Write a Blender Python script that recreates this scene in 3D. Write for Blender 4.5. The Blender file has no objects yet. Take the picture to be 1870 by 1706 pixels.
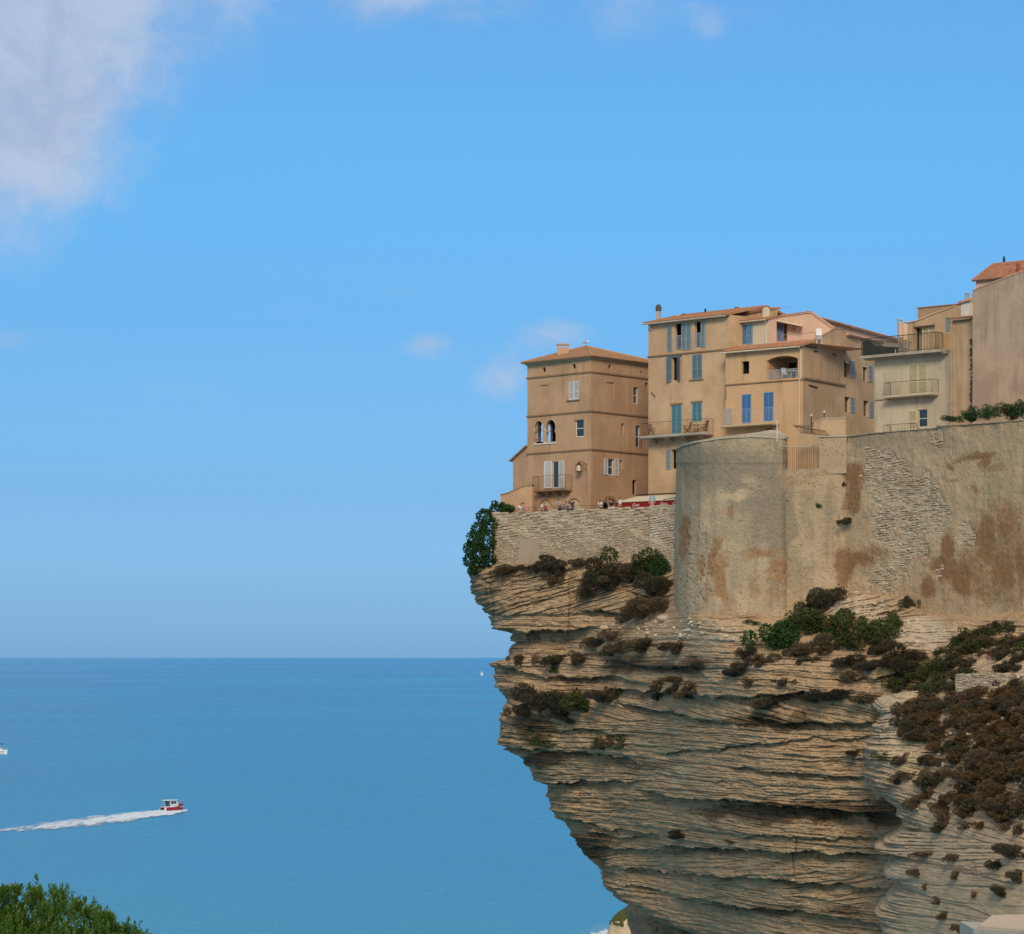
import bpy, math, random
import numpy as np
from mathutils import Vector, Matrix
from mathutils.geometry import tessellate_polygon
from mathutils.bvhtree import BVHTree

S = bpy.context.scene
COL = S.collection
R = math.radians
F, CX, HY, CAMZ = 6000.0, 935.0, 1201.0, 48.0

# ------------------------------------------------------------------ camera, sky, sun
cam = bpy.data.cameras.new('camera'); camo = bpy.data.objects.new('camera', cam); COL.objects.link(camo)
S.camera = camo
cam.lens = F / 1870 * 36; cam.sensor_width = 36; cam.shift_y = (1200 - 853) / 1870
cam.clip_start = 0.5; cam.clip_end = 400000
camo.location = (0, 0, CAMZ); camo.rotation_euler = (R(90), 0, 0)

SUN_AZ = math.atan2(-0.04, -1.0)      # azimuth measured from +Y towards +X
SUN_EL = R(30)
world = bpy.data.worlds.new('World'); S.world = world; world.use_nodes = True
wn = world.node_tree

class NT:
    """small helper for node trees"""
    def __init__(s, nt): s.nt = nt
    def n(s, typ, **kw):
        nd = s.nt.nodes.new(typ)
        for k, v in kw.items():
            if k.startswith('i_'):
                key = k[2:]; key = int(key) if key.isdigit() else key
                s.set(nd.inputs[key], v)
            else: setattr(nd, k, v)
        return nd
    def set(s, inp, v):
        if isinstance(v, bpy.types.NodeSocket): s.nt.links.new(v, inp)
        elif isinstance(v, bpy.types.Node): s.nt.links.new(v.outputs[0], inp)
        else:
            if hasattr(inp.default_value, '__len__') and not hasattr(v, '__len__'): v = (v,) * len(inp.default_value)
            if hasattr(inp.default_value, '__len__') and len(inp.default_value) == 4 and len(v) == 3: v = (*v, 1)
            inp.default_value = v
    def m(s, op, a, b=None, c=None, clamp=False):
        nd = s.nt.nodes.new('ShaderNodeMath'); nd.operation = op; nd.use_clamp = clamp
        for i, v in enumerate((a, b, c)):
            if v is not None: s.set(nd.inputs[i], v)
        return nd.outputs[0]
    def mix(s, f, a, b, bt='MIX'):
        nd = s.nt.nodes.new('ShaderNodeMix'); nd.data_type = 'RGBA'; nd.blend_type = bt
        s.set(nd.inputs[0], f); s.set(nd.inputs[6], a); s.set(nd.inputs[7], b)
        return nd.outputs[2]
    def noise(s, vec, scale, detail=4, rough=0.55, dist=0.0):
        nd = s.n('ShaderNodeTexNoise'); nd.inputs['Scale'].default_value = scale
        nd.inputs['Detail'].default_value = detail; nd.inputs['Roughness'].default_value = rough
        nd.inputs['Distortion'].default_value = dist
        if vec is not None: s.set(nd.inputs['Vector'], vec)
        return nd.outputs['Fac']
    def ramp(s, fac, stops):
        nd = s.n('ShaderNodeValToRGB'); cr = nd.color_ramp
        while len(cr.elements) < len(stops): cr.elements.new(0.5)
        for e, (p, c) in zip(cr.elements, stops):
            e.position = p
            if not hasattr(c, '__len__'): c = (c, c, c)
            e.color = (*c, 1) if len(c) == 3 else c
        s.set(nd.inputs[0], fac)
        return nd.outputs[0]
    def scale(s, vec, v):
        nd = s.n('ShaderNodeVectorMath', operation='MULTIPLY'); s.set(nd.inputs[0], vec); nd.inputs[1].default_value = v
        return nd.outputs[0]
    def smooth(s, x, lo, hi):
        nd = s.n('ShaderNodeMapRange', interpolation_type='SMOOTHSTEP')
        s.set(nd.inputs[0], x); nd.inputs[1].default_value = lo; nd.inputs[2].default_value = hi
        return nd.outputs[0]

W_ = NT(wn)
sky = W_.n('ShaderNodeTexSky', sky_type='NISHITA', sun_disc=False, sun_elevation=SUN_EL, sun_rotation=SUN_AZ % (2 * math.pi))
geo = W_.n('ShaderNodeTexCoord'); sep = W_.n('ShaderNodeSeparateXYZ', i_0=geo.outputs['Generated'])
dx_, dy_, dz_ = sep.outputs
tint = W_.ramp(dz_, [(0.0, (.215, .455, .95)), (.0167, (.172, .355, .76)), (.05, (.138, .278, .545)), (.1, (.134, .288, .49)),
                     (.15, (.15, .338, .515)), (.2, (.17, .345, .51)), (.5, (.27, .335, .40)), (1.0, (.30, .335, .38))])
tint3 = W_.n('ShaderNodeVectorMath', operation='SCALE', i_0=tint); tint3.inputs[3].default_value = 2.35
skyc = W_.mix(1.0, sky.outputs[0], tint3.outputs[0], 'MULTIPLY')
az = W_.m('ARCTAN2', dx_, dy_)          # azimuth, 0 = straight ahead
# soft clouds: a few banks ahead, unseen pale cloud added overhead and behind to whiten fill
wob = W_.noise(geo.outputs['Generated'], 15, 7, .60, .15)
wob2 = W_.noise(geo.outputs['Generated'], 40, 9, .66, .25)
total = None
def blob(px, py, rx, ry, amp):
    global total
    a0 = (px - CX) / F; e0 = (HY - py) / F
    ddx = W_.m('DIVIDE', W_.m('SUBTRACT', az, a0), rx / F)
    ddy = W_.m('DIVIDE', W_.m('SUBTRACT', dz_, e0), ry / F)
    d2 = W_.m('ADD', W_.m('MULTIPLY', ddx, ddx), W_.m('MULTIPLY', ddy, ddy))
    g = W_.m('MULTIPLY', W_.m('EXPONENT', W_.m('MULTIPLY', d2, -1.0)), amp)
    total = g if total is None else W_.m('ADD', total, g)
blob(50, 20, 290, 310, 1.1)
blob(95, 270, 125, 120, .42)
blob(-120, 180, 220, 260, .8)
blob(560, -40, 300, 80, .36)
blob(700, -5, 90, 60, .34)
blob(900, -30, 430, 120, .22)
blob(1290, 62, 36, 40, .22)
blob(1100, 30, 520, 110, .15)
blob(730, 538, 80, 26, .62)
blob(786, 630, 58, 30, .70)
blob(925, 690, 74, 60, .70)
blob(1010, 612, 76, 32, .6)
blob(20, 630, 90, 26, .36)
blob(340, 720, 130, 40, .2)
blob(560, 575, 90, 30, .2)
back_ = W_.m('MULTIPLY', W_.smooth(dy_, .55, -.3), W_.smooth(dz_, .0, .12))
farw = W_.m('MULTIPLY', W_.m('MAXIMUM', W_.smooth(dz_, .24, .6), back_), .9)
total = W_.m('ADD', total, farw)
dens = W_.m('ADD', total, W_.m('MULTIPLY', W_.m('SUBTRACT', wob, .5), 1.5))
dens = W_.m('ADD', dens, W_.m('MULTIPLY', W_.m('SUBTRACT', wob2, .5), 1.1))
mask = W_.smooth(dens, .12, 1.15)
mask = W_.m('MULTIPLY', mask, W_.smooth(total, .05, .35))
mask = W_.m('MULTIPLY', mask, .82)
ccol = W_.mix(W_.m('MAXIMUM', W_.smooth(dz_, .22, .5), back_), W_.mix(W_.smooth(wob2, .35, .65), (4.2, 4.9, 6.6), (5.3, 5.9, 7.3)), (6.6, 6.5, 6.4))
skyf = W_.mix(mask, skyc, ccol)
bg = wn.nodes['Background']; W_.set(bg.inputs[0], skyf); bg.inputs[1].default_value = 0.1

sl = bpy.data.lights.new('sun', 'SUN'); sl.energy = 2.3; sl.angle = R(16); sl.color = (1.0, .88, .71)
so = bpy.data.objects.new('sun', sl); COL.objects.link(so)
sd = Vector((math.sin(SUN_AZ) * math.cos(SUN_EL), math.cos(SUN_AZ) * math.cos(SUN_EL), math.sin(SUN_EL)))
so.rotation_euler = sd.to_track_quat('Z', 'Y').to_euler(); so.location = (-60, -40, 150)
S.view_settings.view_transform = 'Standard'; S.view_settings.look = 'None'
S.view_settings.exposure = 0.0; S.view_settings.gamma = 1.0; S.view_settings.use_curve_mapping = False

# ------------------------------------------------------------------ numpy noise
def _h(ix, iy, iz, seed):
    n = (ix.astype(np.int64) * 374761393 + iy.astype(np.int64) * 668265263 + iz.astype(np.int64) * 2147483647 + seed * 1274126177) & 0xffffffff
    n = ((n ^ (n >> 13)) * 1274126177) & 0xffffffff
    n = ((n ^ (n >> 16)) * 2246822519) & 0xffffffff
    return ((n ^ (n >> 15)) & 0xffffff) / float(0xffffff)
def vnoise(x, y, z=None, seed=0):
    x = np.asarray(x, float); y = np.asarray(y, float); z = np.zeros_like(x) if z is None else np.asarray(z, float) + 0 * x
    y = y + 0 * x
    ix, iy, iz = np.floor(x), np.floor(y), np.floor(z)
    fx, fy, fz = x - ix, y - iy, z - iz
    fx = fx * fx * (3 - 2 * fx); fy = fy * fy * (3 - 2 * fy); fz = fz * fz * (3 - 2 * fz)
    r = 0
    for a in (0, 1):
        wx = fx if a else 1 - fx
        for b in (0, 1):
            wy = fy if b else 1 - fy
            for c in (0, 1):
                wz = fz if c else 1 - fz
                r = r + wx * wy * wz * _h(ix + a, iy + b, iz + c, seed)
    return r
def vnoise2(x, y, seed=0):
    x = np.asarray(x, float); y = np.asarray(y, float) + 0 * x; x = x + 0 * y
    ix, iy = np.floor(x), np.floor(y); fx, fy = x - ix, y - iy
    fx = fx * fx * (3 - 2 * fx); fy = fy * fy * (3 - 2 * fy); z = np.zeros_like(ix)
    return ((1 - fx) * (1 - fy) * _h(ix, iy, z, seed) + fx * (1 - fy) * _h(ix + 1, iy, z, seed)
            + (1 - fx) * fy * _h(ix, iy + 1, z, seed) + fx * fy * _h(ix + 1, iy + 1, z, seed))
def fbm2(x, y, oct=4, seed=0, gain=.5):
    r = 0; a = 1; t = 0
    for i in range(oct):
        r = r + a * vnoise2(x * 2 ** i, y * 2 ** i, seed + i * 7); t += a; a *= gain
    return r / t
def sstep(x, a, b):
    t = np.clip((x - a) / (b - a), 0, 1); return t * t * (3 - 2 * t)

# ------------------------------------------------------------------ mesh helpers
def PX(px, py, Y): return Vector(((px - CX) / F * Y, Y, CAMZ + (HY - py) / F * Y))
def ZZ(py, Y): return CAMZ + (HY - py) / F * Y
def XX(px, Y): return (px - CX) / F * Y

def off(o):
    l = Vector((0, 0, 0))
    while o is not None: l = l + o.location; o = o.parent
    return l
class MB:
    def __init__(s): s.v = []; s.f = []
    def add(s, vs, fs):
        b = len(s.v); s.v += [tuple(v) for v in vs]; s.f += [tuple(b + i for i in f) for f in fs]; return s
    def box(s, c, hx, hy, hz, ax=None):
        """c centre; half sizes; ax = (X,Y,Z) axes"""
        ax = ax or (Vector((1, 0, 0)), Vector((0, 1, 0)), Vector((0, 0, 1)))
        c = Vector(c); vs = []
        for i in (-1, 1):
            for j in (-1, 1):
                for k in (-1, 1): vs.append(c + ax[0] * hx * i + ax[1] * hy * j + ax[2] * hz * k)
        s.add(vs, [(0, 1, 3, 2), (4, 6, 7, 5), (0, 4, 5, 1), (2, 3, 7, 6), (0, 2, 6, 4), (1, 5, 7, 3)]); return s
    def tube(s, pts, r, n=6, cap=True):
        pts = [Vector(p) for p in pts]; rings = []
        rr = r if hasattr(r, '__len__') else [r] * len(pts)
        for i, p in enumerate(pts):
            d = (pts[min(i + 1, len(pts) - 1)] - pts[max(i - 1, 0)]).normalized()
            u = d.cross(Vector((0, 0, 1)));
            if u.length < .01: u = d.cross(Vector((1, 0, 0)))
            u.normalize(); w = d.cross(u)
            rings.append([p + (u * math.cos(2 * math.pi * k / n) + w * math.sin(2 * math.pi * k / n)) * rr[i] for k in range(n)])
        vs = [v for g in rings for v in g]; fs = []
        for i in range(len(rings) - 1):
            for k in range(n):
                k2 = (k + 1) % n; fs.append((i * n + k, i * n + k2, (i + 1) * n + k2, (i + 1) * n + k))
        if cap: fs += [tuple(range(n)), tuple(range((len(rings) - 1) * n, len(rings) * n))]
        return s.add(vs, fs)
    def prism(s, poly, ext):
        """extrude closed 3d polygon by vector ext"""
        n = len(poly); ext = Vector(ext); a = [Vector(p) for p in poly]; b = [p + ext for p in a]
        tris = tessellate_polygon([a])
        fs = [tuple(t) for t in tris] + [tuple(i + n for i in t) for t in tris] + [(i, (i + 1) % n, (i + 1) % n + n, i + n) for i in range(n)]
        return s.add(a + b, fs)
    def lathe(s, c, prof, n=10):
        """prof: list of (r, z)"""
        c = Vector(c); vs = []; fs = []
        for r, z in prof:
            for k in range(n): vs.append(c + Vector((r * math.cos(2 * math.pi * k / n), r * math.sin(2 * math.pi * k / n), z)))
        for i in range(len(prof) - 1):
            for k in range(n):
                k2 = (k + 1) % n; fs.append((i * n + k, i * n + k2, (i + 1) * n + k2, (i + 1) * n + k))
        fs.append(tuple(range(n))); fs.append(tuple(range((len(prof) - 1) * n, len(prof) * n)))
        return s.add(vs, fs)
    def build(s, name, mat, parent=None, smooth=False):
        me = bpy.data.meshes.new(name); o0 = off(parent)
        loc = Vector((0, 0, 0))
        if parent is None and s.v:
            a = np.array(s.v); loc = Vector((*(a.min(0)[:2] + a.max(0)[:2]) / 2, a[:, 2].min()))
        d = o0 + loc
        me.from_pydata([(v[0] - d[0], v[1] - d[1], v[2] - d[2]) for v in s.v], [], s.f)
        o = bpy.data.objects.new(name, me); COL.objects.link(o); o.location = loc
        if mat is not None: me.materials.append(mat)
        if parent is not None: o.parent = parent
        if smooth: me.polygons.foreach_set('use_smooth', [True] * len(me.polygons))
        return o
def tag(o, label=None, cat=None, group=None, kind=None):
    if label: o['label'] = label
    if cat: o['category'] = cat
    if group: o['group'] = group
    if kind: o['kind'] = kind
    return o
def thing(name, loc, label, cat, group=None):
    o = bpy.data.objects.new(name, None); COL.objects.link(o); o.location = loc; o.empty_display_size = .3
    return tag(o, label, cat, group)
def copy_tree(o, loc, rz=0, sc=None, label=None, group=None, parent=None):
    c = o.copy(); COL.objects.link(c)
    if parent is None:
        c.location = loc; c.rotation_euler = (0, 0, rz)
        if sc is not None: c.scale = sc if hasattr(sc, '__len__') else (sc,) * 3
        if label: c['label'] = label
        if group: c['group'] = group
    else: c.parent = parent
    for ch in o.children: copy_tree(ch, None, parent=c)
    return c
def grid_mesh(name, P, mat, kind=None, attrs=None, smooth=True, parent=None):
    """P: (rows, cols, 3) array"""
    n, m = P.shape[:2]; me = bpy.data.meshes.new(name)
    c = P.reshape(-1, 3).mean(0); c[2] = P[..., 2].min()
    if parent is not None: c = np.array(off(parent))
    me.vertices.add(n * m); me.vertices.foreach_set('co', (P.reshape(-1, 3) - c).astype(np.float32).ravel())
    i = np.arange((n - 1) * (m - 1)); r, q = i // (m - 1), i % (m - 1); a = r * m + q
    F4 = np.stack([a, a + 1, a + m + 1, a + m], 1).ravel()
    me.loops.add(len(F4)); me.loops.foreach_set('vertex_index', F4.astype(np.int32))
    me.polygons.add(len(i)); me.polygons.foreach_set('loop_start', (np.arange(len(i)) * 4).astype(np.int32))
    try: me.polygons.foreach_set('loop_total', np.full(len(i), 4, np.int32))
    except Exception: pass
    me.update(calc_edges=True); me.validate()
    if smooth: me.polygons.foreach_set('use_smooth', np.ones(len(me.polygons), bool))
    me.materials.append(mat)
    if attrs is not None:
        for k, A in attrs.items():
            at = me.attributes.new(k, 'FLOAT', 'POINT'); at.data.foreach_set('value', A.astype(np.float32).ravel())
    o = bpy.data.objects.new(name, me); COL.objects.link(o)
    if parent is None: o.location = c
    else: o.parent = parent
    if kind: o['kind'] = kind
    return o
# ------------------------------------------------------------------ materials
MATS = {}
def newmat(name):
    m = bpy.data.materials.new(name); m.use_nodes = True; t = NT(m.node_tree)
    b = m.node_tree.nodes['Principled BSDF']; b.inputs['Roughness'].default_value = .9
    b.inputs['Specular IOR Level'].default_value = .25
    MATS[name] = m
    return m, t, b
def pos(t): return t.n('ShaderNodeNewGeometry').outputs['Position']
def bump(t, b, h, strength, dist=.05):
    nd = t.n('ShaderNodeBump'); nd.inputs['Strength'].default_value = strength; nd.inputs['Distance'].default_value = dist
    t.set(nd.inputs['Height'], h); t.set(b.inputs['Normal'], nd)
def dk(c, k): return tuple(v * k for v in c)

def plaster(name, c, c2=None, streak=.5, mottle=.5, grey=.25):
    streak = min(1, streak * 1.35); mottle = min(1, mottle * 1.3); grey = min(1, grey * 1.4)
    """lime render: warm base, blotches, water streaks, grey weathering"""
    m, t, b = newmat(name); P = pos(t); c2 = dk(c2 or dk(c, .86), .9)
    n1 = t.noise(P, .35, 5, .6); n2 = t.noise(P, 1.7, 5, .65)
    st = t.noise(t.scale(P, (1.6, 1.6, .16)), 1.0, 5, .6)
    fine = t.noise(P, 14, 4, .6)
    col = t.mix(t.m('MULTIPLY', t.smooth(n1, .36, .64), mottle), c, c2)
    col = t.mix(t.m('MULTIPLY', t.smooth(st, .52, .74), streak), col, dk(c2, .68))
    col = t.mix(t.m('MULTIPLY', t.smooth(n2, .55, .75), grey), col, (.36, .30, .235))
    col = t.mix(t.m('MULTIPLY', t.smooth(fine, .45, .8), .22), col, dk(c, 1.22))
    t.set(b.inputs['Base Color'], col)
    bump(t, b, t.m('ADD', fine, t.m('MULTIPLY', n2, 1.6)), .5, .05)
    return m
def simple(name, c, rough=.7, var=.12, metal=0.0, spec=.3, sc=6, bmp=0.0):
    m, t, b = newmat(name); n = t.noise(pos(t), sc, 4, .6)
    t.set(b.inputs['Base Color'], t.mix(n, dk(c, 1 - var), dk(c, 1 + var)))
    b.inputs['Roughness'].default_value = rough; b.inputs['Metallic'].default_value = metal
    b.inputs['Specular IOR Level'].default_value = spec
    if bmp: bump(t, b, n, bmp, .02)
    return m
P_TOWER = plaster('render_ochre', (0.560, 0.339, 0.191), (0.476, 0.275, 0.155), .35, .6)
P_TOWER2 = plaster('render_cream', (0.612, 0.449, 0.275), (0.544, 0.392, 0.242), .3, .5)
P_H2 = plaster('render_sand', (0.643, 0.420, 0.237), (0.547, 0.334, 0.180), .4, .6)
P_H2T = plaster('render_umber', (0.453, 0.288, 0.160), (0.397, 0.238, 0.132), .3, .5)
P_H3 = plaster('render_apricot', (0.654, 0.401, 0.214), (0.595, 0.369, 0.197), .35, .4, .15)
P_H3R = plaster('render_buff', (0.560, 0.379, 0.219), (0.476, 0.310, 0.180), .6, .6, .3)
P_PINK = plaster('render_pink', (0.680, 0.449, 0.319), (0.612, 0.392, 0.275), .25, .5, .1)
P_PALE = plaster('render_pale', (.64, .52, .36), (.56, .45, .31), .5, .6, .35)
P_LOW = plaster('render_cream_low', (.60, .46, .28), (.56, .42, .25), .3, .4, .2)
P_TALL = plaster('render_brown', (0.525, 0.369, 0.252), (0.462, 0.317, 0.210), .45, .8, .35)
P_WHITE = plaster('limewash', (.72, .66, .56), (.62, .56, .47), .25, .3, .1)
P_GREYW = plaster('limewash_grey', (.55, .52, .48), (.48, .45, .42), .2, .3, .1)
CORN = plaster('cornice_stone', (.33, .20, .11), (.27, .165, .095), .4, .5)
SLAB = plaster('slab_stone', (.48, .40, .31), (.36, .29, .22), .6, .6)
DARKIN = simple('dark_interior', (.018, .014, .012), .9)
GLASS, t, b = newmat('glass'); b.inputs['Base Color'].default_value = (.03, .05, .06, 1); b.inputs['Roughness'].default_value = .08; b.inputs['Specular IOR Level'].default_value = .7
bump(t, b, t.noise(pos(t), 3, 2), .06, .05)
def paint(name, c, rough=.55):
    m, t, b = newmat(name); P = pos(t); n = t.noise(P, 5, 5, .65)
    sx = t.n('ShaderNodeSeparateXYZ', i_0=P).outputs[2]
    lou = t.m('SINE', t.m('MULTIPLY', sx, 2 * math.pi / .085))
    col = t.mix(t.smooth(n, .4, .75), c, tuple(v * .8 + .045 for v in c))
    t.set(b.inputs['Base Color'], col); b.inputs['Roughness'].default_value = rough
    bump(t, b, lou, .5, .02)
    m2, t2, b2 = newmat(name + '_slats'); t2.set(b2.inputs['Base Color'], t2.mix(t2.smooth(t2.noise(pos(t2), 5, 5, .65), .4, .75), dk(c, .62), dk(c, .78))); b2.inputs['Roughness'].default_value = .6
    return m
SH_WHITE = paint('paint_white', (.72, .70, .66)); SH_TEAL = paint('paint_teal', (.13, .31, .38)); SH_BLUE = paint('paint_blue', (.09, .24, .50))
SH_PALEBLUE = paint('paint_greyblue', (.26, .34, .36)); SH_SKY = paint('paint_skyblue', (.16, .36, .52)); SH_CREAM = paint('paint_cream', (.74, .62, .37))
SH_GREY = paint('paint_grey', (.36, .38, .38)); SH_SLATE = paint('paint_slate', (.12, .17, .20)); SH_LAV = paint('paint_lavender', (.16, .20, .42))
WHITE = simple('white_trim', (.74, .72, .67), .5); CREAM = simple('cream_trim', (.66, .55, .38), .6)
IRON = simple('iron', (.035, .028, .024), .6, .3); RUSTY = simple('rusty_iron', (.11, .06, .038), .8, .3); GALV = simple('galvanised', (.42, .42, .42), .45, .1, .5)
RAILW = simple('rail_paint', (.42, .48, .52), .5); WOOD = simple('teak', (.13, .055, .03), .6, .35); GREENM = simple('green_metal', (.03, .05, .035), .6)
PIPE = simple('zinc_pipe', (.52, .42, .32), .6)
def tilemat(name, c1, c2, c3):
    m, t, b = newmat(name); P = pos(t)
    isl = t.n('ShaderNodeNewGeometry').outputs['Random Per Island']
    n = t.noise(P, 2.2, 5, .6); n2 = t.noise(P, .5, 3)
    col = t.mix(isl, c1, c2); col = t.mix(t.smooth(n, .45, .75), col, c3); col = t.mix(t.m('MULTIPLY', t.smooth(n2, .5, .7), .4), col, (.25, .2, .15))
    t.set(b.inputs['Base Color'], col); bump(t, b, n, .3, .03); return m
TILE = tilemat('clay_tile', (.42, .17, .085), (.52, .26, .14), (.36, .20, .12))
TILE_O = tilemat('old_clay_tile', (.38, .20, .10), (.46, .27, .14), (.29, .19, .12))
TILE_R = tilemat('red_clay_tile', (.40, .15, .09), (.48, .25, .15), (.30, .15, .10))
TILE_P = tilemat('pale_clay_tile', (.58, .33, .22), (.64, .40, .28), (.48, .30, .2))
BRICKRED = simple('red_terracotta', (.33, .065, .035), .8, .2)

def stonemat(name, c1, c2, c3, dirt=.4):
    m, t, b = newmat(name); P = pos(t)
    isl = t.n('ShaderNodeNewGeometry').outputs['Random Per Island']
    rnd = t.n('ShaderNodeObjectInfo').outputs['Random']
    r = t.m('FRACT', t.m('ADD', isl, rnd))
    n = t.noise(P, 3.5, 6, .7); n2 = t.noise(P, .4, 4)
    col = t.ramp(r, [(0, c1), (.5, c2), (1, c3)])
    col = t.mix(t.m('MULTIPLY', t.smooth(n, .42, .72), dirt), col, dk(c1, .55))
    col = t.mix(t.m('MULTIPLY', t.smooth(n2, .5, .68), .45), col, (.40, .29, .19))
    t.set(b.inputs['Base Color'], col); bump(t, b, n, .8, .06); return m
ST_WALL = stonemat('rubble_stone', (.42, .30, .185), (.54, .41, .27), (.64, .51, .35))
ST_RAMP = stonemat('rampart_stone', (.38, .285, .185), (.47, .37, .25), (.57, .465, .34), .4)
ST_PALE = stonemat('pale_rubble', (.46, .36, .245), (.58, .47, .335), (.68, .57, .43), .3)

# fortress render: base colour from painted wear masks (brown, grey, pale) + noise
def fortmat(name, base, brown, grey, pale):
    m, t, b = newmat(name); P = pos(t)
    A = lambda k: t.n('ShaderNodeAttribute', attribute_name=k).outputs['Fac']
    n1 = t.noise(P, .55, 6, .62); n2 = t.noise(P, 2.6, 6, .7); n3 = t.noise(P, 9, 5, .7)
    st = t.noise(t.scale(P, (1.3, 1.3, .14)), 1.0, 6, .65)
    col = t.mix(t.smooth(n1, .34, .68), base, dk(base, 1.18))
    col = t.mix(t.m('MULTIPLY', t.smooth(st, .48, .66), .55), col, dk(grey, .85))
    def layer(col, key, c, w=.16, n=n2):
        f = t.smooth(t.m('ADD', A(key), t.m('MULTIPLY', t.m('SUBTRACT', n, .5), .9)), .5 - w, .5 + w)
        return t.mix(f, col, c)
    col = layer(col, 'grey', grey, .4); col = layer(col, 'pale', pale, .3, n3); c_ = col; col = layer(col, 'brown', brown, .32); col = t.mix(.15, col, c_)
    col = t.mix(t.m('MULTIPLY', t.smooth(n3, .56, .78), .6), col, dk(base, .52))
    col = t.mix(t.m('MULTIPLY', t.smooth(n2, .58, .80), .4), col, pale)
    sp_ = t.noise(P, 7, 3, .5); sp2 = t.noise(P, 11, 3, .5)
    col = t.mix(t.m('MULTIPLY', t.smooth(sp_, .66, .72), .75), col, dk(base, .3)); col = t.mix(t.m('MULTIPLY', t.smooth(sp2, .66, .74), .6), col, dk(pale, 1.25))
    t.set(b.inputs['Base Color'], col)
    bump(t, b, t.m('SUBTRACT', t.m('ADD', t.m('MULTIPLY', n2, 1.6), n3), t.m('MULTIPLY', t.smooth(sp_, .64, .72), 1.0)), 1.0, .12)
    return m
FORT = fortmat('fortress_render', (.50, .355, .212), (.27, .13, .055), (.35, .275, .18), (.62, .47, .305))
FORTB = fortmat('bastion_render', (.49, .365, .225), (.38, .19, .08), (.31, .25, .17), (.62, .455, .28))

def rockmat(name, c1, c2, c3, dark, lay=3.2, str_=1.0):
    m, t, b = newmat(name); P = pos(t)
    A = lambda k: t.n('ShaderNodeAttribute', attribute_name=k).outputs['Fac']
    wz = t.noise(P, .16, 3)
    q = t.n('ShaderNodeCombineXYZ'); s = t.n('ShaderNodeSeparateXYZ', i_0=P)
    bed = A('bed')
    zz = t.m('ADD', bed, t.m('MULTIPLY', wz, .5))
    t.set(q.inputs[0], t.m('MULTIPLY', s.outputs[0], .5)); t.set(q.inputs[1], t.m('MULTIPLY', s.outputs[1], .5)); t.set(q.inputs[2], t.m('MULTIPLY', zz, lay))
    l1 = t.noise(q.outputs[0], 1.0, 6, .62)
    l2 = t.noise(q.outputs[0], 3.6, 5, .68)
    l3 = t.noise(t.scale(q.outputs[0], (1, 1, 1)), 9.0, 4, .7)
    n1 = t.noise(P, .28, 5, .6); n2 = t.noise(P, 3.0, 6, .7)
    col = t.mix(t.smooth(l1, .32, .68), c1, c2)
    col = t.mix(t.m('MULTIPLY', t.smooth(l2, .50, .74), .55), col, c3)
    col = t.mix(t.m('MULTIPLY', t.smooth(l2, .48, .30), .4), col, dk(dark, 1.9))
    col = t.mix(t.m('MULTIPLY', t.smooth(l3, .50, .36), .42), col, dk(dark, 1.8))
    col = t.mix(t.m('MULTIPLY', t.smooth(l3, .58, .72), .5), col, c3)
    col = t.mix(t.m('MULTIPLY', t.smooth(n1, .5, .72), .45), col, dk(c1, .72))
    col = t.mix(t.m('MULTIPLY', t.smooth(n2, .60, .80), .4), col, dark)
    # stains, lichen and painted shade where the mask says so
    f = t.smooth(t.m('ADD', A('stain_shade'), t.m('MULTIPLY', t.m('SUBTRACT', n2, .5), 1.0)), .3, .75)
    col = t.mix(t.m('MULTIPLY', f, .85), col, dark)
    f = t.smooth(t.m('ADD', A('pale'), t.m('MULTIPLY', t.m('SUBTRACT', l2, .5), 1.0)), .25, .8)
    col = t.mix(t.m('MULTIPLY', f, .8), col, (.60, .49, .35))
    t.set(b.inputs['Base Color'], col)
    h = t.m('ADD', t.m('MULTIPLY', l3, 1.0), t.m('ADD', t.m('MULTIPLY', l2, 1.2), t.m('ADD', t.m('MULTIPLY', l1, 1.5), t.m('MULTIPLY', n2, .5))))
    bump(t, b, h, str_ * .8, .10)
    return m
ROCK = rockmat('limestone', (.455, .292, .157), (.565, .392, .225), (.74, .56, .36), (.13, .077, .038))
ROCKP = rockmat('pale_limestone', (.53, .37, .215), (.67, .50, .31), (.80, .64, .44), (.16, .098, .05), 4.0)

def leafmat(name, c1, c2, c3, trans=.25, rough=.6, spec=.3):
    m, t, b = newmat(name); P = pos(t)
    isl = t.n('ShaderNodeNewGeometry').outputs['Random Per Island']
    n = t.noise(P, 1.1, 3); orr = t.n('ShaderNodeObjectInfo').outputs['Random']
    f = t.m('ADD', t.m('MULTIPLY', isl, .6), t.m('MULTIPLY', orr, .4))
    col = t.mix(f, c1, c2); col = t.mix(t.m('MULTIPLY', t.smooth(n, .45, .7), .8), col, c3)
    t.set(b.inputs['Base Color'], col); b.inputs['Roughness'].default_value = rough; b.inputs['Specular IOR Level'].default_value = spec
    tr = t.n('ShaderNodeBsdfTranslucent'); t.set(tr.inputs[0], col)
    mx = t.n('ShaderNodeMixShader'); mx.inputs[0].default_value = trans
    t.set(mx.inputs[1], b.outputs[0]); t.set(mx.inputs[2], tr.outputs[0])
    t.set(m.node_tree.nodes['Material Output'].inputs[0], mx.outputs[0]); return m
L_GREEN = leafmat('leaf_green', (.022, .062, .012), (.042, .095, .018), (.018, .048, .012))
L_OLIVE = leafmat('leaf_olive', (.05, .07, .016), (.085, .10, .024), (.06, .05, .018))
L_BROWN = leafmat('leaf_brown', (.125, .08, .045), (.17, .115, .065), (.085, .07, .035))
L_DARK = leafmat('leaf_darkbrown', (.07, .055, .034), (.095, .075, .045), (.05, .052, .022))
L_RUST = leafmat('leaf_rust', (.15, .085, .03), (.12, .07, .035), (.09, .08, .03))
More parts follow.
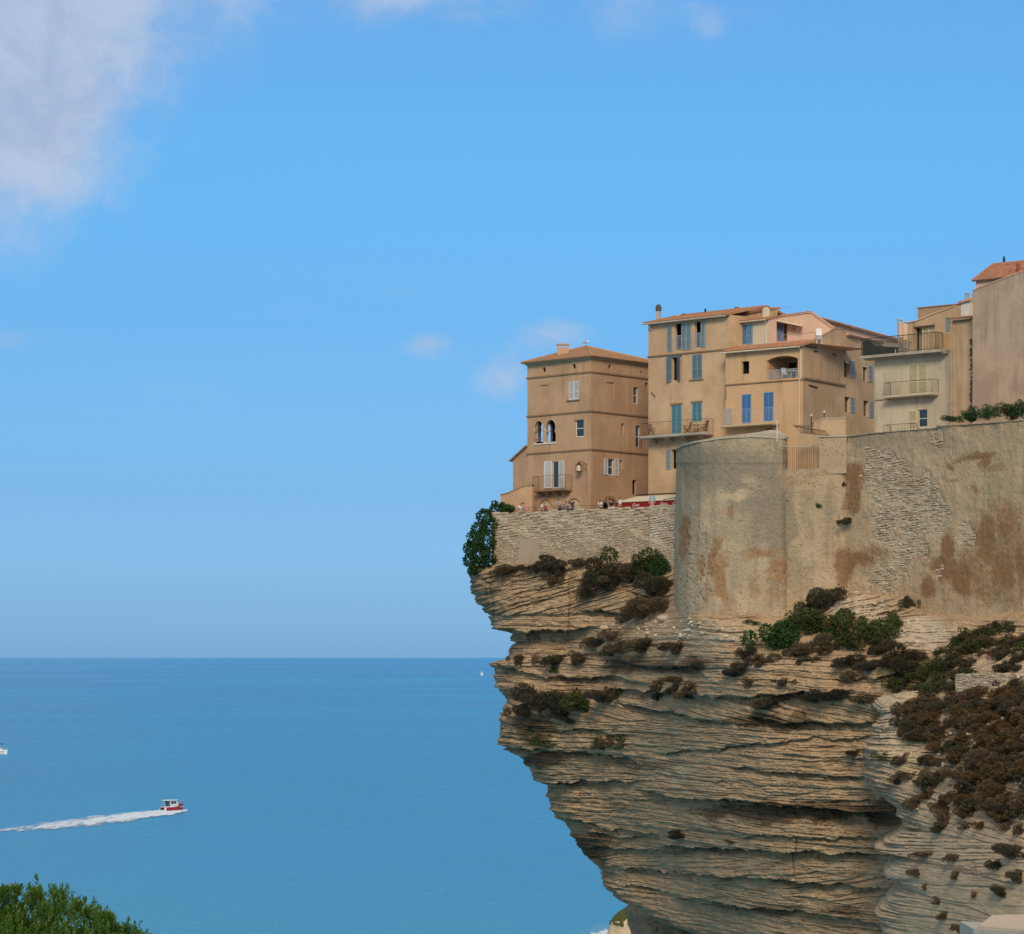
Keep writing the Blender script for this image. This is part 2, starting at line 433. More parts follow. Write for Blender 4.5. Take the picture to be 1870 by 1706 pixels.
L_NEAR = leafmat('leaf_mastic', (.055, .14, .012), (.13, .21, .02), (.03, .095, .01), .35, .45, .45)
TWIG = simple('twig', (.10, .07, .045), .9, .3)

SEA, t, b = newmat('sea_water'); P = pos(t)
# wind streaks stretched across, fading with distance; swell + ripples as relief
sy = t.n('ShaderNodeSeparateXYZ', i_0=P).outputs[1]
lg = t.m('MULTIPLY', t.m('LOGARITHM', t.m('MAXIMUM', sy, 10.0), 10.0), 1.0)
q = t.n('ShaderNodeCombineXYZ'); t.set(q.inputs[0], t.m('DIVIDE', t.n('ShaderNodeSeparateXYZ', i_0=P).outputs[0], t.m('MAXIMUM', sy, 10.0))); t.set(q.inputs[1], t.m('MULTIPLY', lg, 9.0))
bandn = t.noise(t.scale(q.outputs[0], (9, 1.6, 1)), 1.0, 5, .62, .6)
strk = t.noise(t.scale(P, (.012, .05, 1)), 1.0, 6, .7)
strk2 = t.noise(t.scale(P, (.06, .32, 1)), 1.0, 6, .75)
near = t.smooth(lg, 4.3, 2.75)
col = t.mix(near, (.001, .195, .47), (.003, .285, .55))
col = t.mix(t.m('MULTIPLY', t.smooth(bandn, .40, .62), .85), col, (.01, .33, .64))
col = t.mix(t.m('MULTIPLY', t.smooth(strk, .5, .72), .4), col, (.01, .30, .58))
shal = t.smooth(t.m('ADD', lg, t.m('MULTIPLY', bandn, .12)), 2.95, 2.74)
col = t.mix(t.m('MULTIPLY', shal, .6), col, (.02, .35, .54))
t.set(b.inputs['Base Color'], col); b.inputs['Specular IOR Level'].default_value = .75; b.inputs['IOR'].default_value = 1.5
t.set(b.inputs['Roughness'], t.m('ADD', .16, t.m('MULTIPLY', bandn, .22)))
w1 = t.noise(t.scale(P, (.10, .22, 1)), 1.0, 6, .7); w2 = t.noise(t.scale(P, (.7, 1.2, 1)), 1.0, 4, .6)
bump(t, b, t.m('ADD', t.m('MULTIPLY', w1, 3.0), t.m('ADD', t.m('MULTIPLY', strk2, 2.0), t.m('MULTIPLY', w2, .5))), 1.0, .9)
FOAM, t, b = newmat('foam'); P = pos(t)
n = t.noise(t.scale(P, (.32, .055, 1)), 1.0, 7, .8)
fade = t.n('ShaderNodeAttribute', attribute_name='foam').outputs['Fac']
b.inputs['Base Color'].default_value = (.72, .80, .86, 1)
t.set(b.inputs['Alpha'], t.smooth(t.m('ADD', fade, t.m('MULTIPLY', t.m('SUBTRACT', n, .5), 2.6)), .20, .75)); bump(t, b, n, .5, .3)
GULL_W = simple('feather_grey', (.35, .36, .38), .8)
HULLRED = simple('hull_red', (.33, .015, .04), .35, .1); HULLW = simple('gelcoat', (.75, .76, .76), .35, .05); HULLN = simple('navy_canvas', (.02, .035, .08), .7)
AWN = simple('awning_cream', (.66, .58, .40), .8, .06); AWNR = simple('awning_red', (.26, .012, .016), .8, .1)
SKIN = simple('skin', (.42, .24, .16), .6, .08); HAIR = simple('hair_dark', (.03, .02, .015), .7); HAIRL = simple('hair_light', (.25, .15, .07), .7)
GROUND = plaster('paving', (.36, .30, .23), (.30, .25, .19), .1, .5)
SOIL = plaster('soil', (.20, .15, .10), (.15, .11, .075), .1, .6)
# ------------------------------------------------------------------ sea and cliffs
SX = np.concatenate([-np.geomspace(200000, 400, 14), [0], np.geomspace(400, 200000, 14)])
SYY = np.concatenate([[-3000, -200, 200], np.geomspace(400, 200000, 26)])
gx, gy = np.meshgrid(SX, SYY)
grid_mesh('sea', np.stack([gx, gy, 0 * gx], -1), SEA, 'structure')

BASE_PTS = [(855, 1042), (900, 1036), (940, 1034), (1000, 1032), (1060, 1030), (1110, 1012), (1180, 1018), (1236, 1050), (1250, 1122), (1300, 1132), (1360, 1126), (1430, 1138),
            (1470, 1120), (1500, 1086), (1560, 1090), (1640, 1100), (1700, 1134), (1780, 1140), (1870, 1130), (2060, 1120)]
# depth control points (photo column, photo row, distance)
CP = [(830, 1010, 304), (900, 1010, 303), (1000, 1010, 298), (1080, 1005, 294), (1180, 1000, 289), (1235, 1005, 287),
      (860, 1040, 301.5), (900, 1040, 300.5), (1000, 1040, 295.5), (1080, 1035, 291.5), (1180, 1030, 286), (1235, 1055, 282),
      (1215, 1110, 280), (1248, 1120, 269.5), (1275, 1130, 265.5), (1300, 1134, 263.8), (1360, 1128, 262.3), (1425, 1138, 261.6), (1500, 1090, 261.4), (1600, 1102, 257.8), (1700, 1132, 252.6), (1780, 1138, 248.6), (1870, 1130, 244), (2060, 1110, 235),
      (900, 1150, 300), (1000, 1150, 294.5), (1100, 1150, 288.5), (1200, 1160, 276), (1300, 1155, 263.3), (1400, 1165, 260.5), (1500, 1150, 258.5), (1600, 1150, 254.5), (1700, 1160, 250.5), (1870, 1160, 243),
      (900, 1230, 300.5), (1000, 1230, 295), (1100, 1240, 289), (1200, 1240, 276), (1300, 1240, 264), (1400, 1240, 257.5), (1500, 1240, 253), (1600, 1240, 249), (1750, 1240, 243), (1870, 1240, 238), (2060, 1240, 230),
      (912, 1350, 301), (1000, 1350, 296), (1100, 1350, 290), (1200, 1350, 280), (1300, 1350, 268), (1400, 1350, 260), (1500, 1350, 255), (1600, 1350, 251), (1870, 1350, 241),
      (985, 1450, 302), (1100, 1450, 295), (1200, 1450, 283), (1300, 1450, 269.5), (1400, 1450, 261), (1500, 1450, 256), (1600, 1450, 252), (1870, 1450, 241),
      (1105, 1600, 302), (1200, 1600, 293), (1300, 1600, 276), (1400, 1600, 266.5), (1500, 1600, 260), (1600, 1600, 254.5), (1870, 1600, 243),
      (1292, 1710, 287), (1400, 1710, 271), (1600, 1710, 257), (1870, 1710, 245),
      (1350, 1850, 286), (1500, 1850, 267), (1870, 1850, 248), (2060, 1700, 243)]
def rbf(cp):
    c = np.array(cp, float); X = c[:, :2] / 100; v = c[:, 2]
    d = np.sqrt(((X[:, None] - X[None]) ** 2).sum(-1)); n = len(c)
    A = np.zeros((n + 3, n + 3)); A[:n, :n] = d + np.eye(n) * -.02; A[:n, n] = 1; A[:n, n + 1:] = X; A[n, :n] = 1; A[n + 1:, :n] = X.T
    w = np.linalg.solve(A, np.concatenate([v, [0, 0, 0]]))
    def f(px, py):
        px = np.asarray(px, float) / 100; py = np.asarray(py, float) / 100; r = w[n] + w[n + 1] * px + w[n + 2] * py
        for i in range(n): r = r + w[i] * np.sqrt((px - X[i, 0]) ** 2 + (py - X[i, 1]) ** 2)
        return r
    return f
depth = rbf(CP)
SIL = [(846, 1000), (850, 1030), (856, 1056), (858, 1078), (861, 1094), (873, 1108), (891, 1131), (897, 1144), (894, 1151), (912, 1158), (918, 1176), (917, 1196), (911, 1206), (892, 1213),
       (896, 1233), (900, 1254), (905, 1267), (919, 1280), (918, 1294), (909, 1317), (912, 1339), (911, 1363), (923, 1378), (949, 1388), (961, 1409), (969, 1427), (991, 1438), (1001, 1462),
       (1007, 1484), (1013, 1498), (1031, 1506), (1041, 1524), (1049, 1542), (1065, 1569), (1087, 1583), (1102, 1604), (1106, 1623), (1127, 1641), (1146, 1649), (1172, 1661), (1195, 1672), (1235, 1682), (1266, 1690), (1292, 1708), (1320, 1760), (1340, 1850)]
# overhang lines: polyline, recess depth below the lip, height of the recess, lip proudness
BANDS = [([(890, 1150), (960, 1153), (1020, 1150), (1090, 1146)], 1.6, 2.6, .5),
         ([(1060, 1116), (1140, 1122), (1200, 1118)], 1.2, .6, .4),
         ([(1140, 1078), (1200, 1088), (1240, 1084)], .9, .5, .3),
         ([(1080, 1188), (1130, 1205), (1180, 1216), (1270, 1222), (1290, 1240)], 1.9, 1.0, .6),
         ([(890, 1212), (1000, 1238), (1120, 1236), (1200, 1258)], .9, 1.5, .4),
         ([(1100, 1262), (1200, 1262), (1300, 1275), (1420, 1268), (1560, 1262)], 1.5, 1.3, .4),
         ([(1130, 1284), (1180, 1292), (1260, 1310), (1330, 1322)], 1.6, .8, .4),
         ([(905, 1256), (960, 1262), (1010, 1268)], 1.2, 1.4, .3),
         ([(1370, 1310), (1440, 1322), (1520, 1320), (1615, 1318)], 1.8, .7, .5),
         ([(1000, 1330), (1100, 1336), (1165, 1342)], .9, .5, .2),
         ([(910, 1366), (980, 1372), (1060, 1374), (1160, 1386), (1170, 1400)], 1.5, .9, .3),
         ([(990, 1432), (1060, 1430), (1130, 1428), (1170, 1426)], 1.5, .9, .35),
         ([(1170, 1440), (1220, 1458), (1320, 1460), (1400, 1472), (1500, 1478), (1650, 1490)], 2.3, 1.1, .7),
         ([(1010, 1497), (1050, 1500), (1120, 1516), (1210, 1522)], 1.0, .6, .25),
         ([(1060, 1522), (1140, 1530), (1210, 1534)], .8, .5, .2),
         ([(1200, 1545), (1320, 1552), (1420, 1556), (1620, 1562)], 1.6, .8, .5),
         ([(1350, 1530), (1450, 1528), (1620, 1534)], .9, .35, .2),
         ([(1060, 1552), (1130, 1552), (1210, 1556)], 1.1, .8, .2),
         ([(1210, 1585), (1240, 1600), (1330, 1603), (1440, 1610), (1620, 1622)], 1.5, .9, .4),
         ([(1130, 1585), (1200, 1592), (1240, 1602)], 1.0, 1.0, .2),
         ([(1235, 1640), (1290, 1642), (1350, 1656), (1500, 1672), (1620, 1690)], 1.3, 1.2, .4),
         ([(1130, 1615), (1220, 1630), (1250, 1636)], .9, .9, .2),
         ([(1330, 1402), (1450, 1414), (1600, 1418)], .9, .5, .25),
         ([(1200, 1380), (1330, 1366), (1480, 1350), (1600, 1346)], .7, .5, .2),
         ([(1520, 1240), (1600, 1236), (1660, 1225)], 1.0, .8, .3)]
STEPX = [(1300, 1166), (1400, 1168), (1440, 1170), (1450, 1188), (1490, 1205), (1560, 1208), (1585, 1214), (1600, 1238), (1650, 1246), (1665, 1268), (1700, 1292), (1850, 1330)]
SHRUB_SPOTS = []
def strata(x, z, q0, seed=0, amp=1.0, xs=1.0):
    """bedded relief in metres, positive = towards the viewer; q0 = bedding coordinate"""
    d = 0; bed = q0
    # sets of cross beds, each set with its own dip
    T = 2.3; W0 = 1.6 * fbm2(x * .05, z * .03, 3, seed + 3) + .5 * fbm2(x * .5, z * .2, 3, seed + 4); k = np.floor((q0 + W0) / T)
    dip = (_h(k, 0 * k, 0 * k, seed + 11) - .5) * .7
    dip = np.where(np.abs(dip) < .26, dip * .12, dip * .8)
    f = (q0 + W0) / T - k
    A = .25 + .75 * vnoise2(x * .09, k * 3.7, seed + 5)
    d = d + A * (.55 - f ** 1.5) * .26
    q = q0 + dip * (x - 20) + .45 * fbm2(x * .3, z * .5, 4, seed + 8, .6)
    lam = .45 + 1.0 * _h(k, k, 0 * k, seed + 17)            # some sets massive, some thinly laminated
    for th, am, xf, sd in ((1.1, .16, .22, 21), (.44, .20, .45, 22), (.21, .19, .95, 23)):
        qq = (q + .30 * th * fbm2(x * xf * 2.2, z * .7, 3, seed + sd)) / th
        kk = np.floor(qq); ff = qq - kk
        # broken blocks along each bed, with open joints between them
        xx = x * xf + _h(kk, 0 * kk, 0 * kk, seed + sd + 9) * 31 + .5 * fbm2(x * xf * 1.3, z * 1.2, 2, seed + sd + 30)
        cc = np.floor(xx); fx_ = xx - cc
        pb = _h(kk, cc, 0 * cc, seed + sd + 60); pb = pb * sstep(np.minimum(fx_, 1 - fx_), .0, .07) + .25 * (1 - sstep(np.minimum(fx_, 1 - fx_), .0, .07))
        ps = sstep(vnoise2(x * xf, kk * 5.1, seed + sd), .2, .8)
        p0 = .45 * ps + .55 * pb
        prof = np.where(ff < .80, .3 + .7 * (1 - ff / .80 * .55), .3 + .315 * (1 - (ff - .8) / .2) * 1.0)
        gap = np.clip((ff - .84) / .06, 0, 1) * np.clip((1 - ff) / .05, 0, 1)
        d = d + am * (lam if th < .5 else 1.0) * (p0 * prof * 1.3 - 1.45 * gap * sstep(.6 * vnoise2(x * xf * 2.6, kk * 9.1, seed + sd + 50) + .4 * _h(kk, cc, 0 * cc, seed + sd + 51), .38, .6) - .4)
    d = d + (fbm2(x * 1.8, z * 3.4, 4, seed + 90, .6) - .5) * .5
    return d * amp, q
def polyline_y(x, pts):
    p = np.array(pts, float); return np.interp(x, p[:, 0], p[:, 1])
zt, zb = 56.5, 19.0
NZ, NXF, NXB = 880, 860, 24
zz = np.linspace(zb, zt, NZ)
silp = np.array(SIL, float)
# silhouette in metres: tip distance about 304
TIPY = 304.0
ztip = ZZ(silp[:, 1], TIPY); xtip = XX(silp[:, 0], TIPY)
o_ = np.argsort(ztip); xs_z = np.interp(zz, ztip[o_], xtip[o_])
xs_z = xs_z + (fbm2(zz * 3.0, 0 * zz, 3, 77) - .5) * .55
XRIGHT = 52.0
g = np.linspace(0, 1, NXF); g = (g * .72 + .28 * g ** 2.2)
Xf = xs_z[:, None] + (XRIGHT - xs_z[:, None]) * g[None, :]
Z = np.repeat(zz[:, None], NXF, 1)
def surf_y(X, Z):
    Y = np.full_like(X, 280.0)
    for _ in range(4):
        px = CX + X * F / Y; py = HY - (Z - CAMZ) * F / Y
        Y = depth(px, py)
    return Y, px, py
Y, px, py = surf_y(Xf, Z)
above = np.clip((polyline_y(px, BASE_PTS) - 6 - py) / 20, 0, 6)      # metres above the foot of the walls
Y = Y + above * 5
# step between the receding left face and the nearer right face
sx = np.interp(py, [p[1] for p in STEPX], [p[0] for p in STEPX])
sx = sx + (fbm2(Z * 1.3, 0 * Z, 3, 5) - .5) * 14
fadeS = sstep(py, 1290, 1345)
stp = sstep(px, sx - 3, sx + 7)
Y = Y - fadeS * (stp * 3.4 * (1 - .75 * sstep(px, sx + 40, sx + 330)) - 1.6 * (1 - stp) * sstep(px, sx - 230, sx))
q0 = Z + .012 * (Xf - 20) + .5 * fbm2(Xf * .07, Z * .1, 3, 31)
D, bedc = strata(Xf, Z, q0, 0, 1.0)
D = D + (fbm2(Xf * .22, Z * .30, 4, 61) - .5) * 1.2 + (fbm2(Xf * .07, Z * .09, 3, 64) - .5) * 2.2
# vertical joints
jn = np.abs(vnoise2(Xf * .28 + .3 * fbm2(Z * .5, Xf * .1, 2, 9), Z * .06, 71) - .5)
D = D - .35 * sstep(jn, .035, .0) * sstep(vnoise2(Xf * .1, Z * .25, 73), .45, .6)
stain_shade = np.zeros_like(D)
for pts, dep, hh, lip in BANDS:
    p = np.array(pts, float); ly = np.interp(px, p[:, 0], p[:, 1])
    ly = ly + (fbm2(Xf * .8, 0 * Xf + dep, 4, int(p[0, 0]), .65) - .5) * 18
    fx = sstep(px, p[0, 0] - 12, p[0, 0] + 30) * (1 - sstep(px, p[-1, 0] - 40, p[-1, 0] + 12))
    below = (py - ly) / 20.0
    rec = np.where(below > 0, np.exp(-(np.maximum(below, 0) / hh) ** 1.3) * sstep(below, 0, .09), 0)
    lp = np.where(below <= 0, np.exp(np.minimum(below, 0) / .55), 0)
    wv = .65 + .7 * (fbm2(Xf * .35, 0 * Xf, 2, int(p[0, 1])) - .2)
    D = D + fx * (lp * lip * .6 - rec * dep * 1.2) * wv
    stain_shade = np.maximum(stain_shade, fx * rec * .55 * sstep(fbm2(Xf * .5, Z * .5, 3, 15), .4, .65))  # dark painted into the recesses under each lip
a_ = (Xf - xs_z[:, None]) / 2.6
rnd = np.clip(1 - a_, 0, 1)
Y = Y + 5.2 * (1 - np.sqrt(np.clip(1 - rnd ** 2, 0, 1)))
nx = rnd ** 1.5 * .8; ny = np.sqrt(1 - nx ** 2)
fin = sstep(a_, 0, .5) * .4 + .6
quiet = (1 - .8 * np.clip(above, 0, 1)) * (.7 + .5 * sstep(py - polyline_y(px, BASE_PTS), 0, 25))
X2 = Xf - nx * D * fin * quiet; Y2 = Y - ny * D * quiet
# back side of the prow
tb = np.linspace(1, 0, NXB + 1)[:-1]
Xb = X2[:, :1] + (13 * tb ** 1.6)[None, :]; Yb = Y2[:, :1] + (40 * tb)[None, :]
Xall = np.concatenate([Xb, X2], 1); Yall = np.concatenate([Yb, Y2], 1); Zall = np.repeat(zz[:, None], NXF + NXB, 1)
bed_all = np.concatenate([np.repeat(bedc[:, :1], NXB, 1), bedc], 1)
def blobs(px, py, lst, seed=0, wob=16):
    r = np.zeros_like(px); wx = (fbm2(px * .03, py * .03, 3, seed + 1) - .5) * wob * 2; wy = (fbm2(px * .03, py * .03, 3, seed + 2) - .5) * wob * 2
    for (x, y, rx, ry, a) in lst:
        d = ((px + wx - x) / rx) ** 2 + ((py + wy - y) / ry) ** 2
        r = np.maximum(r, a * np.exp(-d ** 1.5 * .7))
    return r
stain_shade = np.maximum(stain_shade, blobs(px, py, [(1060, 1550, 60, 30, .8), (975, 1330, 40, 30, .8), (985, 1395, 50, 16, .8), (1190, 1395, 90, 14, .5), (1480, 1485, 220, 16, .8), (1620, 1482, 40, 26, .9), (1640, 1320, 40, 22, .5),
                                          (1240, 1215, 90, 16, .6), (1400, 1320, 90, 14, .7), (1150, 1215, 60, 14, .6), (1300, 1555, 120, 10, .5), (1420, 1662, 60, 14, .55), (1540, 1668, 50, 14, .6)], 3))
stain_shade = np.maximum(stain_shade, .14 * fadeS * (1 - stp) * sstep(px, sx - 280, sx - 60))  # painted shade on the receding face left of the step
pale = blobs(px, py, [(1300, 1160, 120, 26, .55), (1560, 1120, 70, 30, .7), (1680, 1160, 80, 40, .75), (1360, 1215, 120, 26, .45), (1450, 1410, 170, 28, .25), (1230, 1410, 60, 30, .45), (1290, 1192, 40, 10, .5), (1100, 1080, 80, 24, .25), (960, 1075, 70, 14, .35), (1170, 1296, 60, 12, .4)], 9)
zpad = np.zeros((NZ, NXB))
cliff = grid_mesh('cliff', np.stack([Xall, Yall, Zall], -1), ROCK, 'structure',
                  {'bed': bed_all, 'stain_shade': np.concatenate([zpad, stain_shade * 1.3], 1), 'pale': np.concatenate([zpad, pale], 1)}, smooth=False)

# nearer pale spur at the right
SP_L = [(1200, 1690), (1262, 1672), (1275, 1640), (1292, 1614), (1310, 1625), (1330, 1608), (1360, 1602), (1420, 1598), (1450, 1608), (1480, 1640), (1510, 1644), (1530, 1632), (1556, 1608), (1562, 1640), (1575, 1622), (1600, 1618), (1615, 1640), (1640, 1622), (1670, 1610), (1706, 1618), (1800, 1610), (1900, 1606)]
SP_TOP = [(1600, 1296), (1616, 1290), (1650, 1270), (1690, 1260), (1740, 1238), (1800, 1212), (1870, 1190), (2100, 1150)]
sdepth = rbf([(1600, 1290, 242), (1690, 1262, 245), (1780, 1220, 241), (1870, 1190, 236), (2050, 1170, 231), (1650, 1320, 239), (1760, 1300, 234), (1870, 1300, 227), (1600, 1400, 239), (1700, 1400, 234), (1870, 1400, 219), (1640, 1500, 236), (1750, 1500, 224), (1870, 1500, 214), (1610, 1600, 237), (1750, 1600, 221), (1870, 1600, 210), (1610, 1706, 238), (1750, 1706, 220), (1870, 1706, 206), (2050, 1500, 205), (2050, 1706, 197), (1870, 1900, 201), (1600, 1900, 235)])
NV, NU = 520, 420
TS = 238.5
spl = np.array(SP_L, float); zl = ZZ(spl[:, 1] * 0 + spl[:, 0], TS); xl = XX(spl[:, 1], TS)
ol = np.argsort(zl)
gu = np.linspace(0, 1, NU)[None, :]; gv = np.linspace(0, 1, NV)[:, None]
pxc = 1600 + gu * 420                                # nominal columns to get the top edge
ztop = ZZ(np.interp(pxc, [p[0] for p in SP_TOP], [p[1] for p in SP_TOP]), 240.0)
ztop = ztop + (fbm2(pxc * .06, 0 * pxc, 3, 12) - .5) * .9
Zs = 22.0 + (ztop - 22.0) * gv
xls = np.interp(Zs, zl[ol], xl[ol]) + (fbm2(Zs * 2.2, 0 * Zs, 3, 44) - .5) * .5
Xs = xls + gu ** 1.1 * (42 - xls)
Ys = np.full_like(Xs, 234.0)
for _ in range(4):
    spx = CX + Xs * F / Ys; spy = HY - (Zs - CAMZ) * F / Ys; Ys = sdepth(spx, spy)
q0s = Zs + .02 * (Xs - 30) + .3 * fbm2(Xs * .1, Zs * .1, 3, 91)
Ds, beds = strata(Xs, Zs, q0s, 200, 1.0)
Ds = Ds + (fbm2(Xs * .35, Zs * .35, 4, 63) - .5) * 1.5
as_ = (Xs - xls) / 1.1; rs = np.clip(1 - as_, 0, 1)
Ys = Ys + 3 * (1 - np.sqrt(np.clip(1 - rs ** 2, 0, 1)))
nxs = rs ** 1.5 * .8; nys = np.sqrt(1 - nxs ** 2)
Xs2 = Xs - nxs * Ds * 1.0; Ys2 = Ys - nys * Ds
tbk = np.linspace(1, 0, 13)[:-1]
Xs3 = np.concatenate([Xs2[:, :1] + (5 * tbk ** 1.5)[None], Xs2], 1); Ys3 = np.concatenate([Ys2[:, :1] + (26 * tbk)[None], Ys2], 1)
Zs3 = np.concatenate([np.repeat(Zs[:, :1], 12, 1), Zs], 1)
bd3 = np.concatenate([np.repeat(beds[:, :1], 12, 1), beds], 1)
# top of the spur runs back to the main face
kb = np.linspace(0, 1, 16)[1:, None]
Xt = Xs3[-1:] + 0 * kb; Yt = Ys3[-1:] + 14 * kb; Zt = Zs3[-1:] + .9 * kb + (fbm2(Xt * .5, Yt * .5, 3, 6) - .5) * .8 * np.minimum(kb * 4, 1)
PS = np.stack([np.concatenate([Xs3, Xt]), np.concatenate([Ys3, Yt]), np.concatenate([Zs3, Zt])], -1)
z2 = np.zeros(PS.shape[:2])
spx2 = CX + PS[..., 0] * F / PS[..., 1]; spy2 = HY - (PS[..., 2] - CAMZ) * F / PS[..., 1]
spst = blobs(spx2, spy2, [(1790, 1350, 110, 90, .75), (1840, 1440, 70, 60, .6), (1760, 1470, 80, 30, .35)], 5)
spur = grid_mesh('rocky_spur', PS, ROCKP, 'structure', {'bed': np.concatenate([bd3, np.repeat(bd3[-1:], 15, 0)]), 'stain_shade': spst, 'pale': blobs(spx2, spy2, [(1640, 1300, 50, 120, .6), (1630, 1600, 40, 120, .5)], 8)}, smooth=False)

# dark foot of the cliff behind the undercut
uu, vv = np.meshgrid(np.linspace(0, 1, 120), np.linspace(0, 1, 90))
Xk = 13.5 + uu * 30 - (1 - uu) ** 2 * 1.0 - vv * 1.2 * (1 - uu); Zk = 2 + vv * 27
Xk = Xk + (fbm2(Zk * .6, Xk * .2, 3, 8) - .5) * 1.6 * (1 - uu)
Yk = 322 - uu * 10 + (fbm2(Xk * .4, Zk * .5, 4, 19) - .5) * 6 + 8 * (1 - np.sqrt(np.clip(1 - np.clip(1 - uu * 14, 0, 1) ** 2, 0, 1)))
dk2, bdk = strata(Xk, Zk, Zk, 300, 1.2)
grid_mesh('cliff_foot', np.stack([Xk, Yk - dk2, Zk], -1), ROCK, 'structure', {'bed': bdk, 'stain_shade': Xk * 0 + .5, 'pale': Xk * 0}, smooth=False)  # even dark mask puts the undercut's shade into the rock colour

# town plateau: paved top
zp = 60.2
out = [(-1.3, 303.5), (5.5, 297.2), (14.0, 287), (19, 272), (27, 265), (38.0, 249.5), (60, 232), (75, 300), (60, 420), (16, 420), (3, 330)]
mb = MB(); mb.prism([Vector((x, y, zp)) for x, y in out], (0, 0, -4)); tag(mb.build('ground', GROUND), kind='structure')

# ray helpers onto the rock
def bvh_of(o):
    me = o.data; n = len(me.vertices); co = np.empty(n * 3, np.float32); me.vertices.foreach_get('co', co)
    co = co.reshape(-1, 3) + np.array(o.location)
    return co
def sub_bvh(P, st):
    Q = P[::st, ::st]; n, m = Q.shape[:2]; vs = [tuple(v) for v in Q.reshape(-1, 3)]
    fs = [(r * m + c, r * m + c + 1, (r + 1) * m + c + 1, (r + 1) * m + c) for r in range(n - 1) for c in range(m - 1)]
    return BVHTree.FromPolygons(vs, fs)
BV = [sub_bvh(np.stack([Xall, Yall, Zall], -1), 4), sub_bvh(PS, 4)]
def hit(px, py):
    o = Vector((0, 0, CAMZ)); d = Vector(((px - CX) / F, 1, (HY - py) / F)).normalized(); best = None
    for b in BV:
        h = b.ray_cast(o, d)
        if h[0] is not None and (best is None or h[3] < best[3]): best = h
    return (best[0], best[1]) if best else (None, None)
# ------------------------------------------------------------------ buildings
UP = Vector((0, 0, 1))
class Fac:
    """vertical facade plane between two plan points; px/py photo measures become u (along) and z"""
    def __init__(s, a, b):
        s.a = Vector((a[0], a[1], 0)); s.b = Vector((b[0], b[1], 0)); s.L = (s.b - s.a).length
        s.d = (s.b - s.a).normalized(); s.n = Vector((s.d.y, -s.d.x, 0))
    @classmethod
    def px(c, p0, Y0, p1, Y1): return c((XX(p0, Y0), Y0), (XX(p1, Y1), Y1))
    def uz(s, px, py):
        k = (px - CX) / F                      # x = k*Y
        den = s.d.x - k * s.d.y
        u = (k * s.a.y - s.a.x) / den
        Y = s.a.y + s.d.y * u
        return u, ZZ(py, Y)
    def P(s, u, z, w=0.0): return s.a + s.d * u + s.n * w + UP * z
    def rect(s, x0, y0, x1, y1):
        """left/right columns, top/bottom rows read at the middle column"""
        xm = (x0 + x1) / 2
        return s.uz(x0, y0)[0], s.uz(x1, y0)[0], s.uz(xm, y0)[1], s.uz(xm, y1)[1]
    def box(s, mb, u0, u1, z0, z1, w0, w1):
        mb.box(s.P((u0 + u1) / 2, (z0 + z1) / 2, (w0 + w1) / 2), abs(u1 - u0) / 2, abs(w1 - w0) / 2, abs(z1 - z0) / 2, (s.d, s.n, UP)); return mb
def arch(u0, u1, z0, z1, n=10, spring=None, over=0.0):
    """opening outline with a round head; over > 0 gives a horseshoe"""
    r = (u1 - u0) / 2; spring = spring if spring is not None else z1 - r; h = z1 - spring; c = (u0 + u1) / 2
    pts = [(u0, z0), (u1, z0)]
    for i in range(n + 1):
        a = math.pi * i / n
        pts.append((c + r * math.cos(a), spring + h * math.sin(a)))
    return pts
def wall_face(F_, outline, holes, mat, parent, name='wall', rev=.3, thick=None, back=None):
    """a wall: outline polygon (u,z) with real openings; each opening gets its reveals"""
    mb = MB(); polys = [[Vector((u, z, 0)) for u, z in outline]] + [[Vector((u, z, 0)) for u, z in h['poly']] for h in holes]
    tris = tessellate_polygon(polys); flat = [p for q in polys for p in q]
    vs = [F_.P(p.x, p.y, 0) for p in flat]; fs = []
    for t in tris:
        a, b_, c = [vs[i] for i in t]
        fs.append(tuple(t) if (b_ - a).cross(c - a).dot(F_.n) > 0 else tuple(reversed(t)))
    mb.add(vs, fs)
    for h in holes:
        P2 = h['poly']; dp = h.get('rev', rev); n = len(P2)
        v2 = [F_.P(u, z, 0) for u, z in P2] + [F_.P(u, z, -dp) for u, z in P2]
        f2 = [(i, (i + 1) % n, (i + 1) % n + n, i + n) for i in range(n)]
        mb.add(v2, f2)
        if h.get('closed'):
            tt = tessellate_polygon([[Vector((u, z, 0)) for u, z in P2]])
            mb.add([F_.P(u, z, -dp) for u, z in P2], [tuple(t) for t in tt])
    if thick:
        n = len(outline); v2 = [F_.P(u, z, 0) for u, z in outline] + [F_.P(u, z, -thick) for u, z in outline]
        mb.add(v2, [(i, (i + 1) % n, (i + 1) % n + n, i + n) for i in range(n)])
        tt = tessellate_polygon([[Vector((u, z, 0)) for u, z in outline]] + [[Vector((u, z, 0)) for u, z in h['poly']] for h in holes])
        mb.add([F_.P(p.x, p.y, -thick) for p in flat], [tuple(t) for t in tt])
    return mb.build(name, mat, parent)
def R4(r): u0, u1, z1, z0 = r; return [(u0, z0), (u1, z0), (u1, z1), (u0, z1)]
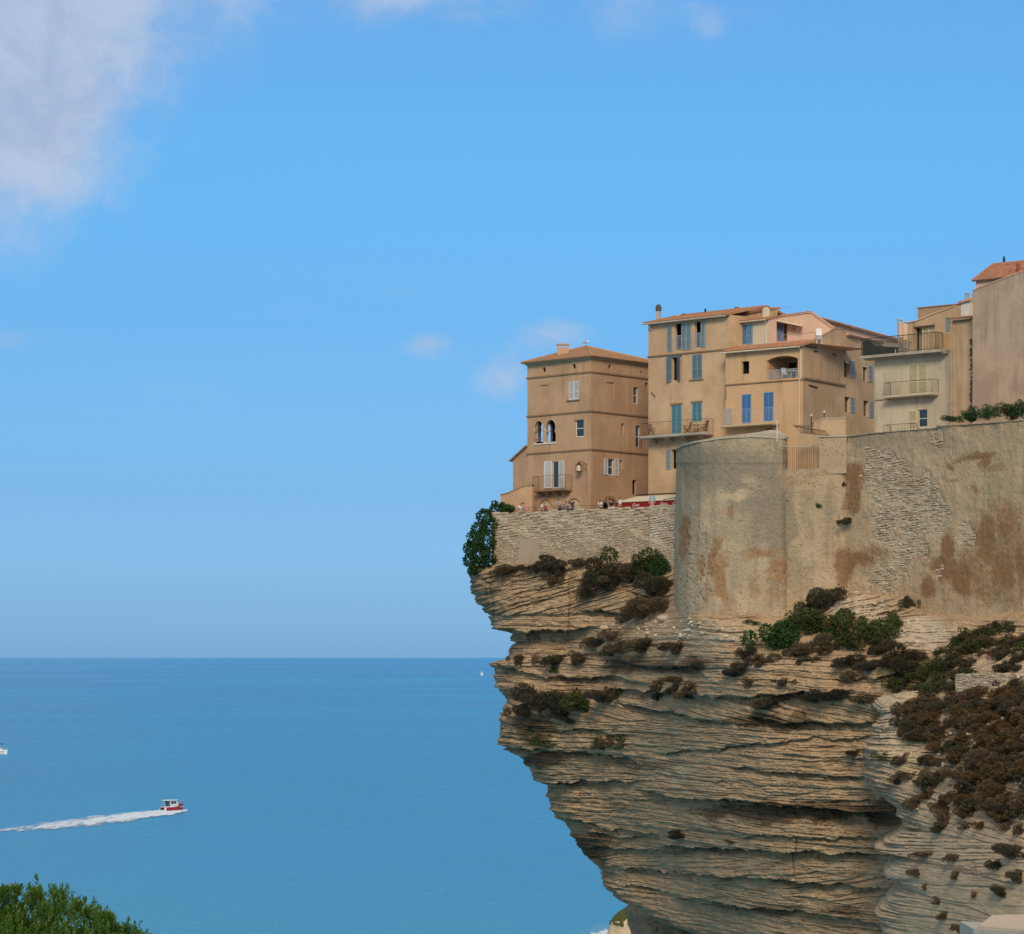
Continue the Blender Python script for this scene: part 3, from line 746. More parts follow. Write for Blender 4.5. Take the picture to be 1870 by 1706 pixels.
def shutter(F_, u0, u1, z0, z1, w, mat, parent, hinge=None, ang=0, rail=True):
    """louvred leaf: frame stiles, mid rail, recessed slat field; ang swings it out about its hinge"""
    mb = MB(); W = u1 - u0; st = min(.07, W * .16); t = .045
    def P(a, z, d):
        if hinge == 'l': return F_.P(u0 + a * math.cos(ang), z, w + a * math.sin(ang) + d * math.cos(ang))
        if hinge == 'r': return F_.P(u1 - (W - a) * math.cos(ang), z, w + (W - a) * math.sin(ang) + d * math.cos(ang))
        return F_.P(u0 + a, z, w + d)
    def bx(a0, a1, q0, q1, d0, d1):
        v = [P(a, z, d) for a in (a0, a1) for z in (q0, q1) for d in (d0, d1)]
        mb.add(v, [(0, 1, 3, 2), (4, 6, 7, 5), (0, 4, 5, 1), (2, 3, 7, 6), (0, 2, 6, 4), (1, 5, 7, 3)])
    bx(0, st, z0, z1, 0, t); bx(W - st, W, z0, z1, 0, t)
    zm = z0 + (z1 - z0) * .42
    for a, b_ in ((z0, z0 + st * 1.2), (z1 - st * 1.2, z1)) + (((zm - st * .6, zm + st * .6),) if rail else ()): bx(st, W - st, a, b_, .002, t - .002)
    ns = max(4, int((z1 - z0) / .11))
    for i in range(ns):
        q = z0 + st + (z1 - z0 - 2 * st) * (i + .5) / ns; hh = (z1 - z0 - 2 * st) / ns * .5
        v = [P(st, q - hh, .034), P(W - st, q - hh, .034), P(W - st, q + hh * .85, .008), P(st, q + hh * .85, .008)]
        mb.add(v, [(0, 1, 2, 3)])
    o = mb.build('shutter', mat, parent); o.data.materials.append(MATS.get(mat.name + '_slats', mat)); nf = len(o.data.polygons)
    for p in list(o.data.polygons)[nf - ns:]: p.material_index = 1
    return o
def window(F_, r, parent, kind='glass', frame=WHITE, rev=.22, leaves=2, mid=True, sill=False, depth=2.0, mull=1):
    """frame object that carries its pane; r = (u0,u1,ztop,zbottom)"""
    u0, u1, z1, z0 = r; mb = MB(); fw = .06; w = -rev + .03
    F_.box(mb, u0 + .002, u0 + fw, z0, z1, w, w + .05); F_.box(mb, u1 - fw, u1 - .002, z0, z1, w, w + .05)
    F_.box(mb, u0 + fw, u1 - fw, z1 - fw, z1 - .002, w + .002, w + .048); F_.box(mb, u0 + fw, u1 - fw, z0 + .002, z0 + fw * 1.3, w + .002, w + .048)
    if mid: F_.box(mb, u0 + fw, u1 - fw, (z0 + z1) / 2 - fw / 2, (z0 + z1) / 2 + fw / 2, w + .004, w + .046)
    if mull > 1: F_.box(mb, (u0 + u1) / 2 - .03, (u0 + u1) / 2 + .03, z0 + fw, z1 - fw, w + .006, w + .044)
    wo = mb.build('window', frame, parent)
    g = MB(); g.add([F_.P(u0, z0, w + .01), F_.P(u1, z0, w + .01), F_.P(u1, z1, w + .01), F_.P(u0, z1, w + .01)], [(0, 1, 2, 3)]); g.build('pane', GLASS, wo)
    d = MB(); v = [F_.P(u, z, q) for u in (u0 - .05, u1 + .05) for z in (z0 - .05, z1 + .05) for q in (-depth, -rev - .01)]
    d.add(v, [(0, 1, 3, 2), (4, 6, 7, 5), (0, 4, 5, 1), (2, 3, 7, 6), (0, 2, 6, 4)]); d.build('room', DARKIN, wo)
    if sill:
        s_ = MB(); F_.box(s_, u0 - .12, u1 + .12, z0 - .1, z0 - .002, -.1, .12); s_.build('sill', CORN, wo)
    return wo
def dark_room(F_, r, parent, rev=.25, depth=2.5, mat=None, name='room', inset=.06):
    u0, u1, z1, z0 = r; d = MB(); v = [F_.P(u, z, q) for u in (u0 - inset, u1 + inset) for z in (z0 - inset, z1 + inset) for q in (-depth, -rev + .003)]
    d.add(v, [(0, 1, 3, 2), (4, 6, 7, 5), (0, 4, 5, 1), (2, 3, 7, 6), (0, 2, 6, 4)]); return d.build(name, mat or DARKIN, parent)
def course(F_, z, parent, u0=0, u1=None, h=.14, w=.09, mat=None, name='cornice'):
    u1 = F_.L if u1 is None else u1; mb = MB(); F_.box(mb, u0, u1, z - h / 2, z + h / 2, -.05, w); F_.box(mb, u0, u1, z - h / 2 - .05, z - h / 2 - .002, -.05, w * .5)
    return mb.build(name, mat or CORN, parent)
def side_wall(a, b, z0, z1, mat, parent, name='wall'):
    mb = MB(); mb.add([(*a, z0), (*b, z0), (*b, z1), (*a, z1)], [(0, 1, 2, 3)]); return mb.build(name, mat, parent)
def railing(name, pts, h, mat, parent, gap=.13, r=.012, top=.022, posts=True, bars=True, label=None):
    """pts: plan+height polyline of the foot of the rail"""
    pts = [Vector(p) for p in pts]; mb = MB()
    mb.tube([p + UP * h for p in pts], top, 4); mb.tube([p + UP * .08 for p in pts], r * 1.2, 4)
    for i in range(len(pts) - 1):
        a, b = pts[i], pts[i + 1]; n = max(1, int((b - a).length / gap))
        if bars:
            for k in range(n + 1):
                p = a.lerp(b, k / n); mb.tube([p + UP * .08, p + UP * h], r, 3, False)
    for p in pts: mb.tube([p, p + UP * h], top, 4)
    return mb.build(name, mat, parent)
def tiles(poly, down, mat, parent, name='roof_tiles', sp=.24, r=.085, seg=.0, lift=.02):
    """rows of half-round tiles laid down the slope of a planar polygon; stepped where tiles overlap"""
    poly = [Vector(p) for p in poly]; n = Vector((0, 0, 0))
    for i in range(len(poly)): n += (poly[i] - poly[0]).cross(poly[(i + 1) % len(poly)] - poly[0])
    n.normalize(); n = n if n.z > 0 else -n
    dn = Vector(down); dn = (dn - n * dn.dot(n)).normalized(); ac = dn.cross(n).normalized()
    o = poly[0]; q = [((p - o).dot(ac), (p - o).dot(dn)) for p in poly]
    a0, a1 = min(p[0] for p in q), max(p[0] for p in q); mb = MB(); rnd = random.Random(int(abs(o.x * 10 + o.y)))
    k = int((a1 - a0) / sp); base = MB(); base.prism(poly, n * -.10)
    b_ = base.build(name.replace('_tiles', '') if '_tiles' in name else 'roof', mat, parent)
    for i in range(k + 1):
        a = a0 + sp * (i + .5)
        ys = []
        for j in range(len(q)):
            p, p2 = q[j], q[(j + 1) % len(q)]
            if (p[0] - a) * (p2[0] - a) < 0: ys.append(p[1] + (p2[1] - p[1]) * (a - p[0]) / (p2[0] - p[0]))
        ys.sort()
        for j in range(0, len(ys) - 1, 2):
            y0, y1 = ys[j], ys[j + 1] + .06
            m = max(1, int((y1 - y0) / .42)); L = (y1 - y0) / m
            for s_ in range(m):
                t0 = y0 + L * s_; t1 = t0 + L + .03; jj = rnd.uniform(-.012, .012)
                vs = []; N = 4
                for t, rr, hh in ((t0, r * .86, .0), (t1, r * 1.06, .028)):
                    for g_ in range(N + 1):
                        an = math.pi * g_ / N
                        vs.append(o + ac * (a + jj + rr * math.cos(an)) + dn * t + n * (rr * math.sin(an) * .9 + hh + lift - .01))
                mb.add(vs, [(g_, g_ + 1, g_ + N + 2, g_ + N + 1) for g_ in range(N)] + [tuple(range(N + 1, 2 * N + 2))])
    if mb.v: tag(mb.build('tiles', mat, b_), kind='stuff')
    return b_
def balcony_slab(F_, u0, u1, z, parent, w=1.0, h=.16, mat=None, corbels=3, name='balcony'):
    mb = MB(); F_.box(mb, u0, u1, z - h, z, .003, w); F_.box(mb, u0 + .04, u1 - .04, z - h - .07, z - h - .002, .003, w - .08)
    o = mb.build(name, mat or SLAB, parent)
    for i in range(corbels):
        u = u0 + (u1 - u0) * (i + .5) / corbels; c = MB()
        c.prism([F_.P(u - .1, z - h - .08, .004), F_.P(u - .1, z - h - .08, w * .8), F_.P(u - .1, z - h - .2, w * .75), F_.P(u - .1, z - h - .5, .004)], F_.d * .2)
        c.build('corbel', mat or SLAB, o)
    return o
ZG = 60.2
# ---- square tower house at the tip
TB = (XX(963, 307), 307.0); TC = (XX(1079.5, 300), 300.0); TD = (XX(1184, 307.6), 307.6)
dr = (Vector(TD) - Vector(TC)).normalized(); TD = tuple(Vector(TC) + dr * 13.0); TE = tuple(Vector(TB) + dr * 11.0)
tw = thing('tower_house', (TC[0], TC[1], ZG), 'square ochre tower house with hipped tile roof and horseshoe-arched loggia, at the cliff tip', 'house')
A = Fac(TB, TC); B = Fac(TC, TD); Lf = Fac(TE, TB)
ztw = 75.35
def circ(F_, px, py, rx, n=14):
    u, z = F_.uz(px, py); r = rx * .05
    return [(u + r * math.cos(2 * math.pi * i / n), z + r * math.sin(2 * math.pi * i / n)) for i in range(n)]
hA = []
lo1 = A.rect(976.5, 769.5, 991.5, 811); lo2 = A.rect(997, 767.5, 1014.8, 808)
def horse(r, k=.80):
    u0, u1, z1, z0 = r; c = (u0 + u1) / 2; R_ = (u1 - u0) / 2; zc = z1 - R_; pts = [(u0 + .0, z0), (u1, z0), (u1, zc - R_ * .75), (u1 - R_ * .22, zc - R_ * .70)]
    for i in range(13):
        a = -0.62 + (math.pi + 1.24) * i / 12
        pts.append((c + R_ * .98 * math.cos(a), zc + R_ * .98 * math.sin(a)))
    pts += [(u0 + R_ * .22, zc - R_ * .70), (u0, zc - R_ * .75)]
    return pts
hA += [dict(poly=horse(lo1), rev=.28), dict(poly=horse(lo2), rev=.28)]
wA = A.rect(1049, 767.5, 1066, 799); hA.append(dict(poly=R4(wA), rev=.32))
bl = A.rect(984.7, 704, 1001.7, 736.5); hA.append(dict(poly=R4(bl), rev=.10, closed=True))
shA = A.rect(1039, 698, 1056.5, 731); hA.append(dict(poly=R4(shA), rev=.12, closed=True))
for cx_, cy_ in ((993.5, 676.6), (1048, 670.4)): hA.append(dict(poly=circ(A, cx_, cy_, 5.2), rev=.3, closed=True))
dA = A.rect(1008.5, 843.5, 1020.8, 892.5); hA.append(dict(poly=R4(dA), rev=.2))
a1 = A.rect(982, 913, 1010, 960); a2 = A.rect(1034, 911, 1063, 960)
for r in (a1, a2): hA.append(dict(poly=arch(r[0], r[1], ZG + .02, r[2]), rev=.14, closed=True))
wall_face(A, [(0, ZG), (A.L, ZG), (A.L, ztw), (0, ztw)], hA, P_TOWER, tw)
hB = [dict(poly=circ(B, 1114, 670.9, 5.0), rev=.3, closed=True), dict(poly=circ(B, 1171.5, 681, 3.6), rev=.3, closed=True)]
hB.append(dict(poly=R4(B.rect(1107, 699, 1122, 730.6)), rev=.10, closed=True))
wB1 = B.rect(1156.7, 708, 1165.5, 738.6); wB2 = B.rect(1109.7, 839, 1121.6, 869); wB3 = B.rect(1131.8, 841, 1136.4, 859); wB4 = B.rect(1134.8, 774.5, 1140, 792.5)
wB5 = B.rect(1160.7, 778.5, 1169.5, 818); wB6 = B.rect(1155, 878, 1162.7, 904.5); wB7 = B.rect(1178, 700, 1183, 720)
aB = B.rect(1099, 911, 1128, 960)
hB += [dict(poly=R4(r), rev=.28) for r in (wB1, wB2, wB3, wB4, wB5, wB6, wB7)] + [dict(poly=arch(aB[0], aB[1], ZG + .02, aB[2]), rev=.5)]
wall_face(B, [(0, ZG), (B.L, ZG), (B.L, ztw), (0, ztw)], hB, P_TOWER, tw)
for F_, cx_, cy_, r_ in ((A, 993.5, 676.6, 4.9), (A, 1048, 670.4, 4.9), (B, 1114, 670.9, 4.6), (B, 1171.5, 681, 4.0)):
    pl = circ(F_, cx_, cy_, r_ * .82); mb = MB(); mb.add([F_.P(u, z, -.14) for u, z in pl], [tuple(range(len(pl)))]); mb.build('oculus_shade', DARKIN, tw)  # black disc paints in the shade of the round recess
# loggia room with a second pair of arches in the seaward wall
zl0, zl1 = lo1[3], lo1[2]
hL = []
for k in (0, 1, 2):
    u0 = Lf.L - 1.55 - 1.05 * k - .1; hL.append(dict(poly=horse((u0, u0 + .85, zl1, zl0 + .35)), rev=.25))
wall_face(Lf, [(0, ZG), (Lf.L, ZG), (Lf.L, ztw), (0, ztw)], hL, P_TOWER, tw)
Bk = Fac(TD, TE); wall_face(Bk, [(0, ZG), (Bk.L, ZG), (Bk.L, ztw), (0, ztw)], [], P_TOWER, tw)
lg = MB(); dep = 3.7; ub = lo2[1] + .12
v = [A.P(u, z, w) for u in (.02, ub) for z in (zl0 - .05, zl1 + .25) for w in (-dep, -.285)]
lg.add(v, [(0, 1, 5, 4), (2, 3, 7, 6), (0, 4, 6, 2), (4, 5, 7, 6)]); lg.build('loggia', P_GREYW, tw)
# white surrounds of the loggia arches
def ring(F_, poly, w0, w1, t, mat, parent, name='arch_moulding', skip=2):
    mb = MB(); n = len(poly); c = (sum(p[0] for p in poly) / n, sum(p[1] for p in poly) / n)
    for i in range(skip, n - 1):
        p, q = poly[i], poly[i + 1]
        def o(p): d = Vector((p[0] - c[0], p[1] - c[1])).normalized(); return (p[0] + d.x * t, p[1] + d.y * t)
        P2, Q2 = o(p), o(q)
        vs = [F_.P(*a, w) for a in (p, q, Q2, P2) for w in (w0, w1)]
        mb.add(vs, [(1, 3, 5, 7), (0, 2, 3, 1), (2, 4, 5, 3), (4, 6, 7, 5), (6, 0, 1, 7)])
    return mb.build(name, mat, parent)
for r in (lo1, lo2): ring(A, horse(r), -.2, .025, .05, P_TOWER2, tw, skip=4)
for px_, pr in ((975.2, 0), (994.2, 1), (1015.3, 2)):
    u, zt_ = A.uz(px_, 785); zb_ = lo2[3] if pr == 2 else lo1[3]
    if pr == 2: continue
    mb = MB(); c = A.P(u, 0, -.10); c.z = 0
    mb.lathe((c.x, c.y, 0), [(.13, zb_), (.13, zb_ + .08), (.075, zb_ + .16), (.065, zt_ - .3), (.08, zt_ - .22), (.16, zt_ - .06), (.17, zt_)], 8); mb.build('column', P_WHITE, tw)
mb = MB(); A.box(mb, lo1[0] - .05, lo2[1] + .06, zl0 - .12, zl0 - .003, -.25, .07); mb.build('loggia_sill', P_WHITE, tw)
railing('loggia_rail', [A.P(lo1[0], zl0, -.15), A.P(lo1[1], zl0, -.15)], .42, IRON, tw, bars=False)
for z in (74.06, 70.47, 66.98):
    course(A, z, tw, -.09, A.L + .09, mat=CORN); course(B, z, tw, .1, B.L, mat=CORN)
window(A, wA, tw, rev=.3)
window(A, dA, tw, rev=.15, mid=False)
for r, k in ((shA, SH_WHITE),):
    um = (r[0] + r[1]) / 2; shutter(A, r[0], um - .01, r[3], r[2], -.03, k, tw); shutter(A, um + .01, r[1], r[3], r[2], -.03, k, tw)
    mb = MB(); A.box(mb, r[0] - .25, r[1] + .2, r[3] - .1, r[3] - .01, -.03, .14); mb.build('sill', CORN, tw)
q = A.rect(997.2, 844, 1008.2, 893); shutter(A, q[0], q[1], q[3], q[2], .02, SH_WHITE, tw, 'r', .25)
q = A.rect(1020.8, 843, 1030.8, 892.5); shutter(A, q[0], q[1], q[3], q[2], .02, SH_WHITE, tw)
for r in (wB1, wB2, wB5): window(B, r, tw, rev=.25, mid=True)
for r in (wB3, wB4, wB6, wB7): dark_room(B, r, tw, .28, 1.2)
dark_room(B, (aB[0], aB[1], aB[2] + .1, ZG), tw, .5, 1.8)
q = B.rect(1103, 838.5, 1109.6, 868); shutter(B, q[0], q[1], q[3], q[2], .02, SH_WHITE, tw)
q = B.rect(1121.8, 839, 1129, 870); shutter(B, q[0], q[1], q[3], q[2], .02, SH_WHITE, tw)
railing('window_guard', [B.P(wB5[0], wB5[3], .1), B.P(wB5[1], wB5[3], .1)], .8, IRON, tw)
# stone rings round the filled arches
for r, F_ in ((a1, A), (a2, A), (aB, B)):
    pl = arch(r[0], r[1], ZG + .02, r[2]); mb = MB(); c = (r[0] + r[1]) / 2; R_ = (r[1] - r[0]) / 2; sp_ = r[2] - R_
    for i in range(12):
        a_0, a_1 = math.pi * i / 12, math.pi * (i + 1) / 12
        vs = [F_.P(c + (R_ + k) * math.cos(a), sp_ + (R_ + k) * math.sin(a), w) for a in (a_0, a_1) for k in (0.0, .26) for w in (-.05, .05)]
        mb.add(vs, [(1, 3, 7, 5), (0, 1, 5, 4), (2, 3, 7, 6)])
    for u0_ in (r[0] - .26, r[1]): F_.box(mb, u0_, u0_ + .26, ZG, sp_, -.05, .05)
    mb.build('arch_ring', CORN if F_ is B else P_TOWER, tw)
for r in (a1, a2):
    pl = arch(r[0] + .01, r[1] - .01, ZG + .02, r[2] - .01); tt = tessellate_polygon([[Vector((u, z, 0)) for u, z in pl]])
    mb = MB(); mb.add([A.P(u, z, -.11) for u, z in pl], [tuple(t) for t in tt]); mb.build('arch_infill', P_LOW, tw)
bz = A.uz(1045, 893.5)[1]; bu0, bu1 = A.uz(984, 880)[0], A.uz(1045.5, 880)[0]
bo = balcony_slab(A, bu0, bu1, bz, tw, .85, .14, CORN, 4)
railing('balcony_rail', [A.P(bu0 + .04, bz, .05), A.P(bu0 + .04, bz, .8), A.P(bu1 - .04, bz, .8), A.P(bu1 - .04, bz, .05)], 1.25, RUSTY, bo, .16, .008, .02)
# roof
ov = .45; cen = Vector((6.9, 309.0)); ez = 75.45; ap = Vector((6.95, 309, 77.15))
def outp(p): d = (Vector(p) - Vector((7.6, 309.0))).normalized(); return Vector((*(Vector(p) + d * ov * 1.35), ez))
E4 = [outp(p) for p in (TB, TC, TD, TE)]
for i in range(4):
    a, b = E4[i], E4[(i + 1) % 4]; dn = ((a + b) / 2 - ap)
    tiles([a, b, ap], dn, TILE_O, tw, sp=.25)
mb = MB()
for p in E4: mb.tube([p + UP * .05, ap + UP * .08], .11, 6)
mb.build('ridge_tiles', TILE_O, tw)
for F_ in (A, B):
    mb = MB(); F_.box(mb, -.12, F_.L + .05, ztw - .14, ztw + .04, -.05, .12); mb.build('eaves_moulding', P_TOWER2, tw)
mb = MB(); c = PX(1028, 640, 306.5); zc = 76.0
mb.box((c.x, c.y, zc + .35), .55, .38, .5); mb.box((c.x, c.y, zc + 1.15), .62, .43, .06)
for sx_ in (-.5, -.05, .45):
    mb.box((c.x + sx_, c.y - .28, zc + .97), .08, .09, .12)
ch = mb.build('chimney', P_TOWER, tw)
# lean-to against its left side
LT = Fac.px(937, 308.9, 963.5, 307.15)
lt = thing('lean_to_house', (LT.a.x, LT.a.y, ZG), 'low ochre lean-to with a steep mono-pitch roof, on the left side of the tower house', 'annex')
zA, zB_ = ZZ(840, 308.9), ZZ(817, 307.15)
wall_face(LT, [(0, ZG), (LT.L, ZG), (LT.L, zB_), (0, zA)], [], P_TOWER, lt)
bk = LT.n * -5
s0 = LT.P(0, 0, 0); side_wall((s0.x, s0.y), (s0.x + bk.x, s0.y + bk.y), ZG, zA, P_TOWER, lt)
tiles([LT.P(-.35, zA - .12, .25), LT.P(LT.L, zB_ + .12, .25), LT.P(LT.L, zB_ + .12, -5), LT.P(-.35, zA - .12, -5)], LT.d * -1, TILE_O, lt)
LW = Fac.px(914, 304.5, 972, 303.0)
lw = thing('garden_wall', (LW.a.x, LW.a.y, ZG), 'ochre garden wall with curved dark coping rising toward the tower house', 'wall')
top = [LW.uz(x, y) for x, y in ((914, 906), (928, 902.5), (940, 897), (952, 891.5), (962, 889), (972, 888.5))]
wall_face(LW, [(0, ZG), (LW.L, ZG)] + [(u, z) for u, z in reversed(top)], [], P_TOWER, lw, thick=.4)
mb = MB(); mb.tube([LW.P(u, z + .03, -.2) for u, z in top], .0, 4)
mb = MB()
for (u, z), (u2, z2) in zip(top[:-1], top[1:]):
    vs = [LW.P(u, z, .06), LW.P(u2, z2, .06), LW.P(u2, z2 + .12, .06), LW.P(u, z + .12, .06), LW.P(u, z, -.46), LW.P(u2, z2, -.46), LW.P(u2, z2 + .12, -.46), LW.P(u, z + .12, -.46)]
    mb.add(vs, [(0, 1, 2, 3), (3, 2, 6, 7), (0, 4, 5, 1), (4, 7, 6, 5)])
mb.build('coping', CORN, lw)

# ---- tall sand-coloured house with teal shutters
H0, H1 = (XX(1184, 296), 296.0), (XX(1333, 288.4), 288.4)
h2 = thing('balcony_house', (H0[0], H0[1], ZG), 'tall sand-coloured house with teal shutters and a long iron balcony, right of the tower house', 'house')
H = Fac(H0, H1); zt2 = 77.95
open1 = H.rect(1232, 592, 1245, 639.5); open2 = H.rect(1268.5, 588.5, 1280.2, 635); op3 = H.rect(1227, 654, 1237, 696); w32 = H.rect(1263.6, 648.5, 1282, 693.5)
dr1 = H.rect(1226, 740.5, 1244.5, 793); wn1 = H.rect(1263.6, 736.5, 1281.6, 771.5); lwn = H.rect(1226, 821.5, 1236.5, 857)
hs = [dict(poly=R4(r), rev=.3) for r in (open1, open2, op3, lwn)] + [dict(poly=R4(r), rev=.16, closed=True) for r in (w32, dr1, wn1)]
zs = 75.05; zlow = 67.7
wall_face(H, [(0, ZG), (H.L, ZG), (H.L, zt2), (0, zt2)], hs, P_H2, h2)
for r in (open1, open2, op3, lwn): dark_room(H, r, h2, .3, 3.0)
course(H, zs, h2, -.06, H.L, .12, .10)
q = H.rect(1219, 597, 1227.5, 643); shutter(H, q[0], q[1], q[3], q[2], .03, SH_PALEBLUE, h2)
q = H.rect(1245.2, 592.5, 1253.3, 640); shutter(H, q[0], q[1], q[3], q[2], .03, SH_PALEBLUE, h2)
q = H.rect(1254, 592, 1262.3, 639.5); shutter(H, q[0], q[1], q[3], q[2], .03, SH_PALEBLUE, h2)
q = H.rect(1280.5, 588.5, 1288, 635.5); shutter(H, q[0], q[1], q[3], q[2], .03, SH_PALEBLUE, h2)
for r in (open1, open2): railing('window_guard', [H.P(r[0] + .03, r[3], .02), H.P(r[1] - .03, r[3], .02)], 1.22, RAILW, h2, .14, .014, .03)
q = H.rect(1220, 655, 1227, 698.5); shutter(H, q[0], q[1], q[3], q[2], .03, SH_SLATE, h2, 'r', .5)
q = H.rect(1237, 653, 1245.5, 696.5); shutter(H, q[0], q[1], q[3], q[2], .03, SH_SLATE, h2, 'l', .35)
def closed(F_, r, mat, parent, w=-.06):
    um = (r[0] + r[1]) / 2; shutter(F_, r[0] + .01, um - .008, r[3] + .01, r[2] - .01, w, mat, parent); shutter(F_, um + .008, r[1] - .01, r[3] + .01, r[2] - .01, w, mat, parent)
SH_STEEL = paint('paint_steel', (.17, .27, .31))
closed(H, w32, SH_STEEL, h2); closed(H, dr1, SH_TEAL, h2); closed(H, wn1, SH_TEAL, h2)
mb = MB(); H.box(mb, w32[0] - .25, w32[1] + .2, w32[3] - .09, w32[3] - .01, -.05, .13); mb.build('sill', CORN, h2)
mb = MB(); H.box(mb, H.rect(1220, 0, 1245, 1)[0], H.rect(1220, 0, 1245, 1)[1], op3[2] + .02, op3[2] + .14, -.02, .07); mb.build('lintel', SH_SLATE, h2)
for r in (dr1, wn1):
    mb = MB(); H.box(mb, r[0] - .12, r[1] + .12, r[2] + .02, r[2] + .16, -.02, .07); mb.build('lintel', CORN, h2)
q = H.rect(1216.5, 822, 1225.8, 858); shutter(H, q[0], q[1], q[3], q[2], .03, SH_GREY, h2)
zb2 = H.uz(1245, 794.5)[1]; bu0, bu1 = .12, H.uz(1303.5, 790)[0]
bo2 = balcony_slab(H, bu0, bu1, zb2, h2, 1.15, .2, SLAB, 4)
railing('balcony_rail', [H.P(bu0 + .04, zb2, .05), H.P(bu0 + .04, zb2, 1.08), H.P(bu1 - .04, zb2, 1.08), H.P(bu1 - .04, zb2, .05)], 1.15, RUSTY, bo2, .17, .006, .018)
mb = MB(); mb.tube([H.P(H.uz(1190, 718)[0], H.uz(1190, 718)[1], .05), H.P(H.uz(1197, 726)[0], H.uz(1197, 726)[1], .05)], .045, 5); mb.build('wall_anchor', RUSTY, h2)
# sides and body
bd = H.n * -9
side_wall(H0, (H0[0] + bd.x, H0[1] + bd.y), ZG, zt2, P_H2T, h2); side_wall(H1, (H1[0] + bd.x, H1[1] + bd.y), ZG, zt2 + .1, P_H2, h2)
side_wall((H0[0] + bd.x, H0[1] + bd.y), (H1[0] + bd.x, H1[1] + bd.y), ZG, zt2, P_H2, h2)
ro0, ro1 = H.P(-.28, zt2 + .1, .42), H.P(H.L + .0, zt2 + .1, .42)
tiles([ro0, ro1, H.P(H.L, zt2 + 1.2, -4.6), H.P(-.28, zt2 + 1.2, -4.6)], H.n, TILE, h2)
tiles([H.P(-.28, zt2 + 1.2, -4.6), H.P(H.L, zt2 + 1.2, -4.6), H.P(H.L, zt2 + .1, -9.3), H.P(-.28, zt2 + .1, -9.3)], H.n * -1, TILE, h2)
mb = MB(); mb.tube([H.P(-.35, zt2 + .0, .5), H.P(H.L - .1, zt2 + .0, .5)], .075, 6); mb.tube([H.P(.45, zt2, .48), H.P(.45, zt2 - .3, .3), H.P(.45, zt2 - .55, .12)], .05, 5); mb.build('gutter', PIPE, h2)
def chim(F_, px_, py0, py1, wpx, Yd, parent, mat, cap=None, n=4, base=1.0):
    x = XX(px_, Yd); z1, z0 = ZZ(py0, Yd), ZZ(py1, Yd); r = wpx / 2 * Yd / F; mb = MB()
    mb.lathe((x, Yd, 0), [(r, z0 - base), (r, z1)], n) if n > 4 else mb.box((x, Yd, (z0 - base + z1) / 2), r, r, (z1 - z0 + base) / 2)
    o = mb.build('chimney', mat, parent)
    if cap:
        m2 = MB(); m2.lathe((x, Yd, 0), [(r * 1.25, z1 - .45), (r * 1.3, z1 - .1), (r * 1.1, z1 + .02), (r * .5, z1 + .15)], 8); m2.build('chimney_cap', cap, o)
    return o
chim(H, 1202.5, 560, 588, 8.5, 297.5, h2, P_PALE, simple('dark_cap', (.09, .085, .07), .8), 10)
chim(H, 1237.5, 576, 583, 8, 297.5, h2, P_PALE, n=8); chim(H, 1249, 574, 583, 6, 297, h2, BRICKRED, n=8); chim(H, 1288, 565, 579, 3.6, 296, h2, IRON, n=8)
chim(H, 1345.5, 562, 576, 8, 294, h2, BRICKRED); chim(H, 1216, 582, 588, 5, 297, h2, P_PALE, n=8)

# ---- set-back attic to its right
Q = Fac.px(1333, 290.6, 1404, 287.2)
at = thing('attic_house', (Q.a.x, Q.a.y, ZG), 'set-back attic storey with one pair of blue shutters, left of the pink penthouse', 'house')
zq = Q.uz(1334, 592)[1]; wq = Q.rect(1354.7, 594, 1374.5, 629.5); zr = 73.6
wall_face(Q, [(0, zr), (Q.L, zr), (Q.L, zq), (0, zq)], [dict(poly=R4(wq), rev=.25)], P_PALE, at)
dark_room(Q, wq, at, .2, 1.5)
q = Q.rect(1354.7, 595, 1361, 630); shutter(Q, q[0], q[1], q[3], q[2], -.02, SH_BLUE, at)
q = Q.rect(1364, 593.5, 1374.5, 629.5); shutter(Q, q[0], q[1], q[3], q[2], .02, SH_SKY, at)
tiles([Q.P(-.1, zq + .06, .35), Q.P(Q.L + .1, zq + .06, .35), Q.P(Q.L + .1, zq + .42, -1.1), Q.P(-.1, zq + .42, -1.1)], Q.n, TILE, at)
K = Fac(tuple(Q.P(0, 0, -1.1))[:2], tuple(Q.P(Q.L + .3, 0, -1.1))[:2])
K = Fac(tuple(K.a)[:2], tuple(K.P(K.uz(1408, 570)[0], 0))[:2]); tp = [K.uz(1332, 577.5), K.uz(1408, 566)]
wall_face(K, [(0, zr), (K.L, zr), (K.L, tp[1][1]), (0, tp[0][1])], [], P_H2, at, thick=.3)
tiles([K.P(-.2, tp[0][1] + .05, .2), K.P(K.L + .1, tp[1][1] + .05, .2), K.P(K.L + .1, tp[1][1] + .2, -1.2), K.P(-.2, tp[0][1] + .2, -1.2)], K.n, TILE, at)
sq = Q.P(Q.L, 0); sb = Q.n * -1.0; side_wall((sq.x, sq.y), (sq.x + sb.x, sq.y + sb.y), zr, zq + .3, P_PINK, at)
s3 = Q.P(0, 0); side_wall((s3.x, s3.y), (s3.x + sb.x, s3.y + sb.y), zr, zq + .6, P_PALE, at)
mb = MB(); u_, z_ = Q.uz(1403, 585); mb.tube([Q.P(u_ - .9, zq - .02, .4), Q.P(u_ - .05, zq - .02, .4), Q.P(u_ - .15, zq - .35, .1), Q.P(u_ - .15, Q.uz(1400, 632)[1], .08)], .05, 6); mb.tube([Q.P(-.1, zq - .02, .42), Q.P(Q.L, zq - .02, .42)], .06, 6); mb.build('gutter', CREAM, at)
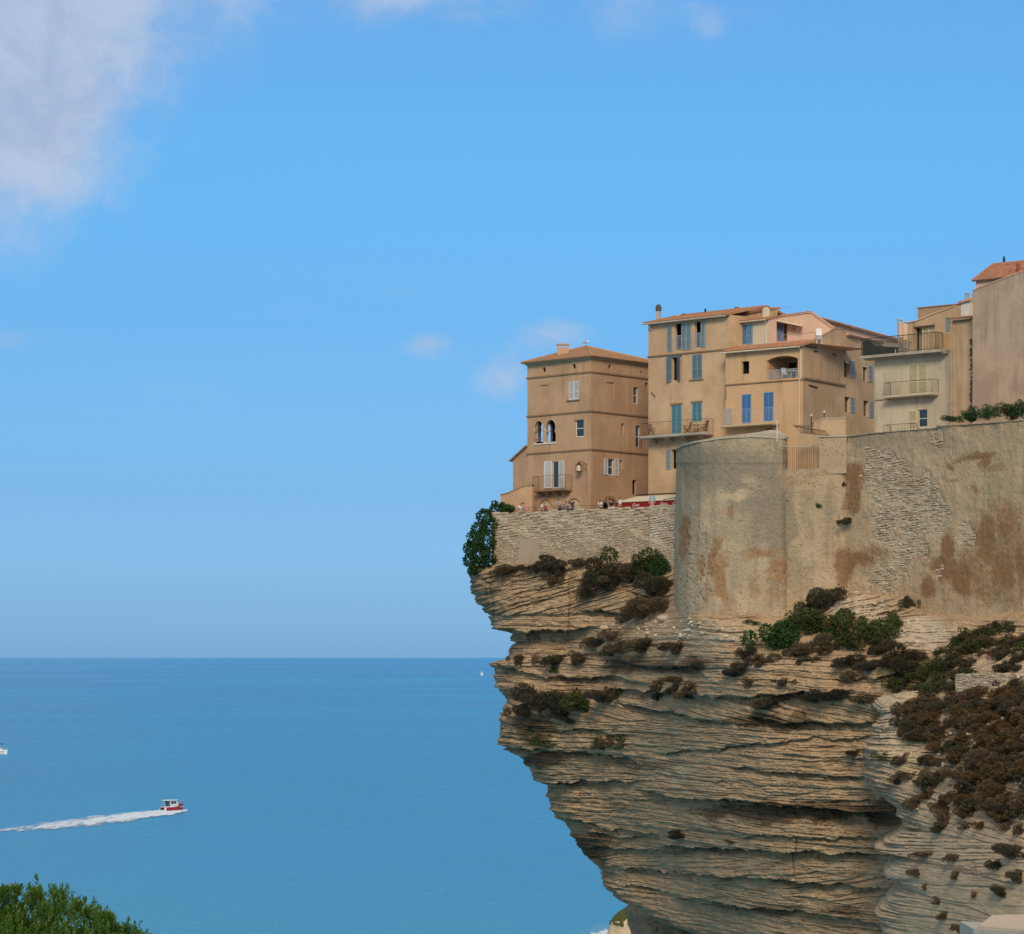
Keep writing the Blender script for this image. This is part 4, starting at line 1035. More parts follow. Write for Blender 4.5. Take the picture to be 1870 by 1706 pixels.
mb = MB(); c = Q.P(Q.uz(1389, 570)[0], 0, -.7); zc = Q.uz(1389, 581)[1] + .15; mb.box((c.x, c.y, zc + .25), .33, .3, .35); mb.lathe((c.x, c.y, 0), [(.33, zc + .55), (.26, zc + .72), (.1, zc + .8)], 8)
mb.build('chimney', P_PALE, at)
mb = MB(); c = PX(1414, 570, 292); mb.box((c.x, c.y, c.z - .1), .28, .28, .45); mb.build('chimney', P_H2T, at)

# ---- apricot house with the arched loggia
G0, G1 = (XX(1325, 287.3), 287.3), (XX(1466, 281.2), 281.2)
G = Fac(G0, G1); h3 = thing('loggia_house', (G1[0], G1[1], ZG), 'apricot house with a wide arched loggia above two tall blue shuttered doors', 'house')
z3 = 74.55
wh = G.rect(1354, 661, 1368, 684); lg3 = G.rect(1400, 651, 1457, 692.5); s1 = G.rect(1354.8, 721.5, 1371.5, 774); s2 = G.rect(1394.6, 717.5, 1412.5, 770.5); w4 = G.rect(1399, 783.5, 1410.5, 791)
lp = [(lg3[0], lg3[3]), (lg3[1], lg3[3])] + [(lg3[1] + (lg3[0] - lg3[1]) * i / 8, lg3[2] - .32 + .32 * math.sin(math.pi * i / 8) ** .8) for i in range(9)]
hs = [dict(poly=R4(wh), rev=.25), dict(poly=lp, rev=.35), dict(poly=R4(s1), rev=.12, closed=True), dict(poly=R4(s2), rev=.12, closed=True), dict(poly=R4(w4), rev=.2)]
wall_face(G, [(0, ZG), (G.L, ZG), (G.L, z3), (0, z3)], hs, P_H3, h3)
dark_room(G, wh, h3, .25, 2.5); dark_room(G, w4, h3, .2, 1.5)
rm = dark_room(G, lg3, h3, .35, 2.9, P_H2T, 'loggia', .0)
u0, u1, z1, z0 = lg3
for (a, b_) in ((.05, .26), (.36, .99)):
    mb = MB(); G.box(mb, u0 + (u1 - u0) * a, u0 + (u1 - u0) * b_, z0 + .02, z1 - .35, -2.89, -2.80); mb.build('shade_panel', DARKIN, rm)  # black panels put the loggia's shade onto its back wall
railing('loggia_rail', [G.P(u0 + .03, z0, -.08), G.P(u1 - .03, z0, -.08)], .78, RAILW, h3, .11, .011, .028)
closed(G, s1, SH_BLUE, h3, -.03); closed(G, s2, SH_BLUE, h3, -.03)
zb3 = G.uz(1380, 776)[1]; bu0, bu1 = G.uz(1327, 776)[0], G.uz(1423, 772)[0]
bo3 = balcony_slab(G, bu0, bu1, zb3, h3, .95, .14, P_LOW, 0)
railing('balcony_rail', [G.P(bu0 + .5, zb3, .9), G.P(bu1 - .04, zb3, .9), G.P(bu1 - .04, zb3, .05)], 1.3, RAILW, bo3, .15, .005, .014)
mb = MB(); q = G.rect(1337, 748, 1346.5, 777); G.box(mb, q[0], q[1], q[3], q[2], .78, .81); mb.build('screen', simple('tan_screen', (.40, .33, .28), .8), bo3)
zc3 = 71.78
course(G, zc3, h3, .0, G.L + .08, .1, .08); mb = MB(); G.box(mb, -.02, .1, G.uz(1327, 730)[1], zc3 - .06, -.02, .06); mb.build('quoin', CORN, h3)
tiles([G.P(-.15, z3 + .1, .4), G.P(G.L + .2, z3 + .1, .4), G.P(G.L + .2, z3 + .68, -1.6), G.P(-.15, z3 + .68, -1.6)], G.n, TILE, h3)
mb = MB(); mb.tube([G.P(-.2, z3 - .0, .46), G.P(G.L + .05, z3 + .0, .46)], .07, 6)
ud = G.L - .12; mb.tube([G.P(ud, z3, .42), G.P(ud, z3 - .3, .12), G.P(ud, 71.95, .12)], .055, 6); mb.tube([G.P(ud, 71.95, .12), G.P(ud - .14, 71.6, .16), G.P(ud - .14, 66.3, .12)], .055, 6); mb.build('downpipe', CREAM, h3)
dG = Vector((4.35, 7.8)).normalized(); G2 = (G1[0] + dG.x * 17.5, G1[1] + dG.y * 17.5)
Gr = Fac(G1, G2)
o1 = Gr.rect(1541.5, 660, 1551, 690.5); o2 = Gr.rect(1576, 668, 1584.5, 697.5); o3 = Gr.rect(1542.5, 726, 1552, 754); o4 = Gr.rect(1577, 733, 1586, 762)
outl = [(0, ZG), (Gr.L, ZG)] + [Gr.uz(x, y) for x, y in ((1600, 650), (1568, 628), (1545, 611), (1535, 602), (1524, 601), (1500, 615), (1478, 627))] + [(0, z3 + .35)]
outl[2] = (Gr.L, outl[2][1])
wall_face(Gr, outl, [dict(poly=R4(r), rev=.35) for r in (o1, o2, o3, o4)], P_H3R, h3)
for r in (o1, o2, o3, o4): window(Gr, r, h3, rev=.33, frame=simple('brown_frame', (.25, .16, .1), .7) if r is o1 else MATS['brown_frame'], mull=1)
for x0, y0, x1, y1 in ((1551.2, 660, 1561, 690.5), (1584.8, 669, 1593.2, 698.5), (1552.2, 727, 1560.8, 754.5), (1586.3, 734.5, 1595, 763)):
    q = Gr.rect(x0, y0, x1, y1); shutter(Gr, q[0], q[1], q[3], q[2], .03, SH_GREY, h3)
for a, b_ in (((1469, 691.5), (1542, 705)),):
    u_, z_ = Gr.uz(*a); u2, z2_ = Gr.uz(*b_); course(Gr, (z_ + z2_) / 2, h3, 0, u2, .16, .14, CORN)
for a, b_ in (((1476, 704), (1492, 709)), ((1485, 642), (1492, 643)), ((1520, 648), (1526, 650)), ((1470, 632.5), (1490, 637))):
    u_, z_ = Gr.uz(*a); u2, z2_ = Gr.uz(*b_); mb = MB(); mb.tube([Gr.P(u_, z_, .06), Gr.P(u2, z2_, .06)], .06, 5); mb.build('wall_anchor', RUSTY, h3)
# gable roof behind the right-hand wall
bd = Gr.n * -7
# low red roof strip running right
pA, pB = Gr.uz(1537, 606), Gr.uz(1600, 645)
p1_, p2_ = Gr.uz(1544, 612), Gr.uz(1612, 628)
tiles([Gr.P(p1_[0], p1_[1], .25), Gr.P(p2_[0], p2_[1], .25), Gr.P(p2_[0], p2_[1] + .4, -1.2), Gr.P(p1_[0], p1_[1] + .4, -1.2)], Gr.n, TILE_P, h3)
fil = MB(); fil.add([Gr.P(p1_[0], p1_[1], -.02), Gr.P(p2_[0], p2_[1], -.02), Gr.P(p2_[0], p2_[1] - 2.5, -.02), Gr.P(p1_[0], p1_[1] - 2.5, -.02)], [(0, 1, 2, 3)]); fil.build('wall', P_PINK, h3)
mb = MB(); mb.add([G.P(0, z3 + .4, -1.2), G.P(G.L, z3 + .4, -1.2), G.P(G.L, z3 + .4, -9), G.P(0, z3 + .4, -9)], [(0, 1, 2, 3)]); mb.build('terrace_floor', P_PINK, h3)
mb = MB(); ppt = [Gr.uz(x, y) for x, y in ((1478, 627), (1500, 615), (1524, 601), (1535, 602), (1545, 611), (1568, 628))]
mb.tube([Gr.P(u, z + .03, .0) for u, z in ppt], .07, 5); mb.build('verge', P_H3R, h3)
side_wall(G0, (G0[0] - G.n.x * 9, G0[1] - G.n.y * 9), ZG, z3, P_H3, h3)

# ---- pink penthouse on the roof terrace
K2 = Fac.px(1403, 290.2, 1522, 289.6)
pk = thing('pink_penthouse', (K2.a.x, K2.a.y, 74.9), 'pink gabled penthouse with blue door and cream canopy behind the roof terrace', 'house')
zf = 74.2
oh = K2.rect(1430.8, 592.5, 1437.3, 624)
ol_ = [(0, zf), (K2.L, zf), K2.uz(1521, 601), K2.uz(1500, 585), K2.uz(1481, 573.5), K2.uz(1404, 583)]
cir = lambda px_, py_, rx, ry: [(K2.uz(px_, py_)[0] + rx * .055 * math.cos(a), K2.uz(px_, py_)[1] + ry * .05 * math.sin(a)) for a in [2 * math.pi * i / 12 for i in range(12)]]
wall_face(K2, ol_, [dict(poly=R4(oh), rev=.2), dict(poly=cir(1417, 595.8, 2.8, 4), rev=.2, closed=True), dict(poly=cir(1450, 601.3, 2.6, 3.7), rev=.2, closed=True)], P_PINK, pk)
dark_room(K2, oh, pk, .2, 1.0, P_H2T)
q = K2.rect(1419.5, 592, 1430.6, 623.5); shutter(K2, q[0], q[1], q[3], q[2], .04, SH_LAV, pk)
mb = MB(); a, b_ = K2.uz(1416, 584.5), K2.uz(1465.5, 594.5)
mb.prism([K2.P(a[0], a[1], .02), K2.P(b_[0], b_[1], .02), K2.P(b_[0], b_[1] - .15, 1.2), K2.P(a[0], a[1] - .15, 1.2)], (0, 0, -.1)); mb.build('canopy', CREAM, pk)
rp = [K2.uz(1403, 581.5), K2.uz(1481, 571.5), K2.uz(1522, 600.5)]
tiles([K2.P(rp[0][0], rp[0][1] + .05, .12), K2.P(rp[1][0], rp[1][1] + .05, .12), K2.P(rp[1][0], rp[1][1] + .22, -2.0), K2.P(rp[0][0], rp[0][1] + .22, -2.0)], K2.n, TILE_P, pk)
tiles([K2.P(rp[1][0], rp[1][1] + .05, .12), K2.P(rp[2][0], rp[2][1] + .05, .12), K2.P(rp[2][0], rp[2][1] + .02, -.8), K2.P(rp[1][0], rp[1][1] + .02, -.8)], K2.d, TILE_P, pk)
mb = MB(); x = K2.uz(1440, 571)
mb.tube([PX(1413, 572, 291), PX(1413, 562.5, 291)], .02, 4); mb.tube([PX(1400, 563, 291), PX(1447, 562, 291)], .016, 4); mb.build('antenna', GALV, pk)
railing('terrace_rail', [G.P(G.uz(1407, 625)[0], z3 + .72, -1.5), G.P(G.L + .15, z3 + .72, -1.5)], .62, GALV, pk, .9, .012, .022, bars=True)

# ---- long pink building behind
Lg = Fac.px(1494, 293, 1668, 314)
lb = thing('long_pink_house', (Lg.a.x, Lg.a.y, ZG), 'long pink building with tiled parapet sloping away to the right, behind the apricot house', 'house')
za, zb_ = Lg.uz(1497, 584)[1], Lg.uz(1620, 615)[1]
wall_face(Lg, [(0, ZG), (Lg.L, ZG), (Lg.L, zb_ - .25), (Lg.uz(1620, 600)[0], zb_), (0, za)], [], P_PINK, lb)
u6, z6 = Lg.uz(1519, 595); u7, z7 = Lg.uz(1620, 617)
mb = MB(); mb.tube([Lg.P(u6, z6, .06), Lg.P(u7, z7, .06)], .07, 5); mb.build('cornice', P_H3, lb)
tiles([Lg.P(0, za + .04, .25), Lg.P(Lg.L, zb_ - .2, .25), Lg.P(Lg.L, zb_ + .05, -2.2), Lg.P(0, za + .3, -2.2)], Lg.n, TILE_P, lb)

# ---- pale balconied house
PH0, PH1 = (XX(1597, 275), 275.0), (XX(1743, 268.6), 268.6)
ph = thing('pale_house', (PH0[0], PH0[1], ZG), 'pale cream house with dark-railed roof terrace and closed cream shutters', 'house')
Pf = Fac(PH0, PH1); zt5 = Pf.uz(1660, 651)[1]
sh5 = Pf.rect(1659, 666, 1693.5, 721); w5 = Pf.rect(1676, 749, 1693.2, 781.5); s5 = Pf.rect(1660, 750.5, 1674.5, 786)
wall_face(Pf, [(0, ZG), (Pf.L, ZG), (Pf.L, zt5), (0, zt5)], [dict(poly=R4(sh5), rev=.12, closed=True), dict(poly=R4(w5), rev=.25)], P_PALE, ph)
closed(Pf, sh5, SH_CREAM, ph, -.03); window(Pf, w5, ph, rev=.2, frame=CREAM, mull=1); shutter(Pf, s5[0], s5[1], s5[3], s5[2], .03, SH_CREAM, ph)
u0, z0 = Pf.uz(1583, 659); u1, z1 = Pf.uz(1733, 647.5)
mb = MB(); mb.prism([Pf.P(0 - .75, zt5 + .0, 1.0), Pf.P(u1, zt5 + .0, 1.0), Pf.P(u1, zt5 + .0, -.0), Pf.P(-.75, zt5 + .0, -.0)], (0, 0, .22)); mb.prism([Pf.P(-.5, zt5 - .12, .7), Pf.P(u1, zt5 - .12, .7), Pf.P(u1, zt5 - .12, .003), Pf.P(-.5, zt5 - .12, .003)], (0, 0, .118)); sb5 = mb.build('terrace_slab', SLAB, ph)
zt6 = zt5 + .22
railing('terrace_rail', [Pf.P(-.65, zt6, -4.5), Pf.P(-.65, zt6, .9), Pf.P(Pf.uz(1722, 640)[0], zt6, .9), Pf.P(Pf.uz(1722, 640)[0], zt6, .02)], 1.42, GREENM, sb5, .17, .016, .03)
mb = MB(); mb.add([Pf.P(-.6, zt6 + .08, -4.4), Pf.P(-.6, zt6 + .08, .85), Pf.P(-.6, zt6 + 1.0, .85), Pf.P(-.6, zt6 + 1.0, -4.4)], [(0, 1, 2, 3)]); mb.add([Pf.P(-.6, zt6 + .08, .84), Pf.P(1.6, zt6 + .08, .84), Pf.P(.2, zt6 + 1.25, .84), Pf.P(-.6, zt6 + 1.25, .84)], [(0, 1, 2, 3)]); mb.build('mesh_screen', IRON, sb5)
mb = MB(); mb.prism([Pf.P(-.74, zt5 + .0, .0), Pf.P(Pf.L, zt5 + .0, .0), Pf.P(Pf.L, zt5, -7), Pf.P(-.74, zt5, -7)], (0, 0, .2)); mb.build('terrace_floor', SLAB, ph)
bz5 = Pf.uz(1672, 722)[1]; b0, b1 = Pf.uz(1626, 722)[0], Pf.uz(1715, 718)[0]
o5 = balcony_slab(Pf, b0, b1, bz5, ph, .9, .14, P_PALE, 0)
railing('balcony_rail', [Pf.P(b0 + .04, bz5, .04), Pf.P(b0 + .04, bz5, .84), Pf.P(b1 - .04, bz5, .84), Pf.P(b1 - .04, bz5, .04)], 1.1, RUSTY, o5, .12, .007, .02)
bz6 = Pf.uz(1650, 801)[1]; b2 = Pf.uz(1676, 780)[0]
o6 = balcony_slab(Pf, b0, b2, bz6, ph, .9, .14, P_PALE, 0)
railing('balcony_rail', [Pf.P(b0 + .04, bz6, .04), Pf.P(b0 + .04, bz6, .84), Pf.P(b2 - .04, bz6, .84), Pf.P(b2 - .04, bz6, .04)], 1.1, RUSTY, o6, .3, .007, .02)
course(Pf, Pf.uz(1612, 731)[1], ph, 0, b0, .06, .04, CORN)
bd = Pf.n * -8; side_wall(PH0, (PH0[0] + bd.x, PH0[1] + bd.y), ZG, zt5, P_PALE, ph)
# upper storey set back on the terrace
U = Fac(tuple(Pf.P(1.2, 0, -2.6))[:2], tuple(Pf.P(Pf.L + .6, 0, -2.6))[:2])
dro = U.rect(1670.7, 598.5, 1706.5, 650); uw = U.rect(1726.5, 581.5, 1734.5, 609)
ul = [U.uz(1639.5, 660), U.uz(1741, 660)]
oo = [(U.uz(1640, 600)[0], zt5), (U.L, zt5), (U.L, U.uz(1745, 560.5)[1]), U.uz(1745, 560.5), U.uz(1700, 577), U.uz(1674, 588), U.uz(1656, 592), U.uz(1656, 615), U.uz(1640, 615)]
wall_face(U, oo, [dict(poly=R4(dro), rev=.3), dict(poly=R4(uw), rev=.15, closed=True)], P_H3R, ph)
dark_room(U, dro, ph, .3, 2.0)
um = dro[0] + (dro[1] - dro[0]) * .3
q3 = (um, dro[1]); closed(U, (q3[0], q3[1], dro[2], dro[3]), SH_CREAM, ph, -.2); closed(U, uw, SH_PALEBLUE, ph, -.1)
mb = MB(); U.box(mb, dro[0] - .05, dro[1] + .05, dro[2] + .01, dro[2] + .12, -.02, .1); mb.build('lintel', RUSTY, ph)
mb = MB(); U.box(mb, U.uz(1716, 600)[0], U.uz(1738, 600)[0], zt6, U.uz(1728, 612)[1], .02, 2.0); mb.build('parapet', P_H3R, ph)
U2 = Fac(tuple(U.P(1.0, 0, -.6))[:2], tuple(U.P(U.L + .2, 0, -.6))[:2])
oo = [(U2.uz(1676, 600)[0], zt5), (U2.L, zt5), (U2.L, U2.uz(1756, 557.5)[1]), U2.uz(1676, 565)]
wall_face(U2, oo, [], P_H2T, ph, thick=.3)
mb = MB(); mb.tube([U2.P(*U2.uz(1675, 564)), U2.P(U2.L, U2.uz(1756, 556.5)[1])], .07, 5); mb.build('coping', CORN, ph)
mb = MB(); mb.tube([U.P(*p, .03) for p in (U.uz(1655, 591), U.uz(1674, 587), U.uz(1700, 576), U.uz(1745, 559.5))], .07, 5); mb.build('verge', P_PINK, ph)
for px_, w_, y_ in ((1644, 8, 588.5), (1652.5, 8, 592.5)):
    mb = MB(); Yc = 273.5; x = XX(px_, Yc); z = ZZ(y_, Yc); mb.box((x, Yc, z - .7), w_ / 2 * .045, .25, .65); cc = mb.build('chimney', P_PINK, ph)
    mb = MB(); mb.box((x, Yc, z + .16), w_ / 2 * .055, .3, .03); [mb.box((x + sx_ * .14, Yc, z + .04), .03, .25, .09) for sx_ in (-1, 1)]; mb.build('chimney_cap', GALV, cc)

# ---- tall blank-walled house at the right edge
N_ = Fac.px(1739, 266, 1777, 264.4); T_ = Fac.px(1776, 262.6, 1868, 258.4)
th = thing('blank_gable_house', (T_.a.x, T_.a.y, ZG), 'tall brown house with a blank gable wall at the right edge, above the rampart greenery', 'house')
zn = N_.uz(1757, 583)[1]
wall_face(N_, [(0, ZG), (N_.L, ZG), (N_.L, zn), (0, zn)], [], P_H3R, th)
gt = [T_.uz(1866, 497), T_.uz(1850, 504), T_.uz(1820, 515), T_.uz(1790, 526), T_.uz(1777, 532.5)]
wall_face(T_, [(0, ZG), (T_.L, ZG), (T_.L, gt[0][1])] + gt[1:-1] + [(0, gt[-1][1])], [], P_TALL, th)
T2 = Fac.px(1868, 258.4, 1990, 268); wall_face(T2, [(0, ZG), (T2.L, ZG), (T2.L, 78), (0, gt[0][1] - .2)], [], P_TALL, th)
s0 = T_.P(0, 0); side_wall((s0.x, s0.y), (s0.x - T_.n.x * 5, s0.y - T_.n.y * 5), ZG, gt[-1][1], P_TALL, th)
s0 = N_.P(0, 0); side_wall((s0.x, s0.y), (s0.x - N_.n.x * 5, s0.y - N_.n.y * 5), ZG, zn, P_H3R, th)
mb = MB(); mb.tube([T_.P(u, z + .03, .02) for u, z in gt], .06, 5); mb.build('verge', P_PINK, th)
tiles([N_.P(-.1, zn + .03, .25), N_.P(N_.L, zn + .03, .25), N_.P(N_.L, zn + .3, -1.5), N_.P(-.1, zn + .3, -1.5)], N_.n, TILE_O, th)
mb = MB(); z_1 = T_.uz(1777, 538)[1]; mb.tube([T_.P(.02, z_1, .1), T_.P(.02, N_.uz(1776, 584)[1], .3)], .05, 6); mb.tube([N_.P(N_.L - .05, zn - .08, .3), N_.P(-.02, zn - .1, .3), N_.P(-.02, zn - .4, .12), N_.P(-.02, 66.5, .1)], .055, 6); mb.build('downpipe', P_H3R, th)
rnd = random.Random(5)
mb = MB()   # broken render with stones showing where the two walls meet
for i in range(90):
    z = 66.5 + rnd.random() ** .8 * 7.2; u = N_.L - .12 + rnd.gauss(0, .08)
    mb.box(N_.P(u, z, .01), rnd.uniform(.05, .12), .05, rnd.uniform(.04, .09), (N_.d, N_.n, UP))
tag(mb.build('exposed_stones', simple('dark_stone', (.16, .12, .09), .9, .4), th), kind='stuff')
# white dormer and red-roofed house behind
D_ = Fac.px(1755, 268.5, 1782, 267.5)
dm = thing('white_dormer', (D_.a.x, D_.a.y, 76), 'small white dormer with pink tiled roof, left of the tall brown gable', 'dormer')
zt8, zt9 = D_.uz(1756, 553)[1], D_.uz(1780, 546)[1]
wall_face(D_, [(0, 74), (D_.L, 74), (D_.L, zt9), (0, zt8)], [], P_WHITE, dm, thick=2)
tiles([D_.P(-.12, zt8, .25), D_.P(D_.L, zt9, .25), D_.P(D_.L, zt9 + .05, -2.2), D_.P(-.12, zt8 + .05, -2.2)], D_.d * -1, TILE_P, dm)
mb = MB(); c = PX(1766, 541, 268.6); mb.lathe((c.x, c.y, 0), [(.16, c.z - .45), (.16, c.z + .1), (.22, c.z + .12), (.05, c.z + .25)], 8); mb.build('chimney', GALV, dm)
V_ = Fac.px(1782, 271, 1884, 267)
rr = thing('red_roofed_house', (V_.a.x, V_.a.y, 74), 'topmost pink house under a steep red tiled roof, behind the tall brown gable', 'house')
ze = V_.uz(1783, 515)[1]
wall_face(V_, [(0, 74), (V_.L, 74), (V_.L, ze), (0, ze)], [], P_PINK, rr)
side_wall((V_.a.x, V_.a.y), (V_.a.x - V_.n.x * 4, V_.a.y - V_.n.y * 4), 74, ze, P_PINK, rr)
zr2 = ze + 1.62
tiles([V_.P(-.15, ze + .05, .3), V_.P(V_.L, ze + .05, .3), V_.P(V_.L, zr2, -2.7), V_.P(-.3, zr2, -2.7)], V_.n, TILE_R, rr)
tiles([V_.P(-.15, ze + .05, .3), V_.P(-.3, zr2, -2.7), V_.P(-.15, ze + .05, -5)], V_.d * -1, TILE_R, rr)
mb = MB(); mb.tube([V_.P(-.3, zr2 + .04, -2.7), V_.P(V_.L, zr2 + .04, -2.7)], .1, 6); mb.tube([V_.P(-.15, ze + .08, .3), V_.P(-.3, zr2 + .04, -2.7)], .09, 6); mb.build('ridge_tiles', TILE_R, rr)
chim(V_, 1833.5, 472, 486, 3.6, 272.5, rr, GALV, IRON, 8); chim(V_, 1859.5, 482, 500, 6, 268.5, rr, BRICKRED, n=4)
# ------------------------------------------------------------------ terrace wall, bastion, rampart
def rubble(F_, zbot, ztopf, parent, mat, size, n_single, seed=1, depthf=None, keep=None, name='stone', proud=(.03, .10)):
    """coursed rubble: every stone its own block with knocked-off edges; small ones joined"""
    rnd = random.Random(seed); stones = []
    z = zbot
    while z < ztopf(F_.L / 2) + .3:
        h = size(0, z)[1] * rnd.uniform(.8, 1.25); u = -rnd.random() * .4
        while u < F_.L:
            w, hh = size(u, z); w = w * rnd.uniform(.55, 1.5); uu = u + w / 2
            zt_ = ztopf(min(max(uu, 0), F_.L)); zo = .10 * math.sin(u * .9 + z * 2) + .05 * math.sin(u * 2.3 + z * 5)
            if 0 < uu < F_.L and z + zo + h < zt_ + .06 and (keep is None or keep(uu, z)):
                nsub = 2 if (h > .24 and rnd.random() < .22) else 1
                for q in range(nsub): stones.append((u, u + w - .035, z + zo + h / nsub * q, z + zo + h / nsub * (q + 1) - .03))
            u += w
        z += h
    stones.sort(key=lambda s: -(s[1] - s[0]) * (s[3] - s[2]))
    rest = MB()
    for i, (a, b, c, d) in enumerate(stones):
        dp = rnd.uniform(*proud) * (depthf((a + b) / 2, (c + d) / 2) if depthf else 1.0)
        j = lambda k=.03: rnd.uniform(-k, k)
        a2, b2 = max(a, .0), min(b, F_.L); e = min(.05, (b2 - a2) * .2, (d - c) * .28)
        if b2 - a2 < .05: continue
        base = [(a2 + j(.02), c + j(.015)), (b2 + j(.02), c + j(.03)), (b2 + j(.02), d + j(.02)), ((a2 + b2) / 2 + j(.06), d + j(.03)), (a2 + j(.02), d + j(.02))]
        cx_, cz_ = (a2 + b2) / 2, (c + d) / 2
        top = [(p[0] + (e if p[0] < cx_ else -e) * (0 if k == 3 else 1) + j(.012), p[1] + (e if p[1] < cz_ else -e) + j(.012)) for k, p in enumerate(base)]
        vs = [F_.P(*p, -.04) for p in base] + [F_.P(*p, dp * .55 + j(.012)) for p in base] + [F_.P(*p, dp + j(.018)) for p in top]
        fs = [(k, (k + 1) % 5, (k + 1) % 5 + 5, k + 5) for k in range(5)] + [(k + 5, (k + 1) % 5 + 5, (k + 1) % 5 + 10, k + 10) for k in range(5)] + [(10, 11, 12, 13, 14)]
        if i < n_single:
            m1 = MB(); m1.add(vs, fs); m1.build(name, mat, parent)
        else: rest.add(vs, fs)
    if rest.v: tag(rest.build(name + 's', mat, parent), kind='stuff')
TW = Fac.px(898, 302, 1240, 284.7)
zt0, zt1 = ZZ(938.5, 302), ZZ(921, 284.7)
tww = thing('stone_wall', (TW.a.x, TW.a.y, 55), 'rough coursed rubble wall of the terrace where the people lean', 'wall')
topf = lambda u: zt0 + (zt1 - zt0) * u / TW.L + .05 * math.sin(u * 1.7) + .04 * math.sin(u * 4.1)
mb = MB(); v = [TW.P(u, z, w) for u in (0, TW.L) for z, w in ((55, 0), (zt0 - .06, 0), (zt0 - .06, -.5), (55, -.5))]
mb.add(v, [(0, 1, 5, 4), (1, 2, 6, 5), (2, 3, 7, 6), (0, 1, 2, 3)]); 
MORTAR = stonemat('wall_mortar', (.20, .15, .10), (.24, .18, .12), (.28, .21, .14), .5)
mb.build('core', MORTAR, tww)
def tsize(u, z):
    f = sstep(np.array(z), 57.4, 60.4); g_ = 1 - sstep(np.array(u), 3, 16) * .45
    return float(.28 + .42 * f * g_ + .1 * g_), float(.135 + .10 * f * g_)
def tdep(u, z): return .55 + .45 * float(sstep(np.array(z), 57.5, 60.0))
rubble(TW, 55.4, topf, tww, ST_WALL, tsize, 300, 3, tdep)
side = Fac((TW.a.x + 2.6, TW.a.y + 2.9), (TW.a.x, TW.a.y)); 
mb = MB(); mb.add([side.P(0, 55, 0), side.P(side.L, 55, 0), side.P(side.L, zt0 - .06, 0), side.P(0, zt0 - .06, 0)], [(0, 1, 2, 3)]); mb.build('core', MORTAR, tww)
# smooth render patch low on the wall, pilaster of paler stones at its right end
mb = MB(); pr = TW.rect(948, 985, 986, 1032); pts = [(pr[0], pr[3]), (pr[1] + .1, pr[3] + .1), (pr[1] - .05, pr[2] + .05), (pr[0] + .3, pr[2]), (pr[0] + .1, pr[2] - .4)]
mb.prism([TW.P(u, z, -.02) for u, z in pts], TW.n * .13); mb.build('render_patch', plaster('patch_render', (.45, .32, .22), (.40, .28, .19), .2, .4), tww)
railing('terrace_rail', [TW.P(u, topf(u) - .02, -.25) for u in np.linspace(3.0, 16.5, 9)], .30, IRON, tww, 1.5, .012, .018, bars=False)
PL = Fac.px(1186, 286.4, 1240, 283.6)
pl = thing('wall_pier', (PL.a.x, PL.a.y, 56), 'pale rubble pier at the right end of the terrace wall, beside the round bastion', 'wall')
mb = MB(); ztp = ZZ(924, 286); v = [PL.P(u, z, w) for u in (0, PL.L) for z, w in ((55, 0), (ztp - .05, 0), (ztp - .05, -1.2), (55, -1.2))]
mb.add(v, [(0, 1, 5, 4), (1, 2, 6, 5), (2, 3, 7, 6), (0, 1, 2, 3)]); mb.build('core', MORTAR, pl)
rubble(PL, 55.6, lambda u: ztp, pl, ST_PALE, lambda u, z: (.34, .17), 60, 9)

def fort_wall(name, path, rows_n, ztopf, zbotf, mat, brown, grey, pale, seed, amp=.10, lab=None, cat='wall', extra=None, back=1.6, topmat=None):
    """thick rendered wall along a plan path, with relief and painted wear masks"""
    P = np.array(path, float); dd = np.r_[0, np.cumsum(np.hypot(*np.diff(P, axis=0).T))]
    nU = int(dd[-1] / .09); s = np.linspace(0, dd[-1], nU)
    X = np.interp(s, dd, P[:, 0]); Y = np.interp(s, dd, P[:, 1])
    if extra != 'sharp':
        k = np.ones(9) / 9; Xp = np.r_[[X[0]] * 4, X, [X[-1]] * 4]; Yp = np.r_[[Y[0]] * 4, Y, [Y[-1]] * 4]
        Xs_, Ys_ = np.convolve(Xp, k, 'valid'), np.convolve(Yp, k, 'valid'); X, Y = Xs_, Ys_
    tx, ty = np.gradient(X), np.gradient(Y); L = np.hypot(tx, ty) + 1e-9; nx, ny = ty / L, -tx / L
    px_ = CX + X * F / Y; zt_ = ztopf(px_, Y); zb_ = zbotf(px_, Y)
    v = np.linspace(0, 1, rows_n)[:, None]; Zg = zb_[None] + (zt_ - zb_)[None] * v
    Sg = s[None] + 0 * Zg; PXg = px_[None] + 0 * Zg; PYg = HY - (Zg - CAMZ) * F / Y[None]
    d = amp * ((fbm2(Sg * .5, Zg * .5, 4, seed) - .5) * 2.2 + (fbm2(Sg * 3, Zg * 3, 3, seed + 4) - .5) * .8)
    bw = blobs(PXg, PYg, brown, seed, 14); gw = blobs(PXg, PYg, grey, seed + 5, 18); pw = blobs(PXg, PYg, pale, seed + 9, 12)
    d = d - .03 * sstep(bw + (fbm2(Sg * 1.2, Zg * 1.2, 3, seed) - .5), .45, .6)
    return X, Y, nx, ny, zt_, Zg, PXg, PYg, d, bw, gw, pw, Sg
BAST = [(XX(1262, 300), 300), (XX(1243, 290), 290), (XX(1236.5, 282), 282), (XX(1238, 276.5), 276.5), (XX(1247, 271.8), 271.8), (XX(1262, 268.8), 268.8), (XX(1283, 266.7), 266.7), (XX(1310, 265.4), 265.4), (XX(1345, 264.5), 264.5), (XX(1385, 263.8), 263.8), (XX(1422, 263.2), 263.2), (XX(1430, 263.4), 263.4), (XX(1437, 264.4), 264.4)]
def btop(px_, Y): return ZZ(np.interp(px_, [1236, 1250, 1275, 1320, 1380, 1424], [821, 812, 806, 799, 796, 799]), Y)
bz = lambda px_, Y: 49.5 + 0 * px_
